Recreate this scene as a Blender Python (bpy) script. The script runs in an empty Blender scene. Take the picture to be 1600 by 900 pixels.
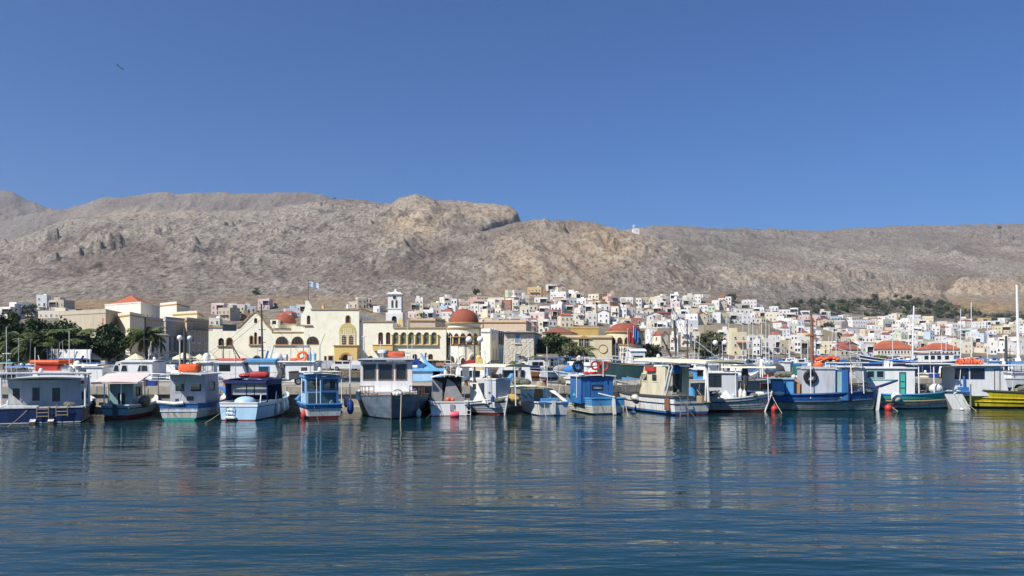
import bpy, math, random
import numpy as np
from mathutils import Vector, Matrix
from mathutils.geometry import tessellate_polygon
C = bpy.context.scene.collection
scene = bpy.context.scene
rnd = random.Random(7)
PI = math.pi
# ---------------------------------------------------------------- camera, sky, sun, exposure
CAMZ, HY, F = 3.2, 555.0, 1256.0
cam = bpy.data.cameras.new('camera'); co = bpy.data.objects.new('camera', cam); C.objects.link(co)
co.location = (0, 0, CAMZ); co.rotation_euler = (PI/2, 0, 0)
cam.sensor_width = 36; cam.lens = 36*F/1600; cam.shift_y = (HY-450)/1600
cam.clip_start = .1; cam.clip_end = 20000
scene.camera = co
SUN_EL = 46      # sun high, behind the camera's left shoulder
sd = Vector((-.76, -.65, 0)).normalized()
el = math.radians(SUN_EL)
sdir = Vector((sd.x*math.cos(el), sd.y*math.cos(el), math.sin(el)))
w = bpy.data.worlds.new('World'); scene.world = w; w.use_nodes = True
nt = w.node_tree; bg = nt.nodes['Background']
sky = nt.nodes.new('ShaderNodeTexSky'); sky.sky_type = 'NISHITA'; sky.sun_disc = False
sky.sun_elevation = el; sky.sun_rotation = math.atan2(sdir.x, sdir.y)
sky.air_density = 1.0; sky.dust_density = 0.15; sky.ozone_density = 6.5; sky.altitude = 0
tint = nt.nodes.new('ShaderNodeMixRGB'); tint.blend_type = 'MULTIPLY'; tint.inputs[0].default_value = 1; tint.inputs[2].default_value = (.38,.62,.92,1)
nt.links.new(sky.outputs[0], tint.inputs[1]); nt.links.new(tint.outputs[0], bg.inputs[0]); bg.inputs[1].default_value = .082
sl = bpy.data.lights.new('sun', 'SUN'); sl.energy = 4.9; sl.angle = math.radians(.5); sl.color = (1, .95, .87)
so = bpy.data.objects.new('sun', sl); C.objects.link(so)
so.rotation_euler = sdir.to_track_quat('Z', 'Y').to_euler()
vs = scene.view_settings; vs.view_transform = 'Standard'; vs.look = 'None'; vs.exposure = 0.46; vs.gamma = 1
scene.cycles.max_bounces = 6; scene.cycles.diffuse_bounces = 2; scene.cycles.glossy_bounces = 3
scene.cycles.transmission_bounces = 2; scene.cycles.transparent_max_bounces = 10
scene.cycles.caustics_reflective = False; scene.cycles.caustics_refractive = False

# ---------------------------------------------------------------- placing helpers
def PX(px, Y): return (px-800)/F*Y
def PZ(py, Y): return CAMZ+(HY-py)/F*Y
def YW(py, z=0.0): return (CAMZ-z)*F/(py-HY)
def P(px, py, Y): return Vector((PX(px, Y), Y, PZ(py, Y)))

# ---------------------------------------------------------------- materials
MATS = {}
def srgb(c):
    return tuple((x/12.92 if x <= .04045 else ((x+.055)/1.055)**2.4) for x in [v/255 for v in c])
def pm(name, col, rough=.6, var=.12, scale=3.0, bump=0.0, metal=0.0, dirt=0.0, dirtcol=(.12, .09, .06), coat=0, spec=.4, streak=False, second=None, bscale=None):
    """procedural material: base colour broken up by noise, optional dirt, streaks, bump"""
    if name in MATS: return MATS[name]
    m = bpy.data.materials.new(name); m.use_nodes = True; n = m.node_tree.nodes; L = m.node_tree.links
    b = n['Principled BSDF']; b.inputs['Roughness'].default_value = rough; b.inputs['Metallic'].default_value = metal
    b.inputs['Specular IOR Level'].default_value = spec; b.inputs['Coat Weight'].default_value = coat
    tc = n.new('ShaderNodeTexCoord'); mp = n.new('ShaderNodeMapping'); L.new(tc.outputs['Object'], mp.inputs[0])
    nz = n.new('ShaderNodeTexNoise'); nz.inputs['Scale'].default_value = scale; nz.inputs['Detail'].default_value = 5
    L.new(mp.outputs[0], nz.inputs['Vector'])
    if streak: mp.inputs['Scale'].default_value = (1, 1, .18)
    r = n.new('ShaderNodeValToRGB'); L.new(nz.outputs['Fac'], r.inputs[0])
    lo = tuple(max(0, c*(1-var)) for c in col)+(1,); hi = tuple(min(1, c*(1+var)) for c in col)+(1,)
    r.color_ramp.elements[0].position = .32; r.color_ramp.elements[1].position = .68
    r.color_ramp.elements[0].color = lo; r.color_ramp.elements[1].color = hi
    if second is not None: r.color_ramp.elements[0].color = tuple(second)+(1,)
    out = r.outputs[0]
    if dirt > 0:
        n2 = n.new('ShaderNodeTexNoise'); n2.inputs['Scale'].default_value = scale*2.3; n2.inputs['Detail'].default_value = 8; n2.inputs['Roughness'].default_value = .7
        L.new(mp.outputs[0], n2.inputs['Vector'])
        r2 = n.new('ShaderNodeValToRGB'); r2.color_ramp.elements[0].position = .47; r2.color_ramp.elements[1].position = .64
        r2.color_ramp.elements[0].color = (0, 0, 0, 1); r2.color_ramp.elements[1].color = (dirt, dirt, dirt, 1)
        L.new(n2.outputs['Fac'], r2.inputs[0])
        mx = n.new('ShaderNodeMixRGB'); L.new(r2.outputs[0], mx.inputs[0]); L.new(out, mx.inputs[1]); mx.inputs[2].default_value = dirtcol+(1,)
        out = mx.outputs[0]
    L.new(out, b.inputs['Base Color'])
    if bump > 0:
        n3 = n.new('ShaderNodeTexNoise'); n3.inputs['Scale'].default_value = bscale or scale*4; n3.inputs['Detail'].default_value = 4
        L.new(tc.outputs['Object'], n3.inputs['Vector'])
        bp = n.new('ShaderNodeBump'); bp.inputs['Strength'].default_value = bump; bp.inputs['Distance'].default_value = .05
        L.new(n3.outputs['Fac'], bp.inputs['Height']); L.new(bp.outputs[0], b.inputs['Normal'])
    MATS[name] = m; return m

# ---------------------------------------------------------------- mesh builder
class MB:
    def __init__(s, mat=None):
        s.v = []; s.f = []; s.m = []; s.mats = []; s.cur = 0
        if mat: s.mat(mat)
    def mat(s, m):
        if isinstance(m, str): m = MATS[m]
        if m not in s.mats: s.mats.append(m)
        s.cur = s.mats.index(m); return s
    def add(s, vs, fs):
        o = len(s.v); s.v.extend([tuple(v) for v in vs]); s.f.extend([tuple(i+o for i in f) for f in fs]); s.m.extend([s.cur]*len(fs)); return s
    def box(s, x0, x1, y0, y1, z0, z1):
        return s.add([(x0,y0,z0),(x1,y0,z0),(x1,y1,z0),(x0,y1,z0),(x0,y0,z1),(x1,y0,z1),(x1,y1,z1),(x0,y1,z1)],
              [(3,2,1,0),(4,5,6,7),(0,1,5,4),(1,2,6,5),(2,3,7,6),(3,0,4,7)])
    def hexa(s, p):   # 8 points: bottom ccw, top ccw
        return s.add(p, [(3,2,1,0),(4,5,6,7),(0,1,5,4),(1,2,6,5),(2,3,7,6),(3,0,4,7)])
    def obox(s, c, sz, rz=0, ry=0, rx=0):
        R = Matrix.Rotation(rz,3,'Z') @ Matrix.Rotation(ry,3,'Y') @ Matrix.Rotation(rx,3,'X'); c = Vector(c)
        p = [c+R@Vector((sx*sz[0]/2, sy*sz[1]/2, z*sz[2]/2)) for z in (-1,1) for sx,sy in ((-1,-1),(1,-1),(1,1),(-1,1))]
        return s.hexa(p)
    def tube(s, pts, r, n=6, r2=None):
        pts = [Vector(p) for p in pts]; N = len(pts); vs = []; fs = []
        up = Vector((0,0,1))
        for i, p in enumerate(pts):
            d = (pts[min(i+1,N-1)]-pts[max(i-1,0)]).normalized()
            a = d.cross(up)
            if a.length < .05: a = d.cross(Vector((0,1,0)))
            a.normalize(); b = d.cross(a)
            rr = r if r2 is None else r+(r2-r)*i/(N-1)
            if isinstance(r, (list, tuple)): rr = r[i]
            for k in range(n):
                t = 2*PI*k/n; vs.append(p+a*math.cos(t)*rr+b*math.sin(t)*rr)
        for i in range(N-1):
            for k in range(n):
                k2 = (k+1)%n; fs.append((i*n+k, i*n+k2, (i+1)*n+k2, (i+1)*n+k))
        fs.append(tuple(range(n-1,-1,-1))); fs.append(tuple((N-1)*n+k for k in range(n)))
        return s.add(vs, fs)
    def ring(s, c, R, r, axis='Y', n=16, m=6, rot=None):
        c = Vector(c); vs = []; fs = []
        for i in range(n):
            t = 2*PI*i/n
            for k in range(m):
                q = 2*PI*k/m; rad = R+r*math.cos(q); h = r*math.sin(q)
                v = {'Y': Vector((rad*math.cos(t), h, rad*math.sin(t))), 'Z': Vector((rad*math.cos(t), rad*math.sin(t), h)), 'X': Vector((h, rad*math.cos(t), rad*math.sin(t)))}[axis]
                if rot: v = rot@v
                vs.append(c+v)
        for i in range(n):
            for k in range(m):
                fs.append((i*m+k, ((i+1)%n)*m+k, ((i+1)%n)*m+(k+1)%m, i*m+(k+1)%m))
        return s.add(vs, fs)
    def lathe(s, prof, n=12, c=(0,0,0), a0=0, a1=2*PI, axis='Z'):
        full = abs(a1-a0-2*PI) < 1e-6; cols = n if full else n+1; vs = []; fs = []
        for (r, z) in prof:
            for k in range(cols):
                t = a0+(a1-a0)*k/n
                if axis == 'Z': vs.append((c[0]+r*math.cos(t), c[1]+r*math.sin(t), c[2]+z))
                elif axis == 'X': vs.append((c[0]+z, c[1]+r*math.cos(t), c[2]+r*math.sin(t)))
                else: vs.append((c[0]+r*math.sin(t), c[1]+z, c[2]+r*math.cos(t)))
        for i in range(len(prof)-1):
            for k in range(n):
                k2 = (k+1)%cols; fs.append((i*cols+k, i*cols+k2, (i+1)*cols+k2, (i+1)*cols+k))
        return s.add(vs, fs)
    def ball(s, c, r, n=10, m=6):
        if not isinstance(r, (tuple, list)): r = (r, r, r)
        vs = []; fs = []
        for i in range(m+1):
            a = PI*i/m
            for k in range(n):
                t = 2*PI*k/n; vs.append((c[0]+r[0]*math.sin(a)*math.cos(t), c[1]+r[1]*math.sin(a)*math.sin(t), c[2]+r[2]*math.cos(a)))
        for i in range(m):
            for k in range(n):
                fs.append((i*n+k, (i+1)*n+k, (i+1)*n+(k+1)%n, i*n+(k+1)%n))
        return s.add(vs, fs)
    def slab(s, pts, th):   # polygon pts (3D) extruded by vector th
        n = len(pts); th = Vector(th); pts = [Vector(p) for p in pts]
        return s.add(pts+[p+th for p in pts], [tuple(range(n-1,-1,-1)), tuple(range(n,2*n))]+[(i,(i+1)%n,n+(i+1)%n,n+i) for i in range(n)])
    def grid(s, rows, flip=False):
        n = len(rows[0]); vs = [p for r in rows for p in r]; fs = []
        for i in range(len(rows)-1):
            for k in range(n-1):
                q = (i*n+k, i*n+k+1, (i+1)*n+k+1, (i+1)*n+k); fs.append(q[::-1] if flip else q)
        return s.add(vs, fs)
    def sheet(s, rows, th=(0,0,.03)):   # a cloth or roof sheet with thickness
        th = Vector(th); lo = [[Vector(p) for p in r] for r in rows]; hi = [[p+th for p in r] for r in lo]
        s.grid(lo, True); s.grid(hi)
        R = len(rows); n = len(rows[0])
        edge = [(0,k) for k in range(n)]+[(i,n-1) for i in range(1,R)]+[(R-1,k) for k in range(n-2,-1,-1)]+[(i,0) for i in range(R-2,0,-1)]
        m = len(edge)
        s.add([lo[i][k] for i,k in edge]+[hi[i][k] for i,k in edge], [(j,(j+1)%m,m+(j+1)%m,m+j) for j in range(m)])
        return s
    def plate(s, outer, holes, O, U, V, th):   # flat wall with openings; th = vector of thickness
        O = Vector(O); U = Vector(U); V = Vector(V); th = Vector(th); loops = [outer]+list(holes)
        tl = [[Vector((x,y,0)) for x,y in l] for l in loops]; tri = tessellate_polygon(tl)
        flat = [p for l in tl for p in l]; w = [O+U*p.x+V*p.y for p in flat]; n = len(w)
        fs = []
        for t in tri:
            a,b,c = [flat[i] for i in t]
            if (b-a).cross(c-a).z < 0: t = t[::-1]
            fs.append(tuple(t)); fs.append(tuple(n+i for i in t[::-1]))
        k = 0
        for l in loops:
            m = len(l)
            for i in range(m): fs.append((k+i, n+k+i, n+k+(i+1)%m, k+(i+1)%m))
            k += m
        return s.add(w+[p+th for p in w], fs)
    def mesh(s, name, smooth=False):
        me = bpy.data.meshes.new(name); me.from_pydata(s.v, [], s.f)
        for m in s.mats: me.materials.append(m)
        if len(s.mats) > 1: me.polygons.foreach_set('material_index', s.m)
        if smooth:
            me.polygons.foreach_set('use_smooth', [True]*len(s.f))
            me.set_sharp_from_angle(angle=math.radians(38))
        me.update(); return me
    def build(s, name, parent=None, smooth=False, loc=None, rot=None):
        o = bpy.data.objects.new(name, s.mesh(name, smooth)); C.objects.link(o)
        if parent is not None: o.parent = parent
        if loc is not None: o.location = loc
        if rot is not None: o.rotation_euler = rot
        return o
def arch(x0, x1, z0, z1, n=8):     # z1 = crown of a round arch
    r = (x1-x0)/2; cx = (x0+x1)/2; zs = z1-r
    return [(x0,z0),(x1,z0)]+[(cx+r*math.cos(PI*i/n), zs+r*math.sin(PI*i/n)) for i in range(n+1)]
def rect(x0, x1, z0, z1): return [(x0,z0),(x1,z0),(x1,z1),(x0,z1)]
USED = {}
def tag(o, label, cat, group=None):
    o['label'] = label; o['category'] = cat
    if group: o['group'] = group
    return o
def thing(name, label, cat, loc=(0,0,0), rz=0, group=None):
    o = bpy.data.objects.new(name, None); C.objects.link(o); o.empty_display_size = .2
    o.location = loc; o.rotation_euler = (0,0,rz); return tag(o, label, cat, group)
def kind(o, k): o['kind'] = k; return o
def copy_tree(o, loc=None, rz=None, label=None, parent=None, scale=None):
    c = o.copy(); C.objects.link(c); c.parent = parent
    if loc is not None: c.location = loc
    if rz is not None: c.rotation_euler = (0,0,rz)
    if scale is not None: c.scale = (scale,)*3 if not isinstance(scale, tuple) else scale
    if label: c['label'] = label
    for ch in list(o.children): copy_tree(ch, parent=c)
    return c
def lib(mbk, name, smooth=False): return mbk.mesh(name, smooth)
def inst(name, me, parent=None, loc=(0,0,0), rot=(0,0,0), sc=(1,1,1), mat=None):
    o = bpy.data.objects.new(name, me); C.objects.link(o); o.parent = parent; o.location = loc; o.rotation_euler = rot; o.scale = sc
    if mat is not None: o.material_slots[0].link = 'OBJECT'; o.material_slots[0].material = MATS[mat] if isinstance(mat, str) else mat
    return o

# common materials
pm('white paint', (.72,.72,.69), .4, .05, 3, dirt=.6, dirtcol=(.44,.37,.26), streak=True)
pm('white gelcoat', (.76,.76,.74), .3, .03, 2, dirt=.35, dirtcol=(.5,.46,.38), streak=True)
pm('old white paint', (.64,.63,.57), .55, .12, 2.5, dirt=.75, dirtcol=(.30,.23,.14), streak=True)
pm('cream paint', (.66,.60,.44), .45, .05, 2, dirt=.4, dirtcol=(.3,.24,.15), streak=True)
pm('grey and shaded white paint', (.47,.49,.52), .5, .06, 2, dirt=.4, dirtcol=(.28,.28,.27), streak=True)  # also for white cabins, their roof shade put into the colour
pm('dark teal paint', (.028,.075,.08), .5, .15, 2, dirt=.4, dirtcol=(.08,.10,.10), streak=True)
pm('dark grey', (.06,.065,.07), .6, .2, 4)
pm('black rubber', (.018,.018,.02), .7, .3, 5)
pm('navy paint', (.012,.025,.085), .35, .2, 2.5, dirt=.2, dirtcol=(.08,.09,.12), streak=True)
pm('blue paint', (.025,.13,.36), .5, .2, 2.5, dirt=.5, dirtcol=(.1,.16,.25), streak=True)
pm('bright blue paint', (.07,.30,.58), .5, .14, 2.5, dirt=.5, dirtcol=(.25,.35,.4), streak=True)
pm('pale blue paint', (.38,.58,.74), .4, .08, 2.5, dirt=.2, dirtcol=(.4,.4,.35), streak=True)
pm('sky blue paint', (.20,.50,.82), .4, .08, 2.5, dirt=.2)
pm('teal paint', (.05,.42,.36), .4, .1, 2.5, dirt=.35, dirtcol=(.2,.22,.12), streak=True)
pm('pale teal paint', (.27,.45,.46), .45, .1, 2.5, dirt=.4, dirtcol=(.2,.22,.2), streak=True)
pm('yellow paint', (.60,.46,.015), .4, .12, 2.5, dirt=.5, dirtcol=(.25,.2,.02), streak=True)
pm('red antifoul', (.22,.03,.02), .6, .25, 3, dirt=.4, dirtcol=(.1,.05,.04))
pm('green antifoul', (.02,.13,.14), .6, .25, 3, dirt=.4)
pm('dark antifoul', (.03,.03,.035), .6, .25, 3, dirt=.4)
pm('red paint', (.45,.04,.035), .5, .15, 3)
pm('orange fabric', (.72,.12,.03), .6, .15, 5, bump=.3)
pm('orange plastic', (.80,.14,.04), .4, .12, 5)
pm('pink plastic', (.75,.10,.16), .45, .1, 4)
pm('white plastic', (.68,.68,.64), .45, .07, 4, dirt=.4, dirtcol=(.35,.33,.25))
pm('blue plastic', (.02,.05,.25), .4, .12, 4)
pm('steel', (.45,.46,.48), .35, .1, 6, metal=.7)
pm('rusty steel', (.20,.10,.06), .7, .3, 5, dirt=.5)
pm('varnished wood', (.22,.09,.035), .45, .25, 4)
pm('bare wood', (.33,.25,.15), .7, .25, 4, streak=True)
pm('plywood', (.42,.20,.09), .6, .12, 3, streak=True)
pm('deck grey', (.38,.38,.36), .8, .15, 3, dirt=.4)
pm('dark glass', (.012,.016,.02), .08, .2, 2, spec=.7)
pm('blue glass', (.03,.06,.10), .08, .2, 2, spec=.7)
_m = bpy.data.materials.new('clear glass'); _m.use_nodes = True; _n = _m.node_tree; _p = _n.nodes['Principled BSDF']; _p.inputs['Base Color'].default_value = (.02,.03,.035,1); _p.inputs['Roughness'].default_value = .05
_t = _n.nodes.new('ShaderNodeBsdfTransparent'); _t.inputs[0].default_value = (.8,.86,.88,1); _x = _n.nodes.new('ShaderNodeMixShader'); _x.inputs[0].default_value = .28
_n.links.new(_t.outputs[0], _x.inputs[1]); _n.links.new(_p.outputs[0], _x.inputs[2]); _n.links.new(_x.outputs[0], _n.nodes['Material Output'].inputs[0]); MATS['clear glass'] = _m
pm('canvas white', (.70,.68,.62), .85, .05, 2, bump=.3, dirt=.2, dirtcol=(.4,.37,.3))
pm('canvas pink', (.72,.56,.52), .85, .05, 2, dirt=.2, dirtcol=(.4,.37,.3))
pm('canvas cream', (.70,.66,.46), .85, .05, 2, bump=.3, dirt=.2, dirtcol=(.4,.37,.2))
pm('canvas navy', (.015,.025,.10), .85, .2, 2, bump=.3)
pm('canvas blue', (.03,.17,.48), .85, .12, 2, bump=.3)
pm('canvas green', (.03,.20,.16), .85, .12, 2, bump=.3)
pm('canvas grey', (.30,.30,.30), .85, .12, 2, bump=.3)
pm('net mix', (.16,.13,.10), .9, .6, 14, bump=.8, second=(.05,.10,.08))
pm('yellow net', (.45,.32,.10), .9, .4, 14, bump=.8)
pm('rope', (.42,.36,.25), .9, .2, 20)
pm('dark rope', (.09,.08,.06), .9, .2, 20)
pm('skin', (.42,.24,.16), .6, .08, 8)
pm('mast white', (.74,.74,.72), .4, .03, 3)
pm('globe glass', (.80,.78,.76), .25, .02, 3)
# ---------------------------------------------------------------- terrain
def lut(tab):
    xs = np.array([t[0] for t in tab], float); return lambda px, k=1: np.interp(px, xs, np.array([t[k] for t in tab], float))
COAST = lut([(-1500,95),(300,108),(620,112),(760,128),(845,140),(960,150),(1040,190),(1110,260),(1200,330),(1400,375),(1600,390),(3000,420)])
# px: Yflat, Ytop of town, y_img at top of town
TOWN = lut([(-1500,250,450,490),(0,250,450,488),(200,250,450,486),(300,260,480,484),(400,280,520,480),(600,280,520,474),(700,260,560,472),(760,260,590,466),(800,255,600,461),(850,255,620,457),
            (930,260,625,462),(1000,280,640,468),(1100,300,650,472),(1160,320,670,476),(1200,340,680,482),(1260,390,730,492),(1300,400,760,497),(1400,420,800,497),(1500,420,820,503),(1600,420,820,508),(3000,420,820,508)])
RIDGES = [ # crest table (px, y), Ycrest, Ybase, base py (at Ybase), exponent
 ([(-1500,330),(-800,350),(-400,385),(0,380),(50,362),(100,345),(135,337),(160,335),(210,331),(260,333),(300,330),(350,331),(420,326),(470,318),(500,314),(530,310),(560,311),(580,314),(598,319),(612,317),(625,308),(645,304),(665,308),(690,313),(720,314),(750,318),(790,322),(801,325),(809,342),(830,360),(900,420),(980,500),(3000,560)], 1500, None, 1.0),
 ([(-400,700),(400,500),(450,478),(500,455),(600,412),(640,396),(700,375),(760,358),(800,347),(850,345),(880,343),(915,342),(935,346),(950,354),(975,360),(990,364),(1010,369),(1020,376),(1030,386),(1045,402),(1060,412),(1080,424),(1110,438),(1150,452),(1200,470),(1250,490),(1320,530),(3000,700)], 1050, None, .85),
 ([(-1500,380),(-400,360),(0,345),(60,331),(95,327),(120,321),(150,313),(165,308),(190,307),(230,303),(262,300),(280,304),(300,301),(350,300),(400,302),(440,301),(465,299),(480,300),(505,305),(530,314),(600,330),(700,360),(900,450),(3000,560)], 2200, 1500, 1.0),
 ([(-1500,300),(-400,292),(-100,290),(0,297),(20,300),(50,315),(85,327),(120,340),(200,380),(400,450),(3000,560)], 2700, 1900, 1.0),
 ([(-400,560),(700,430),(800,395),(900,375),(960,362),(1000,356),(1030,352),(1080,354),(1120,357),(1160,356),(1200,359),(1250,360),(1290,361),(1330,358),(1370,355),(1400,353),(1500,352),(1560,351),(1600,349),(1800,345),(3000,350)], 2400, None, .9),
 ([(-400,700),(1000,470),(1060,440),(1100,420),(1130,414),(1180,416),(1230,417),(1290,420),(1310,427),(1340,437),(1380,446),(1420,449),(1455,451),(1480,470),(1560,500),(3000,560)], 1450, None, .8),
 ([(-400,700),(1380,500),(1430,474),(1465,463),(1485,452),(1497,440),(1505,436),(1540,435),(1600,433),(1700,428),(3000,400)], 1250, None, .9),
]
def vnoise(x, y, seed=0):
    xi = np.floor(x).astype(np.int64); yi = np.floor(y).astype(np.int64); fx = x-xi; fy = y-yi
    fx = fx*fx*(3-2*fx); fy = fy*fy*(3-2*fy)
    def h(a, b):
        n = (a*374761393+b*668265263+seed*974634777) & 0xffffffff
        n = ((n ^ (n >> 13))*1274126177) & 0xffffffff
        return ((n ^ (n >> 16)) & 0xffff)/65535.0
    return (h(xi,yi)*(1-fx)+h(xi+1,yi)*fx)*(1-fy)+(h(xi,yi+1)*(1-fx)+h(xi+1,yi+1)*fx)*fy
def fbm(x, y, oct=5, seed=0, ridged=False, gain=.5):
    s = 0; a = 1; t = 0
    for o in range(oct):
        v = vnoise(x, y, seed+o*17)
        if ridged: v = 1-np.abs(2*v-1)
        s = s+a*v; t += a; a *= gain; x = x*2.03+13.1; y = y*2.03+7.7
    return s/t
def town_z(px, Y):
    Yc = COAST(px); Yf = TOWN(px,1); Yt = TOWN(px,2); zt = CAMZ+(HY-TOWN(px,3))/F*Yt
    q = np.clip((Y-Yf)/(Yt-Yf), 0, None)
    z = .90+(np.minimum(Y,Yf)-Yc)/(Yf-Yc)*1.2 + (zt-2.10)*np.where(q < 1, .35*q+.65*q*q, 1+(q-1)*.25)
    return z
_g = random.Random(77); OUT = []
for _p, _y, _r, _h in [(165,850,22,15),(148,835,12,9),(118,800,16,8),(60,1050,30,12),(235,1420,60,10),(1205,1980,50,14),(1245,1390,55,14),(1320,1300,50,14),(1390,1330,40,12),(1210,1380,40,10),(640,1430,45,22),(700,1440,40,14),(860,900,24,10),(930,850,26,10),(1000,820,22,10),(1500,1235,40,10)]: OUT.append(((_p-800)/F*_y,_y,_r,_r*.55,_h,_p))
for _k in range(170):
    _y = _g.uniform(760,1480) if _k%4 else _g.uniform(1650,1950); _p = _g.uniform(-60,1660); _r = _g.uniform(8,26)*(1 if _y < 1500 else 1.8); OUT.append(((_p-800)/F*_y,_y,_r,_r*_g.uniform(.35,.7),_g.uniform(3,9)*(1 if _y < 1500 else 1.5),_p))
def outcrops(X, Y):
    o = np.zeros_like(X); w_ = None
    for cx,cy,rx,ry,h,_ in OUT:
        m_ = (np.abs(X-cx) < rx*1.5)&(np.abs(Y-cy) < ry*1.6)
        if not m_.any(): continue
        xs, ys = X[m_], Y[m_]; d = ((xs-cx)/rx)**2+((ys-cy)/ry)**2 + (fbm(xs/7, ys/9, 3, 31)-.5)*1.3
        o[m_] = np.maximum(o[m_], h*np.clip((1-d)*2.2, 0, 1)*(.55+.75*fbm(xs/5, ys/6, 3, 33)))
    return o
def ground_z(px, Y):
    px = np.asarray(px, float); Y = np.asarray(Y, float)
    z = town_z(px, Y); Yt = TOWN(px,2); zt0 = CAMZ+(HY-TOWN(px,3))/F*Yt
    rough = np.clip((Y-Yt)/150, 0, 1)
    X = (px-800)/F*Y; oc = outcrops(X, Y)
    wx = (fbm(X/240, Y/330, 3, 201)-.5)*150; wy = (fbm(X/240+9, Y/330, 3, 202)-.5)*260
    n = fbm((X+wx)/95+(Y+wy)/420, (Y+wy)/210, 6, 3, True, .52)-.62
    n2 = fbm(X/17, Y/26, 4, 9, True)-.6
    for i, (tab, Yc, Yb, ex) in enumerate(RIDGES):
        xs = [t[0] for t in tab]; ys = [t[1] for t in tab]
        X = (px-800)/F*Y
        away = np.clip((Yc-Y)/(Yc*.16), 0, 1)
        pw = px + away*((fbm(X/210+i*3, Y/300, 3, 60+i)-.5)*150 + (fbm(X/60+i*3, Y/80, 3, 80+i)-.5)*46)
        yc = np.interp(pw, xs, ys)
        yc = yc + (fbm(pw/9.0, px*0+i*5.3, 4, 40+i)-.5)*3.0*(1-away*.6)
        zc = CAMZ+(HY-yc)/F*Yc
        yb0 = Yt if Yb is None else np.full_like(px, Yb)
        zb = zt0 if Yb is None else np.full_like(px, 60.0)
        if Yb is None and i == 4: yb0 = yb0*0+1300.; zb = zb*0+CAMZ+(HY-430)/F*1300
        if Yb is None and i in (0,): pass
        s = (Y-yb0)/(Yc-yb0); sc = np.clip(s, 0, 1)
        prof = sc**ex
        if i == 6:   # cliff band at the top of the slope
            prof = np.where(sc < .9, sc*.70/.9, .70+np.clip((sc-.9)/.045, 0, 1)*.30)
        if i == 0:
            pass
        zr = zb+(zc-zb)*prof
        fade = np.clip(s*5, 0, 1)*(1-.72*np.clip((s-.72)/.28, 0, 1))
        amp = (27 if Yc < 1600 else 38)*(1 if i != 6 else .5)
        zr = zr+amp*n*fade+n2*7*np.clip(s*5,0,1)*(1-.5*np.clip((s-.8)/.2,0,1))
        zr = np.where(s > 1, zc-(Y-Yc)*.45, zr)
        zr = np.where(s < 0, -50, zr)
        z = np.maximum(z, zr+oc*np.clip(s*6,0,1)*np.clip((.93-s)/.12,0,1))
    return z
def gz(px, Y): return float(ground_z(np.array([px]), np.array([Y]))[0])
def y_of(px, Y): return HY-(gz(px,Y)-CAMZ)*F/Y
def depth_for(px, py, lo=None, hi=None):   # distance at which the town ground shows at picture height py
    lo = lo or float(COAST(px))+8; hi = hi or float(TOWN(px,2))*1.02
    for _ in range(30):
        mid = (lo+hi)/2
        z = float(town_z(np.array([px]), np.array([mid]))[0])
        if HY-(z-CAMZ)*F/mid > py: lo = mid
        else: hi = mid
    return (lo+hi)/2
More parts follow.
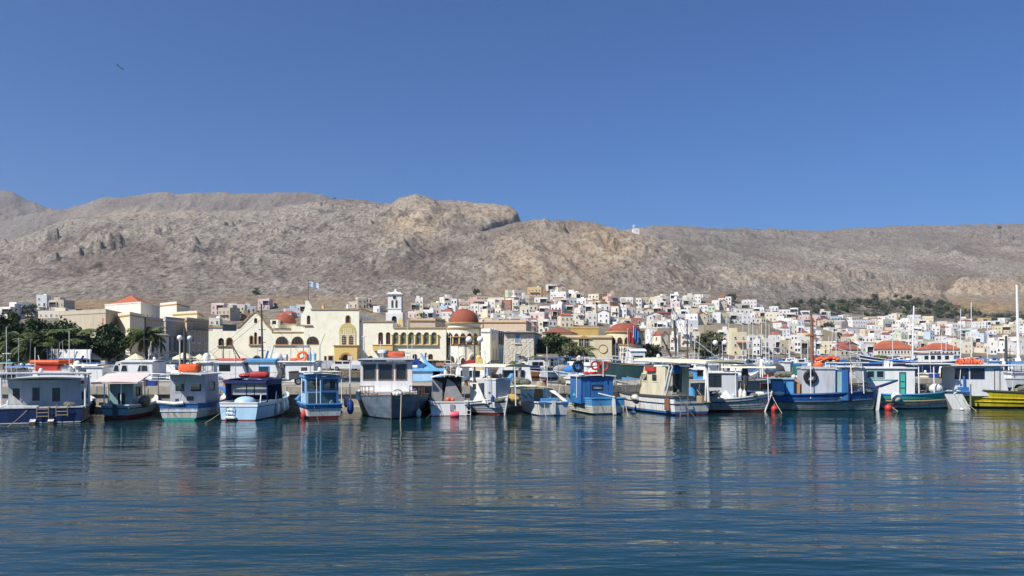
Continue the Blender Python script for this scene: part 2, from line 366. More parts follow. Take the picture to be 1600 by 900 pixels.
def terrain():
    pxs = np.concatenate([np.arange(-1500,-60,16), np.arange(-60,1660,1.9), np.arange(1660,3000,16)])
    t = np.concatenate([[0.0], np.geomspace(1, 60, 60)-1+1.0])
    rows = []
    near = np.array([-.5, 0, 2, 6, 12, 25, 45, 70, 100, 140])          # metres behind the quay edge
    far = np.concatenate([np.arange(560, 1700, 5.2), np.arange(1700, 2900, 9), [3000, 3300]])
    YY = []
    c = COAST(pxs)
    for d in near: YY.append(c+d)
    mids = np.linspace(0, 1, 60)[1:]
    for m in mids[:-1]: YY.append((c+140)*(1-m)+560*m)
    for f_ in far: YY.append(np.full_like(pxs, f_))
    YY = np.array(YY); PP = np.broadcast_to(pxs, YY.shape)
    Z = ground_z(PP.ravel(), YY.ravel()).reshape(YY.shape)
    Z[0,:] = -4.0
    Xs = (PP-800)/F*YY
    co_ = np.stack([Xs, YY, Z], -1).reshape(-1, 3).astype(np.float32)
    R, n = YY.shape
    idx = np.arange(R*n).reshape(R, n)
    q = np.stack([idx[:-1,:-1], idx[:-1,1:], idx[1:,1:], idx[1:,:-1]], -1).reshape(-1, 4).astype(np.int32)
    me = bpy.data.meshes.new('hillside'); me.vertices.add(len(co_)); me.vertices.foreach_set('co', co_.ravel())
    me.loops.add(q.size); me.loops.foreach_set('vertex_index', q.ravel())
    me.polygons.add(len(q)); me.polygons.foreach_set('loop_start', np.arange(0, q.size, 4, dtype=np.int32))
    me.update(calc_edges=True)
    # regional colour masks as vertex attributes: grass (ochre slopes), cliff (warm rock), scrub (green), town (concrete)
    px = PP.ravel(); Y = YY.ravel(); z = Z.ravel(); py = HY-(z-CAMZ)*F/np.maximum(Y,1)
    def blob(cx, cy, rx, ry): return np.exp(-((px-cx)/rx)**2-((py-cy)/ry)**2)
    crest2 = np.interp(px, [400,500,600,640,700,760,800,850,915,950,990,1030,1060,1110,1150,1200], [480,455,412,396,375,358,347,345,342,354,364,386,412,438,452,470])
    dd = py-crest2; brown = np.exp(-((dd-14)/13)**2)*np.clip((px-560)/80,0,1)*np.clip((980-px)/120,0,1)*(Y<1100)  # band below the crest: brown scrub with its shade painted in
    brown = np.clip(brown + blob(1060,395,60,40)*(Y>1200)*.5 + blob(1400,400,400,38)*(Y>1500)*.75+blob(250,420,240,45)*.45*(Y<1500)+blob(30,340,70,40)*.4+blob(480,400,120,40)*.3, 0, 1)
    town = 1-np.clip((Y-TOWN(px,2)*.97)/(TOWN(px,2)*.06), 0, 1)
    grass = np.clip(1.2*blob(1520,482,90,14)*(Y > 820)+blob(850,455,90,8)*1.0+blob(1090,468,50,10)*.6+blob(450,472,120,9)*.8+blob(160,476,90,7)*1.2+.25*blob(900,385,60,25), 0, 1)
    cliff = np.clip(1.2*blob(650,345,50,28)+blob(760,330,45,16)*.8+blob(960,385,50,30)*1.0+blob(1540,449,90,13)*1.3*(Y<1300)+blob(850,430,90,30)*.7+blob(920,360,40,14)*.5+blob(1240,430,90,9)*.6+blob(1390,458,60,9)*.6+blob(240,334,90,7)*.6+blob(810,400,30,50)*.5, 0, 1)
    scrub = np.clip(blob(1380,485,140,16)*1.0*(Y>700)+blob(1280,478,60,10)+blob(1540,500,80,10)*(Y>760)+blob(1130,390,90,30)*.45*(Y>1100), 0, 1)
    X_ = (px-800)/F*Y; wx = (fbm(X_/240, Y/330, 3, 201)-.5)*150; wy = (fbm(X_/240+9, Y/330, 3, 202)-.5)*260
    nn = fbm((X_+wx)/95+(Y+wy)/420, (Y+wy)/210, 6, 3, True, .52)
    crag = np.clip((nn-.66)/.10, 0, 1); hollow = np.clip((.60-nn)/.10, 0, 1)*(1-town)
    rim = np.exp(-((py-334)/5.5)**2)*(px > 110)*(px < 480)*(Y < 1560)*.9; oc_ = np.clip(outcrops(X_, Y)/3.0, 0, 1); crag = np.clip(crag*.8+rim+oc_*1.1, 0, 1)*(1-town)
    far_ = np.clip((Y-1560)/60, 0, 1)
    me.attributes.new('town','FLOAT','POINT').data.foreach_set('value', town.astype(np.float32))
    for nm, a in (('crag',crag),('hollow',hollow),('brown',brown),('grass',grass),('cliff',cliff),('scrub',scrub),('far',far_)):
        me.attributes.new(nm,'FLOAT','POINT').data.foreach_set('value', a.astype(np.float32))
    me.polygons.foreach_set('use_smooth', np.ones(len(q), bool))
    o = bpy.data.objects.new('hillside', me); C.objects.link(o); kind(o, 'structure')
    m = bpy.data.materials.new('limestone hillside'); m.use_nodes = True; n_ = m.node_tree.nodes; L = m.node_tree.links; b = n_['Principled BSDF']
    b.inputs['Roughness'].default_value = .95; b.inputs['Specular IOR Level'].default_value = .1
    tc = n_.new('ShaderNodeTexCoord')
    def noise(scale, detail=5, rough=.6, stretch=None, seed=0):
        x = n_.new('ShaderNodeTexNoise'); x.inputs['Scale'].default_value = scale; x.inputs['Detail'].default_value = detail; x.inputs['Roughness'].default_value = rough
        mp = n_.new('ShaderNodeMapping'); mp.inputs['Location'].default_value = (seed*17., seed*5., seed*3.)
        if stretch: mp.inputs['Scale'].default_value = stretch
        L.new(tc.outputs['Object'], mp.inputs[0]); L.new(mp.outputs[0], x.inputs['Vector']); return x.outputs['Fac']
    def ramp(f_, stops):
        r = n_.new('ShaderNodeValToRGB'); e = r.color_ramp.elements
        e[0].position, e[0].color = stops[0][0], stops[0][1]+(1,); e[1].position, e[1].color = stops[-1][0], stops[-1][1]+(1,)
        for p_, c_ in stops[1:-1]: x = e.new(p_); x.color = c_+(1,)
        L.new(f_, r.inputs[0]); return r.outputs[0]
    def mix(f_, a, b_):
        x = n_.new('ShaderNodeMixRGB'); 
        if isinstance(f_, float): x.inputs[0].default_value = f_
        else: L.new(f_, x.inputs[0])
        for k, v in ((1,a),(2,b_)):
            if isinstance(v, tuple): x.inputs[k].default_value = v+(1,)
            else: L.new(v, x.inputs[k])
        return x.outputs[0]
    def math_(op, a, b_=None):
        x = n_.new('ShaderNodeMath'); x.operation = op; x.use_clamp = True
        for k, v in ((0,a),(1,b_)):
            if v is None: continue
            if isinstance(v, (int,float)): x.inputs[k].default_value = v
            else: L.new(v, x.inputs[k])
        return x.outputs[0]
    def attr(nm): x = n_.new('ShaderNodeAttribute'); x.attribute_name = nm; return x.outputs['Fac']
    rock, soil, dark = (.30,.268,.222), (.158,.130,.108), (.05,.042,.034)
    big = noise(.006, 4, .6); mid = noise(.035, 6, .7, stretch=(1,.45,1), seed=1); fine = noise(.30, 6, .8, stretch=(1,.32,1.0), seed=2); strata = noise(.06, 6, .72, stretch=(.8,.22,2.2), seed=3)
    base = mix(ramp(mid, [(.36,(0,0,0)),(.62,(1,1,1))]), soil, tuple(.55*a+.45*b_ for a,b_ in zip(rock,soil)))
    base = mix(ramp(big, [(.40,(0,0,0)),(.60,(.5,.5,.5))]), base, (.225,.180,.155))
    base = mix(ramp(fine, [(.52,(0,0,0)),(.58,(.95,.95,.95))]), base, (.40,.36,.30))
    base = mix(ramp(strata, [(.55,(0,0,0)),(.66,(.7,.7,.7))]), base, (.36,.33,.28))
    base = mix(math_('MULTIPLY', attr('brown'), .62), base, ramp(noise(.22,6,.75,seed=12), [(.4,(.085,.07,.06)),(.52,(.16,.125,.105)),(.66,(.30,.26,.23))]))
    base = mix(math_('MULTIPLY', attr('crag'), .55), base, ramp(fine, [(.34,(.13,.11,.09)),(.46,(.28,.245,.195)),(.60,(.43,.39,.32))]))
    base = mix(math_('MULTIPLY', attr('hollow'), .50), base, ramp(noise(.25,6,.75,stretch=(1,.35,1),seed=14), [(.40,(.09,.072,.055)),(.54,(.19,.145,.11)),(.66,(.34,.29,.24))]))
    base = mix(math_('MULTIPLY', attr('far'), .42), base, (.150,.122,.110))
    cl = noise(.10, 7, .75, stretch=(1,.4,.6), seed=6)
    clc = ramp(cl, [(.34,(.12,.085,.06)),(.44,(.38,.265,.165)),(.56,(.44,.365,.265)),(.70,(.55,.50,.41))])
    base = mix(math_('MULTIPLY', attr('cliff'), .88), base, clc)
    dk = noise(.30, 4, .7, stretch=(1,.3,1), seed=5)
    base = mix(ramp(dk, [(.52,(0,0,0)),(.58,(.60,.60,.60))]), base, dark)
    gr = ramp(noise(.12, 6, .7, seed=7), [(.35,(.20,.13,.065)),(.55,(.34,.235,.12)),(.72,(.42,.35,.24))])
    base = mix(math_('MULTIPLY', attr('grass'), .85), base, gr)
    sn = ramp(noise(.09, 5, .7, seed=8), [(.44,(0,0,0)),(.56,(1,1,1))])
    base = mix(math_('MULTIPLY', attr('scrub'), math_('MULTIPLY', sn, .8)), base, (.065,.07,.04))
    tn = ramp(noise(.15, 5, .6, seed=9), [(.35,(.16,.13,.10)),(.65,(.34,.29,.22))])
    base = mix(attr('town'), base, tn)
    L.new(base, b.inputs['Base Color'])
    bp = n_.new('ShaderNodeBump'); bp.inputs['Strength'].default_value = 1.0; bp.inputs['Distance'].default_value = 3.4
    hs = math_('ADD', math_('MULTIPLY', fine, .6), math_('MULTIPLY', mid, .8)); L.new(hs, bp.inputs['Height']); L.new(bp.outputs[0], b.inputs['Normal'])
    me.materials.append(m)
terrain()

# ---------------------------------------------------------------- water
def water():
    mb = MB(); m = bpy.data.materials.new('harbour water'); m.use_nodes = True; n_ = m.node_tree.nodes; L = m.node_tree.links; b = n_['Principled BSDF']
    b.inputs['Base Color'].default_value = (.003,.029,.032,1); b.inputs['Roughness'].default_value = .03; b.inputs['IOR'].default_value = 1.33
    b.inputs['Specular IOR Level'].default_value = .5
    tc = n_.new('ShaderNodeTexCoord'); prev = None; hs = []
    for (sx, sy, sc, amp, det, rot) in ((.10,.34,1.0,.11,2,-.10),(.55,1.7,1.0,.042,3,.08),(1.6,4.4,1.0,.0135,4,-.12),(4.5,10,1.0,.0032,2,.1)):
        mp = n_.new('ShaderNodeMapping'); mp.inputs['Scale'].default_value = (sx,sy,1); mp.inputs['Rotation'].default_value = (0,0,rot)
        L.new(tc.outputs['Object'], mp.inputs[0])
        x = n_.new('ShaderNodeTexNoise'); x.inputs['Scale'].default_value = sc; x.inputs['Detail'].default_value = det; x.inputs['Roughness'].default_value = .45; L.new(mp.outputs[0], x.inputs['Vector'])
        mu = n_.new('ShaderNodeMath'); mu.operation = 'MULTIPLY'; mu.inputs[1].default_value = amp; L.new(x.outputs['Fac'], mu.inputs[0])
        if prev is None: prev = mu.outputs[0]
        else:
            ad = n_.new('ShaderNodeMath'); ad.operation = 'ADD'; L.new(prev, ad.inputs[0]); L.new(mu.outputs[0], ad.inputs[1]); prev = ad.outputs[0]
    # gusts: patches of smoother and rougher water
    g = n_.new('ShaderNodeTexNoise'); g.inputs['Scale'].default_value = 1; mp = n_.new('ShaderNodeMapping'); mp.inputs['Scale'].default_value = (.035,.11,1); L.new(tc.outputs['Object'], mp.inputs[0]); L.new(mp.outputs[0], g.inputs['Vector'])
    mr = n_.new('ShaderNodeMapRange'); mr.inputs[1].default_value = .35; mr.inputs[2].default_value = .65; mr.inputs[3].default_value = .6; mr.inputs[4].default_value = 1.15; L.new(g.outputs['Fac'], mr.inputs[0])
    mm = n_.new('ShaderNodeMath'); mm.operation = 'MULTIPLY'; L.new(prev, mm.inputs[0]); L.new(mr.outputs[0], mm.inputs[1])
    bp = n_.new('ShaderNodeBump'); bp.inputs['Strength'].default_value = 1; bp.inputs['Distance'].default_value = 1.0
    L.new(mm.outputs[0], bp.inputs['Height']); L.new(bp.outputs[0], b.inputs['Normal'])
    mb.mat(m); mb.add([(-900,-120,0),(1200,-120,0),(1200,700,0),(-900,700,0)], [(0,1,2,3)])
    kind(mb.build('water'), 'structure')
water()
# ---------------------------------------------------------------- building materials
pm('cream wall', (.86,.83,.66), .85, .04, .25, bump=.15, dirt=.22, dirtcol=(.5,.44,.3), bscale=3)
pm('ochre trim', (.42,.27,.11), .8, .12, 2)
pm('yellow wall', (.68,.49,.18), .85, .06, .5, dirt=.15, dirtcol=(.45,.3,.1))
pm('dome red', (.27,.070,.040), .8, .10, 1.2, bump=.25, dirt=.35, dirtcol=(.22,.07,.045), bscale=5)
pm('tile orange', (.38,.105,.05), .8, .22, 2.5, bump=.6, bscale=6)
pm('tile red', (.27,.085,.06), .8, .25, 2.5, bump=.6, bscale=6)
pm('stone blocks', (.66,.60,.48), .9, .12, 1.4, bump=.3, dirt=.25, dirtcol=(.3,.25,.17), bscale=4)
pm('concrete', (.36,.33,.27), .9, .12, .8, bump=.3, dirt=.45, dirtcol=(.17,.15,.11))
pm('retaining stone', (.36,.31,.22), .95, .15, .15, bump=.4, dirt=.3, dirtcol=(.22,.17,.11), bscale=1)
pm('brown frame', (.16,.045,.03), .6, .15, 3)
pm('interior dark', (.035,.03,.025), .8, .3, 1)
pm('glass dim', (.03,.035,.035), .1, .4, .6, spec=.6)
pm('glass painted reflections', (.07,.09,.035), .25, .6, .9, second=(.16,.18,.17))  # greenish reflections of the loggia painted into the pane colour
pm('lattice ochre', (.55,.45,.20), .85, .35, 9)
pm('shutter blue', (.10,.19,.36), .6, .1, 3)
pm('shutter light blue', (.20,.30,.42), .7, .1, 3)
pm('bark', (.10,.075,.05), .95, .3, 4, bump=.6)
TC = dict(white=(.76,.75,.73), cream=(.72,.65,.50), ivory=(.74,.70,.60), yellow=(.72,.63,.42), ochre=(.60,.42,.20), pink=(.68,.50,.46), salmon=(.62,.42,.33), brick=(.34,.16,.12),
          stone=(.47,.41,.31), grey=(.38,.36,.33), blue=(.50,.60,.70), green=(.54,.60,.45), peach=(.70,.54,.40), brown=(.26,.16,.10), offwhite=(.68,.66,.61))
for k, c in TC.items(): pm('house '+k, c, .88, .06, 1.2, dirt=.28, dirtcol=tuple(x*.55 for x in c), streak=True)
pm('roof flat', (.45,.42,.36), .9, .15, .7, dirt=.3)
# ---------------------------------------------------------------- windows and doors (unit size, origin at bottom centre, facing -Y)
def wunit(pane, frame='house white', arched=False, bars=1, shutters=None, sill=True):
    fr = MB(frame); o = arch(-.5,.5,0,1,6) if arched else rect(-.5,.5,0,1); i = arch(-.40,.40,.05,.93,6) if arched else rect(-.40,.40,.05,.94)
    fr.plate(o, [i], (0,-.07,0), (1,0,0), (0,0,1), (0,.10,0))
    if sill: fr.box(-.6,.6,-.18,.02,-.07,-.005)
    if bars:
        fr.box(-.025,.025,-.035,-.005,.05,.93)
        if bars > 1: fr.box(-.40,.40,-.03,-.004,.60,.64)
    if shutters:
        fr.mat(shutters)
        for s in (-1,1): fr.box(s*.74-.23, s*.74+.23, -.09,-.02,.02,.96)
    pa = MB(pane); pa.slab([(x,-.002,z) for x,z in i][::-1], (0,.012,0)); 
    return fr.mesh('window'), pa.mesh('pane')
def merged(fr_pa, name):      # one mesh for windows too far away to be more than a few pixels
    return fr_pa
WU = dict(dark=wunit('glass dim'), blue=wunit('shutter blue', bars=0), lblue=wunit('shutter light blue','stone blocks',bars=0), brown=wunit('brown frame', bars=1), shut=wunit('glass dim', shutters='shutter blue'),
          shutb=wunit('glass dim', shutters='brown frame'), arch=wunit('glass dim','brown frame',True,2), archw=wunit('glass dim','house white',True,1), door=wunit('brown frame','house white',False,1,None,False), tall=wunit('glass dim','house stone',False,2))
def farwin(pane, frame, door=False):
    m = MB(frame); m.plate(rect(-.5,.5,0,1), [rect(-.38,.38,.05,.93)], (0,-.06,0), (1,0,0), (0,0,1), (0,.08,0)); m.box(-.6,.6,-.2,.02,-.08,-.005)
    m.mat(pane); m.box(-.38,.38,-.012,.01,.05,.93); return m.mesh('window')
FW = {k: farwin(p, f) for k,(p,f) in dict(dark=('glass dim','house white'), blue=('shutter blue','house white'), brown=('brown frame','house cream'), dim=('interior dark','house stone')).items()}
def put_win(root, kind_, loc, rz, w_, h_, name='window'):
    f_, p_ = WU[kind_]
    a = inst(name, f_, root, loc, (0,0,rz), (w_,1,h_)); inst('pane', p_, a); return a
# ---------------------------------------------------------------- prism building seen at a corner
def corner_building(name, label, cat, A, B, Cc, top, mat, winL=(), winR=(), base=.88, roof=None, cornice='ochre trim', parapet=.5, shade=None):
    a = Vector((PX(*A), A[1], 0)); b = Vector((PX(*B), B[1], 0)); c = Vector((PX(*Cc), Cc[1], 0)); d = b+c-a
    z1 = PZ(top, A[1])-base
    root = thing(name, label, cat, (a.x, a.y, base)); q = [p-a for p in (a,c,d,b)]
    m = MB(mat); m.add([(p.x,p.y,-2) for p in q]+[(p.x,p.y,z1) for p in q], [(0,1,5,4),(1,2,6,5),(2,3,7,6),(3,0,4,7),(4,5,6,7)]); m.build('wall', root)
    cen = (q[0]+q[2])/2
    def ring(sc, z0, z1_, mt, nm, inner=None):
        mm = MB(mt); o = [(cen+(p-cen)*sc) for p in q]; op = [(p.x,p.y) for p in o]
        hl = [[(p.x,p.y) for p in [cen+(p-cen)*inner for p in q]]] if inner else []
        mm.plate(op, hl, (0,0,z0), (1,0,0), (0,1,0), (0,0,z1_-z0)); mm.build(nm, root)
    ext = 1+.5/max(3,(q[0]-q[2]).length)
    ring(ext, z1-.25, z1+.03, cornice, 'cornice')
    if parapet and not roof: ring(1.0, z1+.034, z1+parapet, mat, 'parapet', .97)
    if roof:
        mt, hh, ov = roof; mm = MB(mt); o = [cen+(p-cen)*(1+ov) for p in q]
        u = (o[1]-o[0]); v = (o[3]-o[0])
        if u.length > v.length: r0 = (o[0]+o[3])/2+u.normalized()*v.length*.45; r1 = (o[1]+o[2])/2-u.normalized()*v.length*.45
        else: r0 = (o[0]+o[1])/2+v.normalized()*u.length*.45; r1 = (o[3]+o[2])/2-v.normalized()*u.length*.45
        zz = z1+.035; vs_ = [(p.x,p.y,zz) for p in o]+[(r0.x,r0.y,zz+hh),(r1.x,r1.y,zz+hh)]
        if u.length > v.length: fs_ = [(0,1,5,4),(1,2,5),(2,3,4,5),(3,0,4),(3,2,1,0)]
        else: fs_ = [(0,1,4),(1,2,5,4),(2,3,5),(3,0,4,5),(3,2,1,0)]
        mm.add(vs_, fs_); mm.build('roof', root)
    for side, wins in (('L',winL),('R',winR)):
        p0, p1 = (q[3],q[0]) if side == 'L' else (q[0],q[1])
        dv = p1-p0; rz = math.atan2(dv.y,dv.x)
        nrm = Vector((math.sin(rz), -math.cos(rz), 0))
        for (k_, t, z, w_, h_) in wins:
            p = p0+dv*t+nrm*.03; put_win(root, k_, (p.x,p.y,z+(.42 if z > .3 else 0)), rz, w_, h_, 'door' if k_ == 'door' else 'window')
    root['zt'] = z1; root['ax'] = 0
    return root, q, z1
def grid_w(kind_, cols, zs, w_, h_, t0=.12, t1=.88):
    return [(kind_, t0+(t1-t0)*(i+.5)/cols, z, w_, h_) for z in zs for i in range(cols)]

# ---------------------------------------------------------------- yellow-cream government building
GY = 170.0; GB = .88
def gov():
    root = thing('government_building', 'long cream waterfront building with red domes, arcades and a yellow porch', 'building', (PX(535,GY), GY, GB))
    X = lambda px: (px-535)*GY/F
    Z = lambda py: PZ(py,GY)-GB
    def outline_block(nm, outer, holes, y0, depth, side=True):
        m = MB('cream wall'); m.plate(outer, holes, (0,y0,0), (1,0,0), (0,0,1), (0,.45,0)); m.build('wall', root)
    def body(x0, x1, top, y0, depth):
        m = MB('cream wall'); m.box(X(x0),X(x1),y0+.46,y0+depth,0,Z(top)-.5); m.build('wall', root)
    def trim(pts, y0, w_=.28, mt='ochre trim', nm='cornice', out=.18):
        m = MB(mt)
        for (a,b) in zip(pts[:-1], pts[1:]):
            a = Vector((X(a[0]),0,Z(a[1]))); b = Vector((X(b[0]),0,Z(b[1]))); dv = b-a; L_ = dv.length
            m.obox(((a.x+b.x)/2, y0+.12, (a.z+b.z)/2), (L_+.1, .6, w_), 0, -math.atan2(dv.z,dv.x))
        m.build(nm, root)
    def win(x0,x1,y1,y0_, yy, arched=True, pane='glass dim', frame='brown frame', mull=1, bars=1, surround=None):
        a = X(x0); b = X(x1); z0 = Z(y0_); z1 = Z(y1); f_ = .11
        o = arch(a,b,z0,z1,8) if arched else rect(a,b,z0,z1); i = arch(a+f_,b-f_,z0+f_,z1-f_,8) if arched else rect(a+f_,b-f_,z0+f_,z1-f_)
        m = MB(frame); m.plate(o, [i], (0,yy+.22,0), (1,0,0), (0,0,1), (0,.10,0))
        for k in range(mull): xx = a+(b-a)*(k+1)/(mull+1); m.box(xx-.045,xx+.045,yy+.24,yy+.29,z0+f_,z1-.15)
        for k in range(bars): zz = z0+(z1-z0)*(k+1)/(bars+1); m.box(a+f_,b-f_,yy+.25,yy+.285,zz-.04,zz+.04)
        w_ = m.build('window', root)
        p = MB(pane); p.slab([(x,yy+.31,z) for x,z in i][::-1], (0,.02,0)); p.build('pane', w_)
        if surround:
            s = MB(surround); oo = arch(a-.16,b+.16,z0-.02,z1+.16,8) if arched else rect(a-.16,b+.16,z0,z1+.16); ii = arch(a,b,z0-.02,z1,8) if arched else rect(a,b,z0,z1)
            s.plate(oo, [[(x, z+.001) for x,z in ii]], (0,yy-.05,0), (1,0,0), (0,0,1), (0,.10,0)); s.build('frame', w_)
    # ---- left wing with curved gable
    Y0 = 0
    gable = [(320,575),(455,575),(455,517),(425,517),(416,508),(411,500),(406,493),(401,488),(397,488),(391,493),(385,500),(379,505),(374,509),(373,512),(320,512)]
    hl = [(341,350,528,540),(354,363,528,540),(390.5,395,525,538),(397,401.5,519,538),(403.5,408,525,538),(397,402,497,505)]
    door = (395,408,556,575)
    holes = [arch(X(a),X(b),Z(d),Z(c)) for a,b,c,d in hl]+[arch(X(395),X(408),Z(574.5),Z(556))]
    outline_block('w', [(X(a),Z(b)) for a,b in gable], holes, Y0, 14)
    body(320,455,513,Y0,16)
    for h in hl: win(*[h[0],h[1],h[2],h[3]], Y0, surround='ochre trim' if h[0]>350 and h[0]<396 else None, mull=1)
    win(395,408,556,574.5,Y0,surround='ochre trim',mull=1)
    trim([(320,511),(373,511),(380,504),(390,493.5),(397,487.5),(401,487.5),(407,493.5),(416,507),(425,516)], Y0)
    trim([(425,519),(478,519)], Y0+.05, .22)
    trim([(389,539),(409,539)], Y0-.12, .2); trim([(340,541),(364,541)], Y0-.12, .16)
    # ---- middle wing with three wide arches
    big = [(431,450,526,538),(456,474,526,538),(480.5,499,526,538)]
    outline_block('w', [(X(a),Z(b)) for a,b in [(455.3,575),(476,575),(476,510),(455.3,510)]], [[(X(457)+.0,Z(538)),(X(473),Z(538)),(X(473),Z(530)),(X(469),Z(526.5)),(X(461),Z(526.5)),(X(457),Z(530))]], Y0, 10)
    body(455,478,511,Y0,14)
    def wide(a,b,c,d,yy):
        r = [(X(a),Z(d)),(X(b),Z(d))]+[(X((a+b)/2)+(X(b)-X(a))/2*math.cos(PI*i/8), Z(d)+.4+(Z(c)-Z(d)-.4)*math.sin(PI*i/8)) for i in range(9)]
        cx = sum(p[0] for p in r)/len(r); cz = sum(p[1] for p in r)/len(r)
        inn = [(cx+(x-cx)*.90, cz+(z-cz)*.88) for x,z in r]
        m = MB('ochre trim'); out = [(cx+(x-cx)*1.07, cz+(z-cz)*1.10) for x,z in r]; m.plate(out, [r], (0,yy-.06,0),(1,0,0),(0,0,1),(0,.12,0))
        m.mat('brown frame'); m.plate([(cx+(x-cx)*.999, cz+(z-cz)*.999) for x,z in r],[inn],(0,yy-.01,0),(1,0,0),(0,0,1),(0,.05,0))
        for t in (.25,.5,.75): xx = X(a)+(X(b)-X(a))*t; m.box(xx-.05,xx+.05,yy-.005,yy+.03,Z(d)+.2,Z(d)+1.25)
        w_ = m.build('window', root); p = MB('glass dim'); p.slab([(x,yy-.004,z) for x,z in inn][::-1],(0,.02,0)); p.build('pane', w_)
    for b_ in big: wide(*b_, Y0 if b_[0] != 480.5 else Y0-.6)
    trim([(428,539.5),(478,539.5)], Y0-.1, .2)
    # small dome over the left wing
    dm = MB('cream wall'); cx = X(433); r_ = (451-415)/2*GY/F; dm.lathe([(r_,Z(512)),(r_,Z(505.5))], 20, (cx,6,0)); dm.mat('ochre trim'); dm.lathe([(r_+.3,Z(505.5)),(r_+.3,Z(503.8)),(r_,Z(503.8))],20,(cx,6,0))
    dm.mat('dome red'); dm.lathe([(r_*math.cos(t), Z(503.8)+(Z(488)-Z(503.8))*math.sin(t)) for t in [PI/2*i/8 for i in range(9)]], 24, (cx,6,0)); dm.build('dome', root, True)
    dr = MB('cream wall'); dr.box(X(419),X(431),1.5,4.6,Z(512),Z(499)); dr.mat('interior dark'); dr.box(X(422),X(428),1.46,1.49,Z(506),Z(500.5)); dr.build('dormer', root)
    # ---- central tall block
    C0 = Y0-.6
    ctr = [(476,575),(562,575),(562,484),(489,484),(488,479),(485,474),(483,470),(478,470),(478,480),(476,486),(472,492),(471,500),(471,507.5),(476,507.6)]
    outline_block('w', [(X(a),Z(b)) for a,b in ctr], [arch(X(480.5),X(486),Z(507),Z(493)), arch(X(541.5),X(547.5),Z(506),Z(493.5)), rect(X(514.5),X(521),Z(571),Z(556.5)), rect(X(507.5),X(511.5),Z(571),Z(556.5))], C0, 14)
    body(476,562,484,C0,14.5)
    win(480.5,486,493,507,C0); win(541.5,547.5,493.5,506,C0,surround='ochre trim'); win(514.5,521,556.5,571,C0,False,surround='ochre trim'); win(507.5,511.5,556.5,571,C0,False)
    trim([(487,483.4),(562,483.4)], C0); trim([(476,508.6),(489,508.6)], C0-.1,.2)
    m = MB('ochre trim'); m.box(X(562)-.02,X(562)+.35,C0,C0+14.5,Z(484),Z(484)+.3); m.build('cornice', root)
    m = MB('glass dim');
    for k in (2.6,6.2,9.6): m = MB('glass dim'); m.box(X(562)-.02,X(562)+.02,C0+k,C0+k+1.1,Z(502),Z(492)); m.build('side_window', root)
    # lattice alcove (shallow relief) with two arched windows, over the yellow porch
    la = MB('lattice ochre'); la.plate(arch(X(531),X(557),Z(541),Z(504.5)), [arch(X(535.5),X(541.5),Z(538),Z(524)), arch(X(546.5),X(552.5),Z(538),Z(524))], (0,C0-.10,0),(1,0,0),(0,0,1),(0,.10,0))
    la.mat('cream wall')
    for i in range(9): xx = X(532.6+i*2.85); la.box(xx-.045,xx+.045,C0-.13,C0-.099,Z(540),Z(513 if 1 < i < 7 else 520))
    for i in range(9): la.box(X(532),X(556),C0-.128,C0-.098,Z(538-i*3)-.03,Z(538-i*3)+.03) if i < 6 else None
    la.build('lattice_panel', root)
    win(535.5,541.5,524,538,C0-.4); win(546.5,552.5,524,538,C0-.4)
    po = MB('yellow wall'); po.plate(rect(X(525.5),X(561),0,Z(541)), [arch(X(537),X(550),.02,Z(554.5))], (0,C0-1.6,0),(1,0,0),(0,0,1),(0,1.55,0)); po.mat('ochre trim')
    po.plate(arch(X(533),X(554),Z(560),Z(550.5),10), [[(X(536)+.001,Z(560)+.01),(X(551),Z(560)+.01)]+arch(X(536),X(551),Z(561),Z(553.2),10)[2:]], (0,C0-1.72,0),(1,0,0),(0,0,1),(0,.12,0))
    po.box(X(524),X(562.5),C0-1.8,C0-.06,Z(541)+.003,Z(539.4)); po.build('porch', root)
    do = MB('brown frame'); do.box(X(537)-.05,X(550)+.05,C0-.28,C0-.2,0,Z(554)); do.box(X(543.3),X(543.7),C0-.33,C0-.281,0.1,Z(556)); do.build('door', root)
    # ---- loggia wing
    Lg = Y0
    ar = [(591,598.5,519,538),(603,610,519,538)]+[(614.3+i*11.9,623.3+i*11.9,519,538) for i in range(6)]
    outline_block('w', [(X(a),Z(b)) for a,b in [(562.3,575),(697,575),(697,513),(614,513),(614,503),(562.3,503)]], [arch(X(a),X(b),Z(d),Z(c)) for a,b,c,d in ar]+[arch(X(644.5),X(652),Z(562),Z(553)), arch(X(669),X(676.5),Z(562),Z(553)), arch(X(575),X(583),Z(575)+.1,Z(556))], Lg, 12)
    body(562.3,697,513.5,Lg,13); m = MB('cream wall'); m.box(X(562.3),X(614),Lg+.46,Lg+13,Z(515),Z(503.5)); m.build('wall', root)
    for i, a in enumerate(ar): win(*a, Lg, pane='glass dim' if i < 2 else 'glass painted reflections', frame='brown frame' if i < 2 else 'yellow wall', mull=1 if i < 2 else 0, bars=2 if i < 2 else 0)
    win(644.5,652,553,562,Lg); win(669,676.5,553,562,Lg); win(575,583,556,574.5,Lg)
    for i in range(7):
        px = 612.9+i*11.9; c = MB('yellow wall'); c.tube([(X(px),Lg-.16,Z(538)),(X(px),Lg-.16,Z(524))], .16, 8); c.box(X(px)-.22,X(px)+.22,Lg-.38,Lg-.004,Z(524),Z(522.6)); c.build('column', root)
    trim([(562,502.2),(615,502.2)], Lg); trim([(615,512.2),(697,512.2)], Lg); trim([(613,539.2),(684,539.2)], Lg-.25,.22)
    bc = MB('yellow wall'); bc.box(X(584),X(616),Lg-1.3,Lg-.004,Z(548),Z(539.5)); bc.mat('ochre trim'); bc.box(X(583.5),X(616.5),Lg-1.4,Lg-.004,Z(539.5)+.003,Z(538.7)); bc.build('balcony', root)
    # ---- rotunda with red dome
    R = 27*GY/F; cx = X(723.5); cy = 3.2
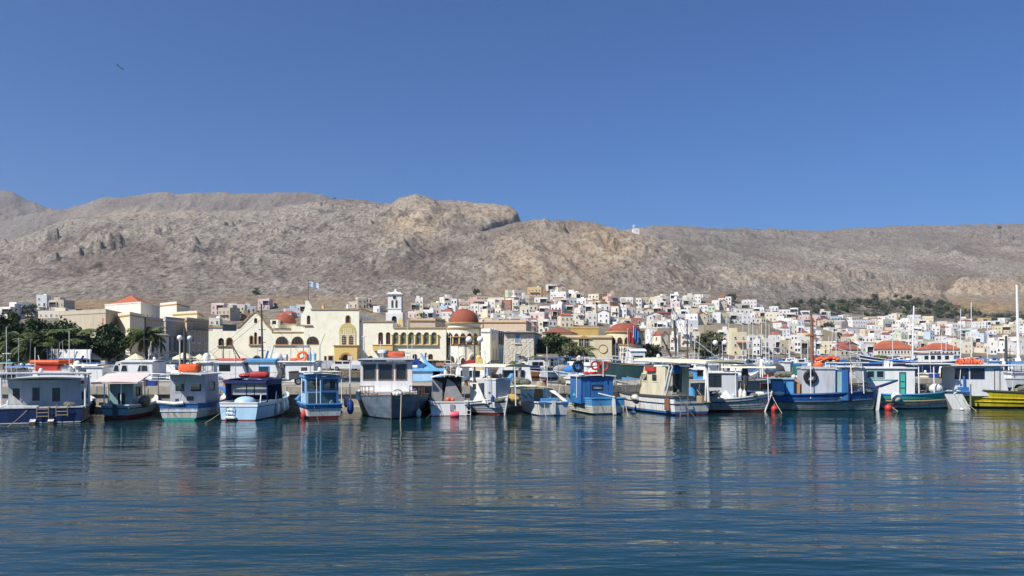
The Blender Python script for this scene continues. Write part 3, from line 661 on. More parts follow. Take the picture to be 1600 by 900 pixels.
    rt = MB('cream wall'); rt.lathe([(R,0),(R,Z(514)),(R*.965,Z(513)),(R*.965,Z(505.5))], 40, (cx,cy,0)); rt.build('wall', root, True)
    for z0,z1,ex in ((513.4,511.2,.25),(505.4,503,.35),(539.6,538,.18)):
        m = MB('ochre trim'); m.lathe([(R*.94,Z(z0)),(R+ex,Z(z0)),(R+ex,Z(z1)),(R*.94,Z(z1))], 40, (cx,cy,0)); m.build('cornice', root)
    m = MB('dome red'); rd = 23.5*GY/F; m.lathe([(rd*math.cos(t), Z(503)+(Z(481)-Z(503))*math.sin(t)) for t in [PI/2*i/10 for i in range(11)]], 36, (cx,cy,0)); m.build('dome', root, True)
    m = MB('ochre trim'); m.lathe([(R-.1,Z(527)),(R+.55,Z(527)),(R+.55,Z(525.8)),(R-.1,Z(525.8))], 30, (cx,cy,0), -PI*.86, -PI*.14); m.build('ledge', root)
    for deg, z0, z1_, w_ in [(-90,Z(537.5),Z(520.5),1.25),(-112,Z(537.5),Z(520.5),1.25),(-68,Z(537.5),Z(520.5),1.25),(-45,Z(537.5),Z(520.5),1.25),(-90,.1,Z(559),0.92),(-135,Z(537.5),Z(520.5),1.25)]+([(-130,.1,Z(556),1.4),(-52,.1,Z(556),1.4)]):
        t = math.radians(deg); p = (cx+(R+.02)*math.cos(t), cy+(R+.02)*math.sin(t), z0)
        put_win(root, 'arch', p, t+PI/2, w_, z1_-z0)
        if z0 < 1:
            m = MB('cream wall'); m.ring((0,0,0), w_*.5+.55, .12, 'Y', 24, 5); o = m.build('arch_moulding', root, loc=(cx+(R-.02)*math.cos(t), cy+(R-.02)*math.sin(t), z1_-w_*.5), rot=(0,0,t+PI/2))
    for deg in (-101,-79,-123,-57):
        t = math.radians(deg); m = MB('yellow wall'); m.tube([(cx+(R+.25)*math.cos(t),cy+(R+.25)*math.sin(t),Z(538)),(cx+(R+.25)*math.cos(t),cy+(R+.25)*math.sin(t),Z(527))],.17,8); m.build('column', root)
    # roof clutter
    for (px,py,w_,h_,mt) in ((499,481,3,9,'yellow wall'),(517,482,6,3,'white plastic'),(538,482,3,11,'house white'),(505,482,4,3,'house cream')):
        m = MB(mt); zz = Z(484)-.4; m.box(X(px)-w_*.07,X(px)+w_*.07,3,4.2,zz,zz+h_*.135+.4); m.mat('house grey'); m.box(X(px)-w_*.08,X(px)+w_*.08,2.9,4.3,zz+h_*.135+.4,zz+h_*.135+.5); m.build('chimney', root)
    return X, Z, root
GX, GZ, GOV = gov()
def flag(mats, px, topy, boty, Y, w_, h_, label, pole_mat='mast white', stripes=None, droop=.25):
    z0 = PZ(boty,Y); z1 = PZ(topy,Y)
    r = thing('flagpole', label[0], 'flagpole', (PX(px,Y),Y,z0)); m = MB(pole_mat); m.tube([(0,0,0),(0,0,z1-z0)], .07, 6, .04); m.ball((0,0,z1-z0),.1,6,4); m.build('pole', r)
    fl = MB(); n = 10; k = len(stripes)
    for j, mt in enumerate(stripes):
        fl.mat(mt); za = z1-z0-.1-h_*j/k; zb = z1-z0-.1-h_*(j+1)/k
        rows = [[(.06+w_*i/n, .16*math.sin(i*1.1), z-droop*w_*(i/n)**1.4) for i in range(n+1)] for z in (zb,za)]
        fl.grid(rows)
    o = fl.build('flag', None, True, loc=(PX(px,Y),Y,z0)); tag(o, label[1], 'flag')
    if len(stripes) > 5:
        c = MB('house white'); c.box(.08,w_*.34,-.04,.15,z1-z0-.1-h_*.30,z1-z0-.1-h_*.24); c.build('cross', o)
flag(None, 482, 438, 471, GY+2, 2.2, 1.25, ('dark flagpole on the stepped gable of the cream building','blue and white striped flag flying above the cream building'), 'dark grey', ['shutter blue','house white']*4+['shutter blue'])
# ---------------------------------------------------------------- right return wing, stone house, bell tower, hall
r, q, z1 = corner_building('arcaded_annex', 'pale building with arched side windows between the rotunda and the stone house', 'building', (766,168), (751.5,168.6), (796,205), 517, 'cream wall', [], 
   [('archw',.10,5.2,1.1,2.6),('archw',.2,5.2,1.1,2.6),('archw',.12,.6,1.4,3.0),('archw',.26,.6,1.4,3.0),('arch',.42,4.6,2.2,2.9),('arch',.52,4.6,2.2,2.9),('arch',.62,4.6,2.2,2.9),('archw',.45,.6,1.4,3.0),('archw',.6,.6,1.4,3.0)], cornice='house offwhite')
r, q, z1 = corner_building('stone_house', 'square stone block house with blue shutters and a dark overhanging eave', 'house', (834,160), (788,159.5), (846,181), 519.5, 'stone blocks',
   [('lblue',.45,4.25,1.15,2.15),('lblue',.45,.35,1.1,1.9)], [('lblue',.5,4.25,1.1,2.1)], cornice='concrete', parapet=.12, roof=('concrete',.5,.07))
m = MB('stone blocks')
for i in range(16):      # courses of stone standing a little proud of the front wall
    for j in range(7):
        z = .25+i*.42; x0 = -5.75+j*.84+(i%2)*.3+rnd.uniform(-.05,.05); wz = rnd.uniform(.55,.75)
        if (4.0 < z+.3 and z < 6.6 and -4.1 < x0+wz and x0 < -2.3) or (z < 2.5 and -4.1 < x0+wz and x0 < -2.3): continue
        if x0+wz > -.05: continue
        t = (x0+.3)/(-5.86); m.box(x0, x0+wz, -.03-.5*t, .05-.5*t+.02, z, z+.36)
o = m.build('wall_stones', r); kind(o, 'stuff')
def tower():
    Y = 232; r = thing('bell_tower', 'white church bell tower with paired arched openings and a clock', 'bell tower', (PX(616.5,Y),Y,2)); s = Y/F
    Z = lambda py: PZ(py,Y)-2
    hw = 10.5*s
    m = MB('house white'); 
    op = [arch(-5.2*s,-1.2*s,Z(482),Z(469),8), arch(1.2*s,5.2*s,Z(482),Z(469),8)]
    m.plate(rect(-hw,hw,Z(490),Z(460)), op, (0,0,0),(1,0,0),(0,0,1),(0,.4,0)); m.plate(rect(-hw,hw,Z(490),Z(460)), op, (0,2*hw-.4,0),(1,0,0),(0,0,1),(0,.4,0))
    m.plate(rect(.4,2*hw-.4,Z(490),Z(460)), [[(a+hw,b) for a,b in o] for o in op], (hw-.4,0,0),(0,1,0),(0,0,1),(.4,0,0)); m.plate(rect(.4,2*hw-.4,Z(490),Z(460)), [[(a+hw,b) for a,b in o] for o in op], (-hw,0,0),(0,1,0),(0,0,1),(.4,0,0))
    m.box(-hw+.4,hw-.4,.4,2*hw-.4,Z(461),Z(460)-.02)
    m.build('belfry', r)
    m = MB('house white'); m.plate(rect(-hw*1.25,hw*1.25,-2,Z(490)), [arch(-4*s,4*s,Z(505),Z(494),8)], (0,-.7,0),(1,0,0),(0,0,1),(0,.5,0)); m.box(-hw*1.25,hw*1.25,-.19,2*hw+.7,-2,Z(490)); m.build('base', r)
    m = MB('interior dark'); m.box(-4.2*s,4.2*s,-.24,-.2,Z(506),Z(493)); m.build('opening', r)
    for z0,ex in ((490,.5),(482.8,.15),(460,.45)):
        m = MB('house white'); m.box(-hw-ex,hw+ex,-ex,2*hw+ex,Z(z0)+.003,Z(z0-1.6)); m.build('cornice', r)
    m = MB('house white'); m.add([(-hw,0,Z(458.4)),(hw,0,Z(458.4)),(hw,2*hw,Z(458.4)),(-hw,2*hw,Z(458.4)),(0,hw,Z(454))],[(0,1,4),(1,2,4),(2,3,4),(3,0,4)]); m.ball((0,hw,Z(453.5)),.35,8,5); m.box(-.06,.06,hw-.06,hw+.06,Z(453),Z(450)); m.box(-.35,.35,hw-.05,hw+.05,Z(451.6),Z(451)); m.build('cap', r)
    m = MB('house white')
    for sx in (-1,0,1): m.add([(sx*hw*.8-.5,-.2,Z(458.4)),(sx*hw*.8+.5,-.2,Z(458.4)),(sx*hw*.8,-.2,Z(455.5)),(sx*hw*.8-.5,.1,Z(458.4)),(sx*hw*.8+.5,.1,Z(458.4)),(sx*hw*.8,.1,Z(455.5))],[(0,1,2),(5,4,3),(0,3,4,1),(1,4,5,2),(2,5,3,0)])
    m.build('finials', r)
    m = MB('interior dark'); m.lathe([(0,-.05),(3*s,-.05),(3*s,0)], 16, (0,0,Z(465)), axis='Y'); m.mat('house white'); m.ring((0,-.06,Z(465)),3*s,.06,'Y',16,4); m.build('clock', r)
    m = MB('bronze'if 'bronze' in MATS else 'ochre trim'); m.lathe([(0,.7),(.25,.65),(.45,.2),(.6,0)], 12, (0,hw,Z(478))); m.build('bell', r, True)
    o = MB('yellow wall'); o.plate([(-.55,0),(.55,0),(.55,1.7),(.3,2.3),(0,2.6),(-.3,2.3),(-.55,1.7)],[arch(-.25,.25,.3,1.4)],(0,0,0),(1,0,0),(0,0,1),(0,.5,0))
    g = o.build('gable_ornament', GOV, loc=(GX(619.5), 6, GZ(513.4))); 
tower()
r, q, z1 = corner_building('yellow_hall', 'long low yellow hall with pedimented windows behind the dark green tree', 'building', (956,198), (838,197), (962,230), 527, 'yellow wall' if 0 else 'house yellow',
   [('tall',.595,3.5,1.5,2.6),('tall',.66,3.5,1.5,2.6),('tall',.37,3.5,1.5,2.6),('tall',.08,3.5,1.5,2.6)], [], cornice='ochre trim')
for t in (.63,.37):
    p = q[3]+(q[0]-q[3])*t; mm = MB('ochre trim'); w_ = 1.9 if t > .5 else 1.2
    mm.add([(-w_,0,0),(w_,0,0),(0,0,.8),(-w_,.3,0),(w_,.3,0),(0,.3,.8)],[(0,1,2),(5,4,3),(0,3,4,1),(1,4,5,2),(2,5,3,0)]); mm.build('pediment', r, loc=(p.x,p.y-.3,6.4))
mm = MB('ochre trim'); mm.ring((0,0,0),1.05,.1,'Y',20,5); p = q[3]+(q[0]-q[3])*.88; mm.build('round_moulding', r, loc=(p.x,p.y-.05,3.9))
def rot2():
    Y = 200; s = Y/F; r = thing('rotunda', 'smaller cream round tower with a red dome behind the flagpoles', 'rotunda', (PX(979,Y),Y+4,1.4)); Z = lambda py: PZ(py,Y)-1.4; R = 29*s
    m = MB('house yellow'); m.lathe([(R,-1),(R,Z(519))], 36); m.build('wall', r, True)
    for a,b,e in ((519,517,.4),(539.5,538,.2)):
        m = MB('ochre trim'); m.lathe([(R-.2,Z(a)),(R+e,Z(a)),(R+e,Z(b)),(R-.2,Z(b))],36); m.build('cornice', r)
    m = MB('dome red'); rd = 25*s; m.lathe([(rd*math.cos(t), Z(517)+(Z(503.5)-Z(517))*math.sin(t)) for t in [PI/2*i/9 for i in range(10)]],32); m.build('dome', r, True)
    for k, deg in enumerate((-90,-112,-68,-134,-46)):
        t = math.radians(deg); put_win(r,'arch',((R+.02)*math.cos(t),(R+.02)*math.sin(t),Z(537)),t+PI/2,1.3,Z(527)-Z(537)); put_win(r,'tall',((R+.02)*math.cos(t+.2),(R+.02)*math.sin(t+.2),.5),t+.2+PI/2,1.2,Z(543)-.5)
rot2()
r_ = dict(cornice='tile red')
corner_building('yellow_house', 'pale yellow house with a low red hipped roof above the long yellow hall','house',(892,215),(848,214),(906,230),519.5,'house yellow',[],[],roof=('tile red',1.3,.05))
corner_building('ochre_block', 'bright ochre block with blue-framed window on the roof of the yellow hall','house',(915,225),(891,224),(935,226),513,'yellow wall',grid_w('shut',2,[5.2],1.1,1.4,.2,.8),[])
corner_building('peach_building', 'long peach flat-roofed building with paired windows behind the stone house','building',(822,232),(756,232),(830,250),503,'house peach',grid_w('brown',4,[7.3],1.2,1.7,.35,.95),[])
corner_building('small_peach_house', 'peach house with two blue doors peering over the loggia roof','house',(680,215),(641,214),(696,222),500.5,'house peach',[('blue',.23,6.4,1.5,2.6),('blue',.53,6.4,1.5,2.6)],[])
def text_obj(cu, name):
    t = bpy.data.objects.new('tmp', cu); C.objects.link(t); bpy.context.view_layer.update()
    me = bpy.data.meshes.new_from_object(t.evaluated_get(bpy.context.evaluated_depsgraph_get())); C.objects.unlink(t); bpy.data.objects.remove(t)
    o = bpy.data.objects.new(name, me); C.objects.link(o); return o
# ---------------------------------------------------------------- promenade buildings at the left
r, q, z1 = corner_building('hotel', 'large plain beige hotel wall with an orange vertical sign at its corner','hotel',(165,140),(92,148),(191,152),487,'house stone',[],
    [('brown',.22,5.2,1.1,2.1),('brown',.5,5.2,1.1,2.1),('brown',.78,5.2,1.1,2.1),('brown',.5,1,1.2,2.4)],cornice='house stone')
try:
    for i, ch in enumerate('OLYMPIC'):
        cu = bpy.data.curves.new('sign_letter', 'FONT'); cu.body = ch; cu.size = .46; cu.extrude = .03; cu.align_x = 'CENTER'; cu.materials.append(MATS['orange plastic'])
        o = text_obj(cu,'sign_letter'); o.parent = r; dv = (q[3]-q[0]).normalized(); p = dv*.75; a_ = math.atan2(-dv.y,-dv.x)
        o.location = (p.x+.10*math.sin(a_), p.y-.10*math.cos(a_), 8.5-i*.34); o.rotation_euler = (PI/2,0,a_)
except Exception as e: print(e)
corner_building('red_roofed_house','tall cream house with an orange tiled hipped roof, highest on the promenade','house',(220,186),(164,196),(249,203),471.5,'house ivory',[],grid_w('dark',3,[10.0],1.2,1.7,.2,.95)+grid_w('dark',3,[5.5],1.2,1.7,.2,.95),roof=('tile orange',2.4,-.12),cornice='house ivory')
corner_building('pilaster_house','cream two-storey house with tall arched windows behind the single palm','house',(203,140),(184,146),(226,150),491.5,'house cream',[],[('archw',.25,4.2,1.1,3.0),('archw',.7,4.2,1.1,3.0),('door',.25,.1,1.2,2.6),('door',.7,.1,1.2,2.6)])
corner_building('grey_townhouse','narrow grey house with small windows right of the single palm','house',(228,150),(224,151),(256,158),499,'house grey',[],grid_w('dark',3,[5.2,2.0],.9,1.4))
corner_building('low_shop','low cream shop with a sloping canopy roof and brown doors','shop',(236,135),(226,136),(264,140),523,'house offwhite',[],[('door',.25,.1,1.1,2.5),('door',.6,.1,1.1,2.5)],roof=('concrete',.3,.12))
r, q, z1 = corner_building('neoclassical_house','grey neoclassical house with four tall windows and a parapet','house',(259,142),(256,143),(292,150),499,'house grey',[],grid_w('tall',4,[2.6],.75,2.9,.05,.97)+grid_w('dark',4,[6.0],.55,.6,.05,.97),cornice='house offwhite')
corner_building('cream_block','cream stepped block with a dark terrace window above the promenade','house',(276,178),(250,184),(296,190),474.5,'house ivory',[],[('brown',.5,9.4,2.2,1.6)])
corner_building('cream_terrace_house','wide pale yellow upper storey right of the cream stepped block','house',(308,172),(270,178),(318,184),489,'house yellow',[],[])
r, q, z1 = corner_building('balcony_house','shaded beige house with two iron balconies beside the cream building','house',(292,146),(289,147),(326,156),500,'house stone',[],grid_w('dark',3,[4.2,.6],1.1,2.3,.1,.95))
for z in (3.9,.5):
    m = MB('dark grey'); dv = q[1]-q[0]; rz = math.atan2(dv.y,dv.x); L_ = dv.length
    m.box(.3,L_-.3,-.9,0,-.12,0); m.box(.3,L_-.3,-.9,-.86,.9,.95)
    for i in range(18): m.box(.3+i*(L_-.6)/17,.33+i*(L_-.6)/17,-.9,-.86,0,.9)
    m.build('balcony', r, loc=(q[0].x,q[0].y,z+3.3 if z>1 else z), rot=(0,0,rz))
# ---------------------------------------------------------------- town houses
BOX = MB('house white').box(-.5,.5,0,1,0,1).mesh('wall')
PAR = MB('house white'); PAR.plate(rect(-.5,.5,0,1), [rect(-.47,.47,.03,.97)], (0,0,0),(1,0,0),(0,1,0),(0,0,1)); PAR = PAR.mesh('parapet')
SLAB = MB('house offwhite').box(-.52,.52,-.02,1.02,0,1).mesh('roof')
HIP = MB('tile red').add([(-.54,-.04,0),(.54,-.04,0),(.54,1.04,0),(-.54,1.04,0),(-.2,.5,1),(.2,.5,1)],[(0,1,5,4),(1,2,5),(2,3,4,5),(3,0,4),(3,2,1,0)]).mesh('roof')
GAB = MB('house white').add([(-.5,0,0),(.5,0,0),(0,0,1),(-.5,1,0),(.5,1,0),(0,1,1)],[(0,1,2),(5,4,3)]); GAB.mat('tile red'); GAB.add([(-.55,-.05,-.08),(0,-.05,1.0),(0,1.05,1.0),(-.55,1.05,-.08),(-.55,-.05,.04),(0,-.05,1.12),(0,1.05,1.12),(-.55,1.05,.04)],[(0,1,2,3),(7,6,5,4),(0,4,5,1),(2,6,7,3),(3,7,4,0)]); GAB.add([(.55,-.05,-.08),(0,-.05,1.0),(0,1.05,1.0),(.55,1.05,-.08),(.55,-.05,.04),(0,-.05,1.12),(0,1.05,1.12),(.55,1.05,.04)],[(3,2,1,0),(4,5,6,7),(1,5,4,0),(3,7,6,2),(0,4,7,3)]); GAB = GAB.mesh('roof')
BAL = MB('house offwhite').box(-.5,.5,-1.3,0,-.15,0); BAL.mat('dark grey'); BAL.box(-.5,.5,-1.3,-1.26,.85,.9)
for i in range(9): BAL.box(-.5+i*.1225,-.49+i*.1225,-1.3,-1.27,0,.85)
BAL = BAL.mesh('balcony')
AWN = MB('canvas white').add([(-.5,-1.6,-.5),(.5,-1.6,-.5),(.5,0,0),(-.5,0,0),(-.5,-1.6,-.46),(.5,-1.6,-.46),(.5,0,.04),(-.5,0,.04)],[(3,2,1,0),(4,5,6,7),(0,1,5,4),(1,2,6,5),(2,3,7,6),(3,0,4,7)]).mesh('awning')
TANK = MB('steel').obox((0,0,.5),(1.6,.9,.06),0,0,.6); TANK.tube([(-.7,.35,.95),(.7,.35,.95)],.28,8); TANK.box(-.6,-.5,.1,.4,0,.9); TANK.box(.5,.6,.1,.4,0,.9); TANK = TANK.mesh('solar_heater')
ANT = MB('dark grey').tube([(0,0,0),(0,0,2.6)],.06,4); ANT.tube([(-.6,0,2.3),(.6,0,2.3)],.04,4); ANT.tube([(-.4,0,1.9),(.4,0,1.9)],.04,4); ANT = ANT.mesh('antenna')
REC = MB('interior dark').box(-.5,.5,-.03,.0,0,1); REC.mat('house offwhite'); REC.box(-.54,-.5,-.5,0,0,1); REC.box(.5,.54,-.5,0,0,1); REC.box(-.56,.56,-.55,0,1.001,1.08); REC = REC.mesh('shaded_terrace')  # flat dark panel paints the shade of a recessed terrace
CN = dict(white='white', cream='cream', ivory='ivory', yellow='yellow', ochre='ochre', pink='pink', salmon='salmon', brick='brick red', stone='beige', grey='grey', blue='pale blue', green='pale green', peach='peach', brown='brown', offwhite='off-white')
HOUSES = []
def zone(px):
    for lim, s in ((60,'by the left edge'),(130,'behind the palm grove'),(330,'behind the promenade'),(480,'behind the left wing'),(640,'near the bell tower'),(700,'behind the loggia roof'),(762,'behind the large red dome'),(845,'above the stone house'),(930,'above the yellow hall'),(1010,'above the small rotunda'),(1080,'behind the dark green ketch'),(1150,'behind the twin-globe lamp'),(1225,'behind the yacht masts'),(1300,'behind the brown mast'),(1360,'left of orange roof'),(1440,'around orange roof'),(1510,'behind the blue-hulled gulet'),(1570,'above the yellow boat'),(9999,'by the right edge')):
        if px < lim: return s
def plan_house(px, py, wpx, st, col, roof='flat', hh=None, **k):
    HOUSES.append(dict(px=px, py=py, w=wpx, st=st, col=col, roof=roof, hh=hh, **k))
# individually placed houses read off the photograph: px centre, base py, width px, storeys, colour, roof
for t in [(12,486,26,1,'brown','flat'),(20,492,18,2,'white','flat'),(65,487,15,3,'white','flat'),(88,488,26,2,'stone','flat'),(35,494,34,1,'offwhite','flat'),(80,497,40,1,'cream','flat'),(110,495,22,1,'grey','flat'),(6,500,26,2,'offwhite','flat'),
          (345,484,22,1,'white','flat'),(362,484,16,1,'white','flat'),(340,492,20,2,'pink','flat'),(372,494,20,2,'cream','flat'),(350,500,22,2,'stone','flat'),(392,488,14,1,'white','flat'),(412,484,18,2,'pink','flat'),(455,492,18,1,'blue','flat'),(470,494,14,2,'offwhite','flat'),(335,508,16,1,'ivory','flat'),(446,498,20,1,'salmon','hip'),(385,500,18,1,'brown','flat'),
          (552,481,16,1,'cream','flat'),(566,482,14,2,'stone','flat'),(576,481,10,2,'pink','flat'),(588,488,12,1,'offwhite','flat'),
          (655,483,12,2,'ivory','flat'),(645,497,16,1,'pink','flat'),(668,494,16,1,'white','flat'),(680,490,14,2,'stone','flat'),(700,472+8,14,2,'ivory','flat'),(720,480,20,1,'peach','flat'),(745,484,28,2,'salmon','flat'),
          (775,473,26,1,'cream','flat'),(800,468,14,2,'green','flat'),(812,469,18,2,'pink','flat'),(835,463,22,2,'ochre','flat'),(855,466,16,1,'brown','flat'),(895,464,20,1,'white','flat'),(872,471,26,2,'offwhite','flat'),(845,473,20,1,'white','flat'),
          (877,482,19,2,'pink','flat'),(893,481,20,2,'white','flat'),(869,493,18,2,'white','flat'),(886,493,20,2,'ivory','flat'),(958,478,18,2,'salmon','flat'),(979,479,20,2,'white','flat'),(961,487,16,1,'brick','flat'),(932,479,18,1,'offwhite','flat'),
          (923,502,17,3,'cream','flat'),(943,505,18,2,'white','gable'),(905,508,14,2,'ivory','flat'),(886,511,20,2,'cream','hip'),(839,507,24,2,'pink','flat'),(1024,508,22,2,'white','gable'),(1040,505,20,2,'brick','hip'),(1013,492,18,1,'ivory','gable'),
          (1062,492,16,1,'ivory','flat'),(1085,490,16,1,'stone','flat'),(1080,507,20,2,'white','flat'),(1097,507,16,2,'yellow','gable'),(1105,482,24,1,'grey','flat'),(1145,487,16,1,'white','gable'),(1160,482,22,1,'grey','flat'),(1172,481,20,2,'white','flat'),(1132,505,18,2,'yellow','flat'),(1150,506,20,2,'offwhite','flat'),
          (1080,530,24,3,'white','flat'),(1022,528,24,1,'white','flat'),(1040,532,14,2,'blue','flat'),(1236,502,14,2,'peach','flat'),(1262,505,26,2,'pink','flat'),(1225,512,22,2,'white','flat'),
          (1350,512,40,2,'white','flat'),(1387,511,20,2,'ivory','flat'),(1313,507,15,1,'offwhite','flat'),(1333,521,22,1,'white','flat'),(1410,512,20,2,'white','flat'),(1430,503,16,2,'white','flat'),(1450,505,15,2,'yellow','flat'),(1437,511,20,2,'ivory','flat'),
          (1268,538,20,2,'ochre','flat'),(1260,553,26,2,'yellow','flat'),(1290,553,22,2,'yellow','flat'),(1140,550,26,2,'cream','flat'),(1155,556,24,3,'yellow','flat'),(1330,560,28,2,'stone','gable'),(1352,548,26,1,'white','hip'),(1355,560,22,2,'white','flat'),(1561,507,14,1,'white','flat'),(1567,521,24,2,'yellow','flat'),(1544,535,20,2,'blue','flat')]:
    plan_house(*t)
manual = list(HOUSES)
pal = ['white']*5+['offwhite']*7+['ivory']*7+['cream']*7+['yellow']*2+['ochre','peach','peach','pink','salmon','brick']+['stone']*7+['grey']*3+['blue','green','brown']
rr = random.Random(42)
def clash(px, py, w_):
    return any(abs(px-h['px']) < (w_+h['w'])*.36 and abs(py-h['py']) < 5.5 for h in manual)
for row in range(14):
    px = 628
    while px < 1690:
        w_ = rr.uniform(9,17)
        top = float(TOWN(px,3))+5; bot = 521 if px < 845 else (512 if px < 965 else (533 if px < 1010 else 556))
        if px < 705: top += 8
        py = top+row*7.2+rr.uniform(-2.4,2.4)+3*math.sin(px/37+row)
        px += w_*.5
        ok = py < bot and not (1075 < px < 1215 and 507 < py < 535) and not (px < 705 and row > 2) and not (px < 640)
        if 1300 < px and rr.random() < .06: ok = False
        if ok and not clash(px, py, w_) and rr.random() < .93:
            st = rr.choice([1,1,2,2,2]) if row > 0 else rr.choice([1,2])
            c = rr.choice(pal)
            if rr.random() < (.5 if px > 1000 else .15): c = rr.choice(['white','white','white','offwhite','offwhite'])
            if px < 1000 and c == 'grey': c = 'cream'
            plan_house(px, py, w_, st, c, rr.choices(['flat','hip','gable'],[.89,.06,.05])[0])
        px += w_*.5+rr.uniform(0,2)
for h in HOUSES: h['Y'] = depth_for(h['px'], h['py'])
HOUSES.sort(key=lambda h: -h['w']*h['st'] - (1000 if h in manual else 0))
IND = HOUSES[:298]; REST = HOUSES[298:]
rr = random.Random(5)
TR = {'flat':'flat roof','hip':'red hipped roof','gable':'gabled roof'}
def house_geo(h):
    Y = h['Y']; h['X'] = PX(h['px'],Y); h['z'] = float(town_z(np.array([h['px']]), np.array([Y]))[0]); h['wm'] = h['w']*Y/F; h['hm'] = min(3.05*h['st']+.3, 10.0); h['dm'] = rr.uniform(6,9); h['rz'] = rr.uniform(-.45,.45)
labels = {}
for h in IND:
    house_geo(h); h['bal'] = h['st'] > 1 and rr.random() < .4; h['awn'] = rr.random() < .16; h['win'] = rr.choice(['dark','dark','dim','blue','brown','dark']); h['tank'] = h['roof'] == 'flat' and rr.random() < .3; h['shed'] = h['roof'] == 'flat' and rr.random() < .28
    top = float(TOWN(h['px'],3)); bot = 556; f_ = (h['py']-top)/(bot-top)
    tier = 'top row' if f_ < .16 else 'upper slope' if f_ < .4 else 'middle slope' if f_ < .7 else 'lower town'
    ft = TR[h['roof']] if h['roof'] != 'flat' else ('balcony' if h['bal'] else 'solar heater' if h['tank'] else 'rooftop hut' if h['shed'] else 'awning' if h['awn'] else {'blue':'blue windows','brown':'brown windows'}.get(h['win'],'plain flat roof'))
    h['lab'] = f"{CN[h['col']]} {['','one','two','three'][h['st']]}-storey house, {ft}, {tier} {zone(h['px'])}"
    labels.setdefault(h['lab'], []).append(h)
ORD = ['leftmost','second','third','fourth','fifth','sixth from left','seventh from left','eighth from left']
for lab, hs in labels.items():
    if len(hs) > 1:
        hs.sort(key=lambda h: h['px'])
        for i, h in enumerate(hs): h['lab'] = (('left one: ' if i == 0 else 'right one: ') if len(hs) == 2 else ORD[min(i,7)]+': ')+lab
for h in IND:
    w_, hh, d = h['wm'], h['hm'], h['dm']; col = 'house '+h['col']
    r = thing('house', h['lab'], 'house', (h['X'],h['Y'],h['z']), h['rz'], 'houses of the hillside town')
    inst('wall', BOX, r, (0,0,-3), (0,0,0), (w_,d,hh+3), col)
    if h['roof'] == 'hip': inst('roof', HIP, r, (0,0,hh+.01), (0,0,0), (w_,d,1.5), rr.choice(['tile red','tile orange']))
    elif h['roof'] == 'gable': inst('roof', GAB, r, (0,0,hh+.01), (0,0,0), (w_,d,1.6), col)
    else:
        inst('parapet', PAR, r, (0,0,hh+.004), (0,0,0), (w_+.06,d+.06,.55), rr.choice([col,col,'house offwhite','house '+rr.choice(['brick','ochre','white'])]))
        if h['tank']: inst('solar_heater', TANK, r, (w_*rr.uniform(-.25,.25), d*.5, hh+.02), (0,0,rr.uniform(-.3,.3)))
        if h['shed']: inst('rooftop_hut', BOX, r, (w_*rr.choice([-.22,.22]), d*.35, hh+.003), (0,0,0), (w_*.42,d*.45,2.3), col)
    n = max(2, int(w_/2.3)); 
    for s_ in range(h['st']):
        for i in range(n):
            if rr.random() < .1: continue
            x = -w_/2+w_*(i+.5)/n; dr = (s_ == 0 and i == n//2) or (h['bal'] and s_ == 1 and i == n//2)
            inst('door' if dr else 'window', FW[h['win']], r, (x,-.02,.1+3.05*s_ if dr else 1.0+3.05*s_), (0,0,0), (1.1,1,2.25 if dr else 0.92))
    if d > 6:
        inst('window', FW[h['win']], r, (w_/2+.02, d*.35, hh-2.1), (0,0,PI/2), (1.0,1,1.3)); inst('window', FW[h['win']], r, (-w_/2-.02, d*.5, hh-2.1), (0,0,-PI/2), (1.0,1,1.3))
    if rr.random() < .4: inst('antenna', ANT, r, (w_*rr.uniform(-.35,.35), d*rr.uniform(.2,.8), hh), (0,0,rr.uniform(0,3)))
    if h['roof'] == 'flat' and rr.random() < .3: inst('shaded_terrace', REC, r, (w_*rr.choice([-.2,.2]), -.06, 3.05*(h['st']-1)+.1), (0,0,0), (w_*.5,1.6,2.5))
    if h['bal']: inst('balcony', BAL, r, (0,-.03,3.05), (0,0,0), (w_*.7,1,1))
    if h['awn']: inst('awning', AWN, r, (w_*.1,-.03,2.9 if h['st'] == 1 else 5.8), (0,0,0), (w_*.6,1,1), rr.choice(['canvas white','canvas navy','tile red','canvas grey','canvas green']))
mb = MB()
for h in REST:
    house_geo(h); R = Matrix.Rotation(h['rz'],3,'Z'); o = Vector((h['X'],h['Y'],h['z'])); w_,hh,d = h['wm'],h['hm'],h['dm']
    def bx(x0,x1,y0,y1,z0,z1,mt):
        mb.mat(mt); mb.hexa([o+R@Vector(p) for p in [(x0,y0,z0),(x1,y0,z0),(x1,y1,z0),(x0,y1,z0),(x0,y0,z1),(x1,y0,z1),(x1,y1,z1),(x0,y1,z1)]])
    bx(-w_/2,w_/2,0,d,-3,hh,'house '+h['col']); bx(-w_/2-.05,w_/2+.05,-.05,.2,hh+.003,hh+.5,'house '+h['col'])
    n = max(2,int(w_/2.4))
    for s_ in range(h['st']):
        for i in range(n): x = -w_/2+w_*(i+.5)/n; bx(x-.6,x+.6,-.05,-.01,.8+3.05*s_,2.45+3.05*s_,'house offwhite'); bx(x-.45,x+.45,-.07,-.051,.95+3.05*s_,2.3+3.05*s_,'glass dim')
o = mb.build('distant_houses'); kind(o,'stuff'); o['label'] = 'smaller pale houses filling the gaps in the hillside town'; o['category'] = 'houses'
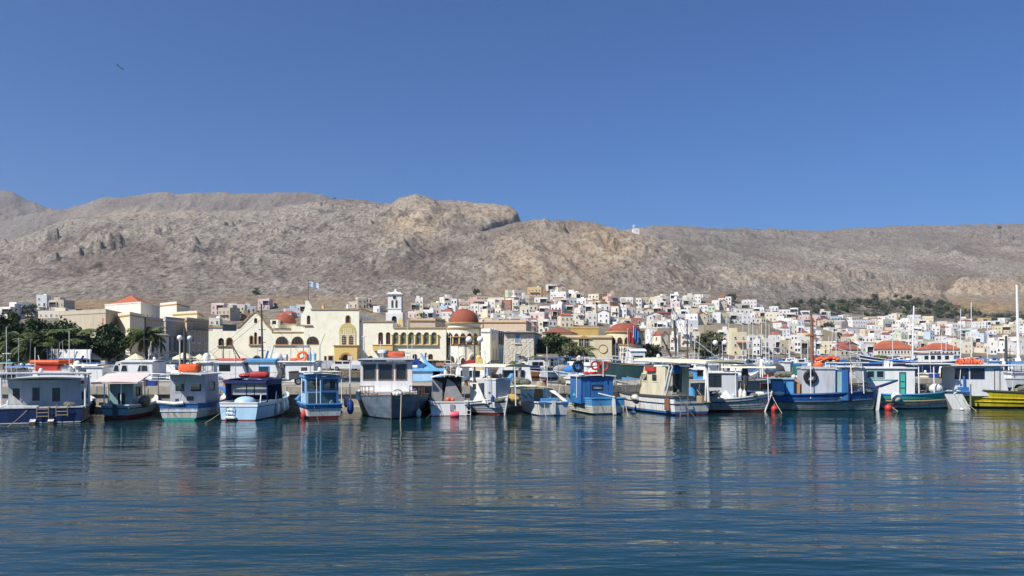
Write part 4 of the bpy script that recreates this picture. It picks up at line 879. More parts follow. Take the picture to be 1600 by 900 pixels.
# ---------------------------------------------------------------- single buildings of the town and hill
def simple_long(name, label, pxl, pxr, topy, Y, d, mat, roofm, rh, wins=0, base=None):
    zb = base if base is not None else float(town_z(np.array([(pxl+pxr)/2]), np.array([Y]))[0]); x0 = PX(pxl,Y); x1 = PX(pxr,Y); h = PZ(topy,Y)-zb
    r = thing(name, label, 'building', ((x0+x1)/2,Y,zb)); w_ = x1-x0
    inst('wall', BOX, r, (0,0,-3), (0,0,0), (w_,d,h+3), mat)
    inst('roof', HIP, r, (0,0,h+.01), (0,0,0), (w_,d,rh), roofm)
    for s_ in range(max(1,int(h/3.2))):
        for i in range(wins): inst('window', FW['dark'], r, (-w_/2+w_*(i+.5)/wins,-.02,h-2.6-3.1*s_), (0,0,0), (1.2,1,1.6))
simple_long('long_orange_roofed_building','long cream building with a bright orange tiled roof, widest in the town',1371,1432,545,430,14,'house ivory','tile orange',4.5,12)
simple_long('orange_roofed_building','pale building with an orange tiled roof behind the blue gulet',1452,1502,546,415,12,'house offwhite','tile orange',3.4,8)
simple_long('neoclassical_hall','grey stone hall with a red roof right of the brown mast',1313,1345,546,380,12,'house stone','tile red',2.4,5)
simple_long('red_roofed_arcade','low white arcade with a red roof on the far waterfront',1385,1500,560,392,8,'house white','tile red',1.0,16)
Yc_ = 1046; 
def chapel():
    z = max(PZ(366.5,Yc_), max(gz(994+d_,Yc_+e_) for d_ in (-5,0,5) for e_ in (-4,0,4))+.6); r = thing('hilltop_chapel','tiny white chapel with a belfry alone on the ridge','chapel',(PX(994,Yc_),Yc_,z),.1)
    inst('wall', BOX, r, (0,0,-5), (0,0,0), (8.5,6,9.2), 'house white'); inst('roof', GAB, r, (0,0,4.3), (0,0,0), (8.5,6,1.2), 'house white')
    m = MB('house white'); m.plate(rect(-1.2,1.2,0,3.6),[arch(-.6,.6,1,2.8,6)],(0,0,0),(1,0,0),(0,0,1),(0,.8,0)); m.add([(-1.3,0,3.6),(1.3,0,3.6),(0,0,4.8),(-1.3,.8,3.6),(1.3,.8,3.6),(0,.8,4.8)],[(0,1,2),(5,4,3),(0,3,4,1),(1,4,5,2),(2,5,3,0)]); m.build('belfry', r, loc=(-3,1,4.6))
    inst('door', FW['brown'], r, (1,-.02,.2), (0,0,0), (1.4,1,2.4))
chapel()
r = thing('hillside_house','small white house with three dark windows alone above the left town','house',(PX(407,640),640,gz(407,640)-.5)); inst('wall', BOX, r, (0,0,-4), (0,0,0), (13,7,8), 'house white')
dz = PZ(471,640)-r.location.z; r.location.z += dz
for i in range(3): inst('window', FW['dim'], r, (-4+i*4,-.02,1), (0,0,0), (1.6,1,1.9))
def rwall(name, label, pts, mat='retaining stone'):
    r = thing(name, label, 'wall', (PX(pts[0][0],pts[0][1]),pts[0][1],0)); o = r.location
    for a, b in zip(pts[:-1], pts[1:]):
        A = Vector((PX(a[0],a[1]),a[1],0))-Vector((o.x,o.y,0)); B = Vector((PX(b[0],b[1]),b[1],0))-Vector((o.x,o.y,0)); n = 6
        for i in range(n):
            p = A.lerp(B,i/n); q_ = A.lerp(B,(i+1)/n-.002); ta = PZ(a[2]+(b[2]-a[2])*i/n, a[1]); m = MB(mat); m.add([(p.x,p.y,1),(q_.x,q_.y,1),(q_.x,q_.y+2,1),(p.x,p.y+2,1),(p.x,p.y,ta),(q_.x,q_.y,ta),(q_.x,q_.y+2,ta),(p.x,p.y+2,ta)],[(3,2,1,0),(4,5,6,7),(0,1,5,4),(1,2,6,5),(2,3,7,6),(3,0,4,7)])
            m.build('wall_panel', r)
rwall('retaining_wall','long beige retaining wall below the houses behind the twin-globe lamp',[(1062,455,509),(1100,452,507.5),(1190,455,508.5),(1222,460,517)])
rwall('terrace_wall','low beige terrace wall between the small rotunda and the white gabled house',[(998,400,513),(1060,405,512)])
rwall('terrace_wall','beige terrace wall on the slope right of the brown mast',[(1286,480,515),(1308,482,520)])
# ---------------------------------------------------------------- trees
def leafmat(name, a, b, c):
    m = bpy.data.materials.new(name); m.use_nodes = True; n = m.node_tree.nodes; L = m.node_tree.links; p = n['Principled BSDF']; p.inputs['Roughness'].default_value = .6; p.inputs['Specular IOR Level'].default_value = .25
    g = n.new('ShaderNodeNewGeometry'); r = n.new('ShaderNodeValToRGB'); e = r.color_ramp.elements; e[0].color = a+(1,); e[1].color = c+(1,); x = e.new(.5); x.color = b+(1,)
    L.new(g.outputs['Random Per Island'], r.inputs[0]); L.new(r.outputs[0], p.inputs['Base Color']); MATS[name] = m
leafmat('leaf dark', (.018,.036,.014), (.036,.064,.022), (.085,.125,.045))
leafmat('leaf olive', (.085,.095,.040), (.13,.14,.065), (.20,.20,.11))
leafmat('leaf pine', (.040,.048,.028), (.068,.078,.045), (.11,.115,.065))
leafmat('leaf palm', (.04,.065,.02), (.085,.12,.035), (.22,.22,.08))
leafmat('leaf dead', (.20,.13,.05), (.28,.19,.07), (.36,.27,.12))
def crown(seed, rx, ry, rz, clumps, leaves, size, mat, flat=.5):
    g = np.random.default_rng(seed); V = []; 
    c = g.normal(size=(clumps,3)); c /= np.linalg.norm(c,axis=1)[:,None]; c *= (g.random((clumps,1))**.45)*.86; c[:,2] = np.where(c[:,2] < -.55, -.55, c[:,2])
    cr = .20+.16*g.random(clumps)
    n = clumps*leaves; ci = np.repeat(np.arange(clumps),leaves); d = g.normal(size=(n,3)); d /= np.linalg.norm(d,axis=1)[:,None]; d *= (g.random((n,1))**.5)
    p = (c[ci]+d*cr[ci][:,None])*np.array([rx,ry,rz])
    u = g.normal(size=(n,3)); u /= np.linalg.norm(u,axis=1)[:,None]; v = np.cross(u,g.normal(size=(n,3))); v /= np.linalg.norm(v,axis=1)[:,None]
    s = size*(.6+.8*g.random((n,1)))
    quad = np.stack([p-u*s, p-v*s*.6, p+u*s, p+v*s*.6],1).reshape(-1,3)
    me = bpy.data.meshes.new('crown'); me.vertices.add(n*4); me.vertices.foreach_set('co', quad.astype(np.float32).ravel()); me.loops.add(n*4); me.loops.foreach_set('vertex_index', np.arange(n*4,dtype=np.int32))
    me.polygons.add(n); me.polygons.foreach_set('loop_start', np.arange(0,n*4,4,dtype=np.int32)); me.update(calc_edges=True); me.materials.append(MATS[mat]); return me
def trunk_mesh(h, r, seed, spread):
    g = random.Random(seed); m = MB('bark'); m.tube([(0,0,-.5),(g.uniform(-.1,.1)*h,0,h*.5),(0,0,h)], r, 7, r*.6)
    for i in range(5):
        a = 2*PI*i/5+g.random(); m.tube([(0,0,h*.75),(math.cos(a)*spread*.4,math.sin(a)*spread*.4,h*1.15),(math.cos(a)*spread*.8,math.sin(a)*spread*.8,h*1.5)], r*.5, 5, r*.15)
    return m.mesh('trunk', True)
def tree(label, px, py_base, py_top, Y, wpx, mat, seed, group=None, z=None, name='tree', dens=1.0, leaf=.28):
    zb = z if z is not None else float(town_z(np.array([px]),np.array([Y]))[0]); zt = PZ(py_top,Y); H = zt-zb; rx = wpx/2*Y/F
    r = thing(name, label, 'tree', (PX(px,Y),Y,zb), 0, group); ch = H*.42
    inst('crown', crown(seed, rx, rx*.9, ch, int(46*dens), int(80*dens), leaf, mat), r, (0,0,H-ch*.98)); inst('trunk', trunk_mesh(H*.35, max(.12,rx*.07), seed, rx*.7), r)
    return r
tree('dark green fig tree with a wide crown left of the promenade cafe', 172, 565, 504, 118, 72, 'leaf dark', 1, leaf=.22, dens=1.6)
tree('broad dark green tree in front of the yellow hall', 866, 560, 521, 165, 62, 'leaf dark', 2, leaf=.28, dens=1.5)
tree('right half of the dark green tree row before the yellow hall', 842, 560, 528, 170, 30, 'leaf dark', 12, leaf=.28)
tree('grey-green feathery tamarisk beside the yellow hall', 893, 560, 533, 152, 32, 'leaf olive', 3, leaf=.2)
tree('tall olive-green rounded tree behind the twin-globe lamp', 1107, 560, 519, 245, 50, 'leaf olive', 4, leaf=.38, dens=1.5)
tree('dark bushy tree between the flagpoles and the leaning mast', 1015, 560, 534, 205, 42, 'leaf pine', 5, leaf=.3)
tree('very dark tall tree at the left edge behind the palms', 5, 565, 488, 124, 64, 'leaf dark', 6, leaf=.25, dens=1.3)
tree('pointed dark tree rising left of the palm grove', 22, 560, 475, 130, 26, 'leaf dark', 7, leaf=.22)
tree('dark tree filling the shade behind the palm grove', 58, 565, 497, 126, 76, 'leaf dark', 8, leaf=.25, dens=1.2)
tree('dark tree at the right end of the palm grove', 106, 565, 499, 127, 70, 'leaf dark', 9, leaf=.25, dens=1.2)
tree('grey tree among the far waterfront houses', 1375, 566, 556, 380, 24, 'leaf olive', 13, leaf=.5)
CR = [crown(100+i, 1,1,.8, 22, 26, .13, mt) for i, mt in enumerate(['leaf pine','leaf pine','leaf dark','leaf olive','leaf pine'])]
TK = trunk_mesh(.8,.09,5,.6)
def bush(label, px, py, wpx, grp, Y=None, k=0, tall=1.0, cat='tree', name='tree'):
    if Y is None:
        cand = [y for y in np.arange(700,1500,8)]; 
        ys = HY-(ground_z(np.full(len(cand),px), np.array(cand))-CAMZ)*F/np.array(cand); hit = np.where(ys <= py)[0]; Y = cand[hit[0]] if len(hit) else 900
    z = gz(px,Y); r_ = wpx/2*Y/F
    r = thing(name, label, cat, (PX(px,Y),Y,z), k*1.3, grp); inst('crown', CR[k%5], r, (0,0,r_*.75*tall), (0,0,0), (r_,r_,r_*tall)); inst('trunk', TK, r, (0,0,-.3), (0,0,0), (r_*.8,)*3)
rb = random.Random(11); scr = []
for cx,cy,rx,ry,n in ((1270,477,30,7,14),(1292,492,20,6,8),(1345,484,40,8,16),(1330,478,30,6,6),(1395,476,30,8,14),(1420,486,30,8,12),(1450,478,25,6,12),(1470,486,28,7,14),(1500,494,30,5,12),(1560,502,40,5,14),(1370,495,30,4,8),(1440,496,35,4,8)):
    for i in range(n): scr.append((cx+rb.uniform(-1,1)*rx, cy+rb.uniform(-1,1)*ry, rb.uniform(6,13)))
SH = {}
for i, (px,py,w_) in enumerate(scr):
    side = 'above the brown mast' if px < 1310 else 'above the long orange roof' if px < 1430 else 'above the gulet' if px < 1520 else 'at the right edge'
    hgt = 'high' if py < 481 else 'midway' if py < 490 else 'low'
    SH.setdefault((side,hgt),[]).append((px,py,w_,i))
for (side,hgt), L_ in SH.items():
    L_.sort(); n_ = len(L_)
    for j,(px,py,w_,i) in enumerate(L_):
        sz = 'broad' if w_ > 10.5 else 'small' if w_ < 7.5 else 'round'
        pos = 'leftmost' if j == 0 else 'rightmost' if j == n_-1 else f"{['','second','third','fourth','fifth','sixth','seventh','eighth','ninth','tenth'][j] if j < 10 else ['rightmost','second','third','fourth','fifth','sixth','seventh','eighth','ninth','tenth','eleventh','twelfth','thirteenth','fourteenth','fifteenth','sixteenth'][n_-1-j]} from {'left' if j < 10 else 'right'}"
        bush(f'{sz} dark pine shrub {hgt} on the slope {side}, {pos}', px, py, w_, 'pine shrubs on the right slope', None, i)
for i, (px,py,w_,Y,l) in enumerate([(43,483,30,430,'round dark tree among the houses above the palm grove'),(123,492,6,300,'small tree right of the hotel roof'),(316,492,7,300,'narrow cypress behind the cream terrace house'),(400,478,14,560,'dark shrub clump above the pink left town house'),(430,480,8,520,'small dark shrub above the little dome'),(372,487,14,470,'grey shrub left of the pink town house'),
      (351,500,12,380,'bushy tree in the middle of the left town'),(745,470,14,590,'brown-green shrub above the large red dome'),(815,474,10,520,'dark tree beside the pink top house'),(1125,482,14,655,'dark tree left of the white top house'),(1142,478,20,668,'wide dark tree beside the top houses'),(1135,525,12,440,'dark shrub on the slope under the retaining wall'),(1158,520,18,450,'dark tree mass below the retaining wall'),(1203,520,10,455,'dark cypress right of the yacht masts'),
      (1272,512,10,560,'tree behind the brown mast top'),(1293,508,22,640,'green bank of trees right of the brown mast'),(1308,519,20,560,'low green hedge right of the brown mast'),(1322,526,18,500,'grey-green tree below the low hedge'),(1215,480,10,700,'tiny shrub at the top of the middle town'),(1561,389,7,2100,'single dark tree high on the right mountain'),(523,313,4,1496,'single dark tree on the left skyline')]):
    bush(l, px, py, w_, None, Y, i, 1.8 if 'cypress' in l else 1.0)
for i,(px,w_,yt,Y,l) in enumerate([(18,44,535,121,'dark clipped shrub mass at the far left under the trees'),(60,46,536,120,'dark shrub mass under the middle palms'),(104,44,536,121,'dark shrub mass under the right palms'),(140,30,540,122,'dark low shrub left of the fig tree')]):
    tree(l, px, 566, yt, Y, w_, 'leaf dark', 70+i, leaf=.22, dens=1.1)
# soft green ground scrub on the right slope
def scrub():
    g = np.random.default_rng(4); n = 2600
    px = g.uniform(1232,1640,n); py = g.uniform(470,506,n); m_ = fbm(px/26, py/7, 3, 77); top = np.interp(px,[1232,1260,1300,1400,1440,1500,1560,1640],[476,470,472,468,466,478,490,488]); keep = (m_ > .47)&(py > top)
    px, py = px[keep], py[keep]; cand = np.arange(680,1500,10.0); V = []
    G = ground_z(np.repeat(px,len(cand)), np.tile(cand,len(px))).reshape(len(px),-1); ys = HY-(G-CAMZ)*F/cand[None,:]
    for i in range(len(px)):
        hit = np.where(ys[i] <= py[i])[0]
        if not len(hit): continue
        Y = cand[hit[0]]; z = G[i,hit[0]]; c = np.array([PX(px[i],Y),Y,z+.6]); r_ = g.uniform(1.2,3.2); k = 22
        p = c+g.normal(size=(k,3))*np.array([r_*.55,r_*.55,r_*.30]); u = g.normal(size=(k,3)); u /= np.linalg.norm(u,axis=1)[:,None]; v = np.cross(u,g.normal(size=(k,3))); v /= np.linalg.norm(v,axis=1)[:,None]; s_ = r_*.26
        V.append(np.stack([p-u*s_,p-v*s_*.7,p+u*s_,p+v*s_*.7],1).reshape(-1,3))
    V = np.concatenate(V); n = len(V)//4; me = bpy.data.meshes.new('ground_scrub'); me.vertices.add(n*4); me.vertices.foreach_set('co', V.astype(np.float32).ravel()); me.loops.add(n*4); me.loops.foreach_set('vertex_index', np.arange(n*4,dtype=np.int32))
    me.polygons.add(n); me.polygons.foreach_set('loop_start', np.arange(0,n*4,4,dtype=np.int32)); me.update(calc_edges=True); me.materials.append(MATS['leaf scrub']); o = bpy.data.objects.new('ground_scrub', me); C.objects.link(o); kind(o,'stuff')
leafmat('leaf scrub', (.07,.072,.048), (.11,.108,.075), (.17,.155,.11))
scrub()
# palms
def frond_mesh(L_, arc, droop, mat, seed):
    g = random.Random(seed); m = MB(mat); n = 9; pts = []
    for i in range(n+1):
        t = i/n; a = arc-droop*t; 
        pts.append((pts[-1][0]+math.cos(a)*L_/n, 0, pts[-1][2]+math.sin(a)*L_/n) if pts else (0,0,0))
    m.tube(pts, .03, 3, .008)
    for i in range(1,n+1):
        for sgn in (-1,1):
            for sub in (0,.33,.66):
                p = Vector(pts[i])*(1-sub)+Vector(pts[i-1])*sub; ln = L_*.26*math.sin(PI*(.18+.75*i/n))+.05
                q_ = p+Vector((ln*g.uniform(.4,.7), sgn*ln*g.uniform(.6,.85), -ln*g.uniform(.2,.75))); d = Vector((.034,0,0)); m.add([p-d, p+d, q_], [(0,1,2)])
    return m.mesh('frond')
FR = [frond_mesh(1,1.2,1.5,'leaf palm',1), frond_mesh(1,.7,1.7,'leaf palm',2), frond_mesh(1,.15,1.5,'leaf palm',3), frond_mesh(1,-.6,1.0,'leaf dead',4)]
def palm(label, px, py_top, Y, H, fl, seed, n=30, group=None, dead=6):
    g = random.Random(seed); zb = .88; zt = PZ(py_top,Y)-fl*.62; r = thing('palm_tree', label, 'palm tree', (PX(px,Y),Y,zb), 0, group); h = zt-zb
    m = MB('bark'); m.tube([(0,0,-.3),(.1,0,h*.4),(0,0,h)], [.34,.24,.30], 8); 
    for i in range(int(h/.28)): m.ring((0,0,.2+i*.28), .25, .04, 'Z', 8, 3)
    m.build('trunk', r)
    for i in range(n):
        k = 0 if i < n*.3 else (1 if i < n*.65 else 2)
        inst('frond', FR[k], r, (0,0,h), (0,g.uniform(-.15,.15),g.uniform(0,2*PI)), (fl*g.uniform(.85,1.1),)*3)
    for i in range(dead): inst('frond', FR[3], r, (0,0,h-.1), (0,0,g.uniform(0,2*PI)), (fl*.7,)*3)
palm('single palm standing before the pilaster house', 228, 505, 118, 6, 3.3, 1, 44, dead=14)
for i,(px,py,Y,fl,l) in enumerate([(36,512,112,3.4,'leftmost palm of the grove, low and bushy'),(68,508,110,3.4,'second palm from the left in the grove'),(92,505,114,3.4,'third palm from the left in the grove'),(116,508,116,3.3,'rightmost palm of the grove'),(54,524,107,3.0,'short front palm of the grove with yellowing fronds'),(96,524,108,3.0,'short palm at the front right of the grove')]):
    palm(l, px, py, Y, 6, fl, 20+i, 46, 'palm grove at the left', dead=16)
palm('dark palm in front of the yellow hall', 914, 536, 158, 6, 3.6, 50, 34)
palm('small palm beside the stone house door', 824, 552, 150, 4, 2.2, 51, 18, dead=2)
palm('tiny palm left of the stone house door', 797, 560, 150, 3, 1.8, 52, 14, dead=1)
# ---------------------------------------------------------------- waterfront: parasols, cafe, kiosks, screens
def parasol(label, px, topy, Y, wpx, mat='canvas cream', group='cream cafe parasols on the promenade'):
    r = thing('parasol', label, 'parasol', (PX(px,Y),Y,0.92), 0, group); R = wpx/2*Y/F; h = PZ(topy,Y)-.92
    m = MB(mat); 
    for k in range(8):
        a, b = 2*PI*k/8, 2*PI*(k+1)/8; m.add([(0,0,h),(R*math.cos(a),R*math.sin(a),h-.85),(R*math.cos(b),R*math.sin(b),h-.85)],[(0,1,2)]); m.add([(R*math.cos(a),R*math.sin(a),h-.85),(R*math.cos(b),R*math.sin(b),h-.85),(R*math.cos(b),R*math.sin(b),h-1.08),(R*math.cos(a),R*math.sin(a),h-1.08)],[(3,2,1,0)])
    m.build('canopy', r); m = MB('bare wood'); m.tube([(0,0,-.05),(0,0,h+.12)],.045,6); m.build('pole', r); m = MB('concrete'); m.box(-.35,.35,-.35,.35,0,.1); m.build('base', r)
for i,(px,ty,w_) in enumerate([(143,550,30),(165,552,32),(188,549,36),(212,552,32),(236,554,30),(255,556,26),(288,550,38),(312,553,30),(330,552,30),(205,556,26),(272,556,24)]):
    parasol(['square-topped cream parasol right of the white screen','cream parasol under the dark fig tree','widest cream parasol left of the palm','cream parasol just below the single palm','cream parasol right of the palm trunk','small cream parasol before the low shop','large cream parasol under the two globe lamps','cream parasol right of the globe lamps','cream parasol beside the cream building corner','low front parasol below the palm','low small parasol left of the globe lamps'][i], px, ty, 116+(i%3)*3, w_)
for i in range(26):
    px = 135+i*7.6; Y = 114+(i*7)%9; r = thing('cafe_table',f"dark cafe table with two chairs {['under the white screen side parasol','under the fig tree','left of the single palm','right of the single palm','under the globe lamps','by the cream building'][min(5,i//5)]}, {['first','second','third','fourth','last'][i%5]} from left",'table',(PX(px,Y),Y,0.92),0,'cafe tables under the parasols')
    m = MB('bare wood'); m.lathe([(0,.74),(.4,.74),(.4,.70),(0,.70)],10); m.tube([(0,0,0),(0,0,.7)],.03,5); m.build('table_top', r)
    for s_ in (-1,1):
        m = MB('varnished wood'); m.box(s_*.75-.2,s_*.75+.2,-.2,.2,.42,.46); m.box(s_*.95-.02,s_*.95+.02,-.2,.2,.46,.9)
        for a in (-.18,.18):
            for b in (-.18,.18): m.box(s_*.75+a-.02,s_*.75+a+.02,b-.02,b+.02,0,.42)
        m.build('chair', r)
r = thing('cafe_shelter','long dark cafe awning behind the cream parasols','shelter',(PX(225,128),128,0.92))
m = MB('dark grey'); m.box(-10,8,-2,3,2.55,2.7); m.build('roof', r)
for i in range(6): m = MB('dark grey'); m.box(-10+i*3.2,-9.88+i*3.2,-2,-1.88,0,2.55); m.build('post', r)
r = thing('white_screen','white mesh awning screen on posts before the palm grove','screen',(PX(116,106),106,0.92)); s_ = 106/F
m = MB('canvas white'); m.sheet([[(-25*s_+i*50*s_/6, .12*math.sin(i), PZ(561,106)-0.92) for i in range(7)],[(-25*s_+i*50*s_/6, .35+.1*math.sin(i*2), PZ(546,106)-0.92) for i in range(7)]],(0,.03,0)); m.build('canvas', r)
for x in (-26,-32,0,25): m = MB('mast white'); m.tube([(x*s_,0,0),(x*s_,0,PZ(545,106)-0.92)],.07,6); m.build('post', r)
m = MB('mast white')
for i in range(9): m.tube([(-43*s_,0,PZ(546+i*2,106)-0.92),(-26*s_,0,PZ(546+i*2,106)-0.92)],.025,4)
m.build('rails', r)
# boundary quay building far left, kiosks near the stone house
corner_building('quay_kiosk','low beige kiosk wall with a dark doorway right of the stone house','kiosk',(872,158),(838,156),(876,162),557,'house stone',[('dark',.8,.1,2.4,1.6)],[],cornice='house stone')
corner_building('yellow_kiosk','small bright yellow kiosk under the grey-green tree','kiosk',(892,150),(878,149),(897,153),561,'yellow wall',[('dark',.5,.5,.7,1.4)],[],cornice='house white')
for (px,Y,c,t,bt,l) in ((981,150,['red paint'],528,575,('flagpole with a red flag before the small rotunda','red flag hanging limp beside the blue flag')),(990,151,['canvas blue'],524,575,('flagpole with a blue flag before the small rotunda','dark blue flag hanging limp beside the red flag'))):
    flag(None, px, t-14, bt, Y, .8, 2.2, l, stripes=c, droop=1.1)
# ---------------------------------------------------------------- the mole in front
MOLE = [(-70,45.2),(-10,45.6),(4.2,46.9),(12,52),(20.5,60),(55,63),(110,66)]
def mole():
    r = bpy.data.objects.new('mole', None); C.objects.link(r); kind(r,'structure')
    W = 8.0; n = len(MOLE); k = 0
    def mp(s):   # point along the polyline
        for a,b in zip(MOLE[:-1],MOLE[1:]):
            d = math.dist(a,b)
            if s <= d: t = s/d; return Vector((a[0]+(b[0]-a[0])*t, a[1]+(b[1]-a[1])*t, 0)), Vector((b[0]-a[0], b[1]-a[1], 0)).normalized()
            s -= d
        return Vector((*MOLE[-1],0)), Vector((1,0,0))
    tot = sum(math.dist(a,b) for a,b in zip(MOLE[:-1],MOLE[1:]))
    m = MB('concrete'); rows = []
    pts = [mp(s) for s in np.arange(0, tot, 2.0)]
    f = [(p, Vector((-d.y,d.x,0))) for p,d in pts]
    m.grid([[p+nn*.5+Vector((0,0,1.36)) for p,nn in f],[p+nn*(W-.5)+Vector((0,0,1.36)) for p,nn in f]])
    m.grid([[p+nn*.12+Vector((0,0,-3)) for p,nn in f],[p+nn*.12+Vector((0,0,1.0)) for p,nn in f]])
    m.grid([[p-nn*.35+Vector((0,0,-3)) for p,nn in f],[p-nn*.35+Vector((0,0,.28)) for p,nn in f],[p+nn*.14+Vector((0,0,.30)) for p,nn in f]])
    m.grid([[p+nn*(W-.1)+Vector((0,0,1.3)) for p,nn in f],[p+nn*(W-.1)+Vector((0,0,-3)) for p,nn in f]])
    m.build('wall', r)
    s = 0; i = 0
    while s < tot-2.2:
        L_ = 2.0+(i%3)*.12; p, d = mp(s+L_/2); nn = Vector((-d.y,d.x,0)); rz = math.atan2(d.y,d.x)
        for side, o_ in ((0,.27),(1,W-.3)):
            if side and i%2: continue
            q = MB('concrete'); q.box(-L_/2+.02,L_/2-.02,-.30,.30,.98,1.40+.012*((i*7)%4)); q.build('kerb_stone', r, loc=tuple(p+nn*o_), rot=(0,0,rz))
        s += L_; i += 1
    for s in np.arange(3, tot, 4.6):
        p, d = mp(s); nn = Vector((-d.y,d.x,0)); q = MB('rusty steel'); q.lathe([(.16,0),(.12,.1),(.10,.28),(.2,.33),(.2,.4),(0,.43)],10); o = q.build('mooring_bollard', None, True, loc=tuple(p+nn*.45+Vector((0,0,1.40)))); tag(o, 'squat rusty mooring bollard near the edge of the mole','bollard','mooring bollards along the mole')
mole()
# ---------------------------------------------------------------- boats
class Boat:
    def __init__(s, name, label, cat, px, wy, a, L, B, end='stern', Y=None, group=None, lead=0):
        s.L, s.B = L, B; a = math.radians(a); s.f = Vector((math.sin(a), math.cos(a), 0)); s.l = Vector((-s.f.y, s.f.x, 0))
        Yn = Y if Y is not None else YW(wy); near = Vector((PX(px,Yn), Yn, 0))
        s.c = near + s.f*(L/2 if end == 'stern' else (-L/2 if end == 'bow' else 0))
        s.root = thing(name, label, cat, tuple(s.c), math.atan2(s.f.y, s.f.x), group); s.a = a
    def w(s, x, y, z=0): return s.c+s.f*x+s.l*y+Vector((0,0,z))
    def Yat(s, x, y=0): return s.w(x,y).y
    def y(s, px, x):    # sideways offset at station x that shows at picture column px
        u = (px-800)/F; n = u*(s.c.y+s.f.y*x)-(s.c.x+s.f.x*x); return n/(s.l.x-u*s.l.y)
    def x(s, px, y=0):
        u = (px-800)/F; n = u*(s.c.y+s.l.y*y)-(s.c.x+s.l.x*y); return n/(s.f.x-u*s.f.y)
    def z(s, py, x, y=0): return PZ(py, s.Yat(x,y))
    def part(s, nm, m, smooth=False, parent=None): return m.build(nm, parent or s.root, smooth)
    def hull(s, fs, fm, fb, bands, tw=.85, wl=.86, flare=.5, rake=.9, srake=.1, draft=.6, bul=.3, gun='white paint', gw=.12, deckm='deck grey', n=18, strake=None, tm=.45, bp=2.2, inner='old white paint', planks=()):
        L, B = s.L, s.B
        def hb(t):
            if t < .5:
                q = (.5-t)/.5
                return B/2*(1-(1-tw)*q**2.2) if tw > .05 else B/2*max(0,(1-q**2.3))**.75
            q = (t-.5)/.5; return B/2*max(0,(1-q**bp))**.85
        def sh(t): return fm+(fb-fm)*((t-tm)/(1-tm))**2 if t > tm else fm+(fs-fm)*((tm-t)/tm)**2
        def pt(t, v, sg, ins=0):
            h = sh(t); bw = hb(t); w0 = wl-flare*max(0,(t-.5)/.5)**1.4
            if tw <= .05: w0 -= .35*max(0,(.5-t)/.5)**1.4
            k = w0+(1-w0)*max(0,v)**.8 if v >= 0 else w0*(1+v*.9)
            x = -L/2+L*t-rake*(1-v)*t**8+(srake*(1-v))*(1-t)**8
            return Vector((x, sg*max(0.0,(bw*k-ins)), v*h if v >= 0 else v*draft))
        s.hb, s.sh, s.pt = hb, sh, pt
        vs_ = sorted(set([-1,-.5]+[v for b_ in bands for v in b_[:2]]+[1.0,.5,.8]))
        ts = [i/n for i in range(n+1)]
        m = MB()
        def matfor(v):
            for a_,b_,mt in bands:
                if a_ <= v <= b_: return mt
            return bands[-1][2]
        for j in range(len(vs_)-1):
            m.mat(matfor((vs_[j]+vs_[j+1])/2))
            for sg in (1,-1):
                m.grid([[pt(t,vs_[j],sg) for t in ts],[pt(t,vs_[j+1],sg) for t in ts]], sg > 0)
            if tw > .05: m.add([pt(0,vs_[j],1),pt(0,vs_[j],-1),pt(0,vs_[j+1],-1),pt(0,vs_[j+1],1)],[(0,1,2,3)])
        s.part('hull', m, True)
        m = MB(inner)
        for sg in (1,-1):
            m.grid([[pt(t,1,sg,.05) for t in ts],[pt(t,1-bul/sh(t),sg,.05) for t in ts]], sg > 0)
        m.mat(deckm)
        m.grid([[Vector((pt(t,1-bul/sh(t),1,.045).x, pt(t,1-bul/sh(t),1,.045).y*k, sh(t)-bul+.002)) for t in ts] for k in (1,.5,0,-.5,-1)])
        s.part('deck', m)
        m = MB(gun)
        for sg in (1,-1):
            o = [pt(t,1,sg,-.03) for t in ts]; i_ = [pt(t,1,sg,gw-.03) for t in ts]; u = Vector((0,0,.06))
            m.grid([o,i_], sg < 0); m.grid([[p+u for p in o],[p+u for p in i_]], sg > 0); m.grid([o,[p+u for p in o]], sg > 0); m.grid([i_,[p+u for p in i_]], sg < 0)
        if tw > .05: a_ = pt(0,1,1); m.box(a_.x-.03,a_.x+gw,-a_.y,a_.y,a_.z+.002,a_.z+.062)
        s.part('gunwale', m)
        if planks:
            for v in planks:
                m = MB('dark grey')
                for sg in (1,-1): m.tube([pt(t,v,sg,-.002) for t in ts], .008, 3)
                s.part('plank_seam', m)
        if strake:
            for v, mt, r_ in strake:
                m = MB(mt)
                for sg in (1,-1):
                    pts = [pt(t,v,sg,-.015) for t in ts]; m.tube(pts, r_, 5)
                if tw > .05: a_ = pt(0,v,1,-.015); m.tube([a_,Vector((a_.x,-a_.y,a_.z))], r_, 5)
                s.part('rubbing_strake', m, True)
        if rake > .3 or flare > .3:
            m = MB(gun); m.tube([pt(1,v,1)+Vector((.02,0,0)) for v in (-.3,0,.3,.6,1)]+[pt(1,1,1)+Vector((.05,0,.12))], .045, 6); s.part('stem', m, True)
    def cabin(s, x0, x1, w_, z0, z1, mat, rf=0, rb=0, roof='white gelcoat', oh=(.15,.15,.1), side=(), front=(), back=(), frame='black rubber', glass='dark glass', open_back=False, cy=0, camber=.06, name='cabin', rt=.06, th=.05, w1=None, sides=(1,-1)):
        h = z1-z0; m = MB(mat); hw = w_/2
        outer = [(x0,z0),(x1,z0),(x1-rf,z1),(x0+rb,z1)]
        def R(t): return [(t[0],t[2]),(t[1],t[2]),(t[1],t[3]),(t[0],t[3])]
        def xat(u,z): k = (z-z0)/h; return u
        sh_ = [rect(*t) for t in side]
        m.plate(outer, sh_, (0,cy-hw,0),(1,0,0),(0,0,1),(0,th,0))
        m.plate(outer, sh_, (0,cy+hw-th,0),(1,0,0),(0,0,1),(0,th,0))
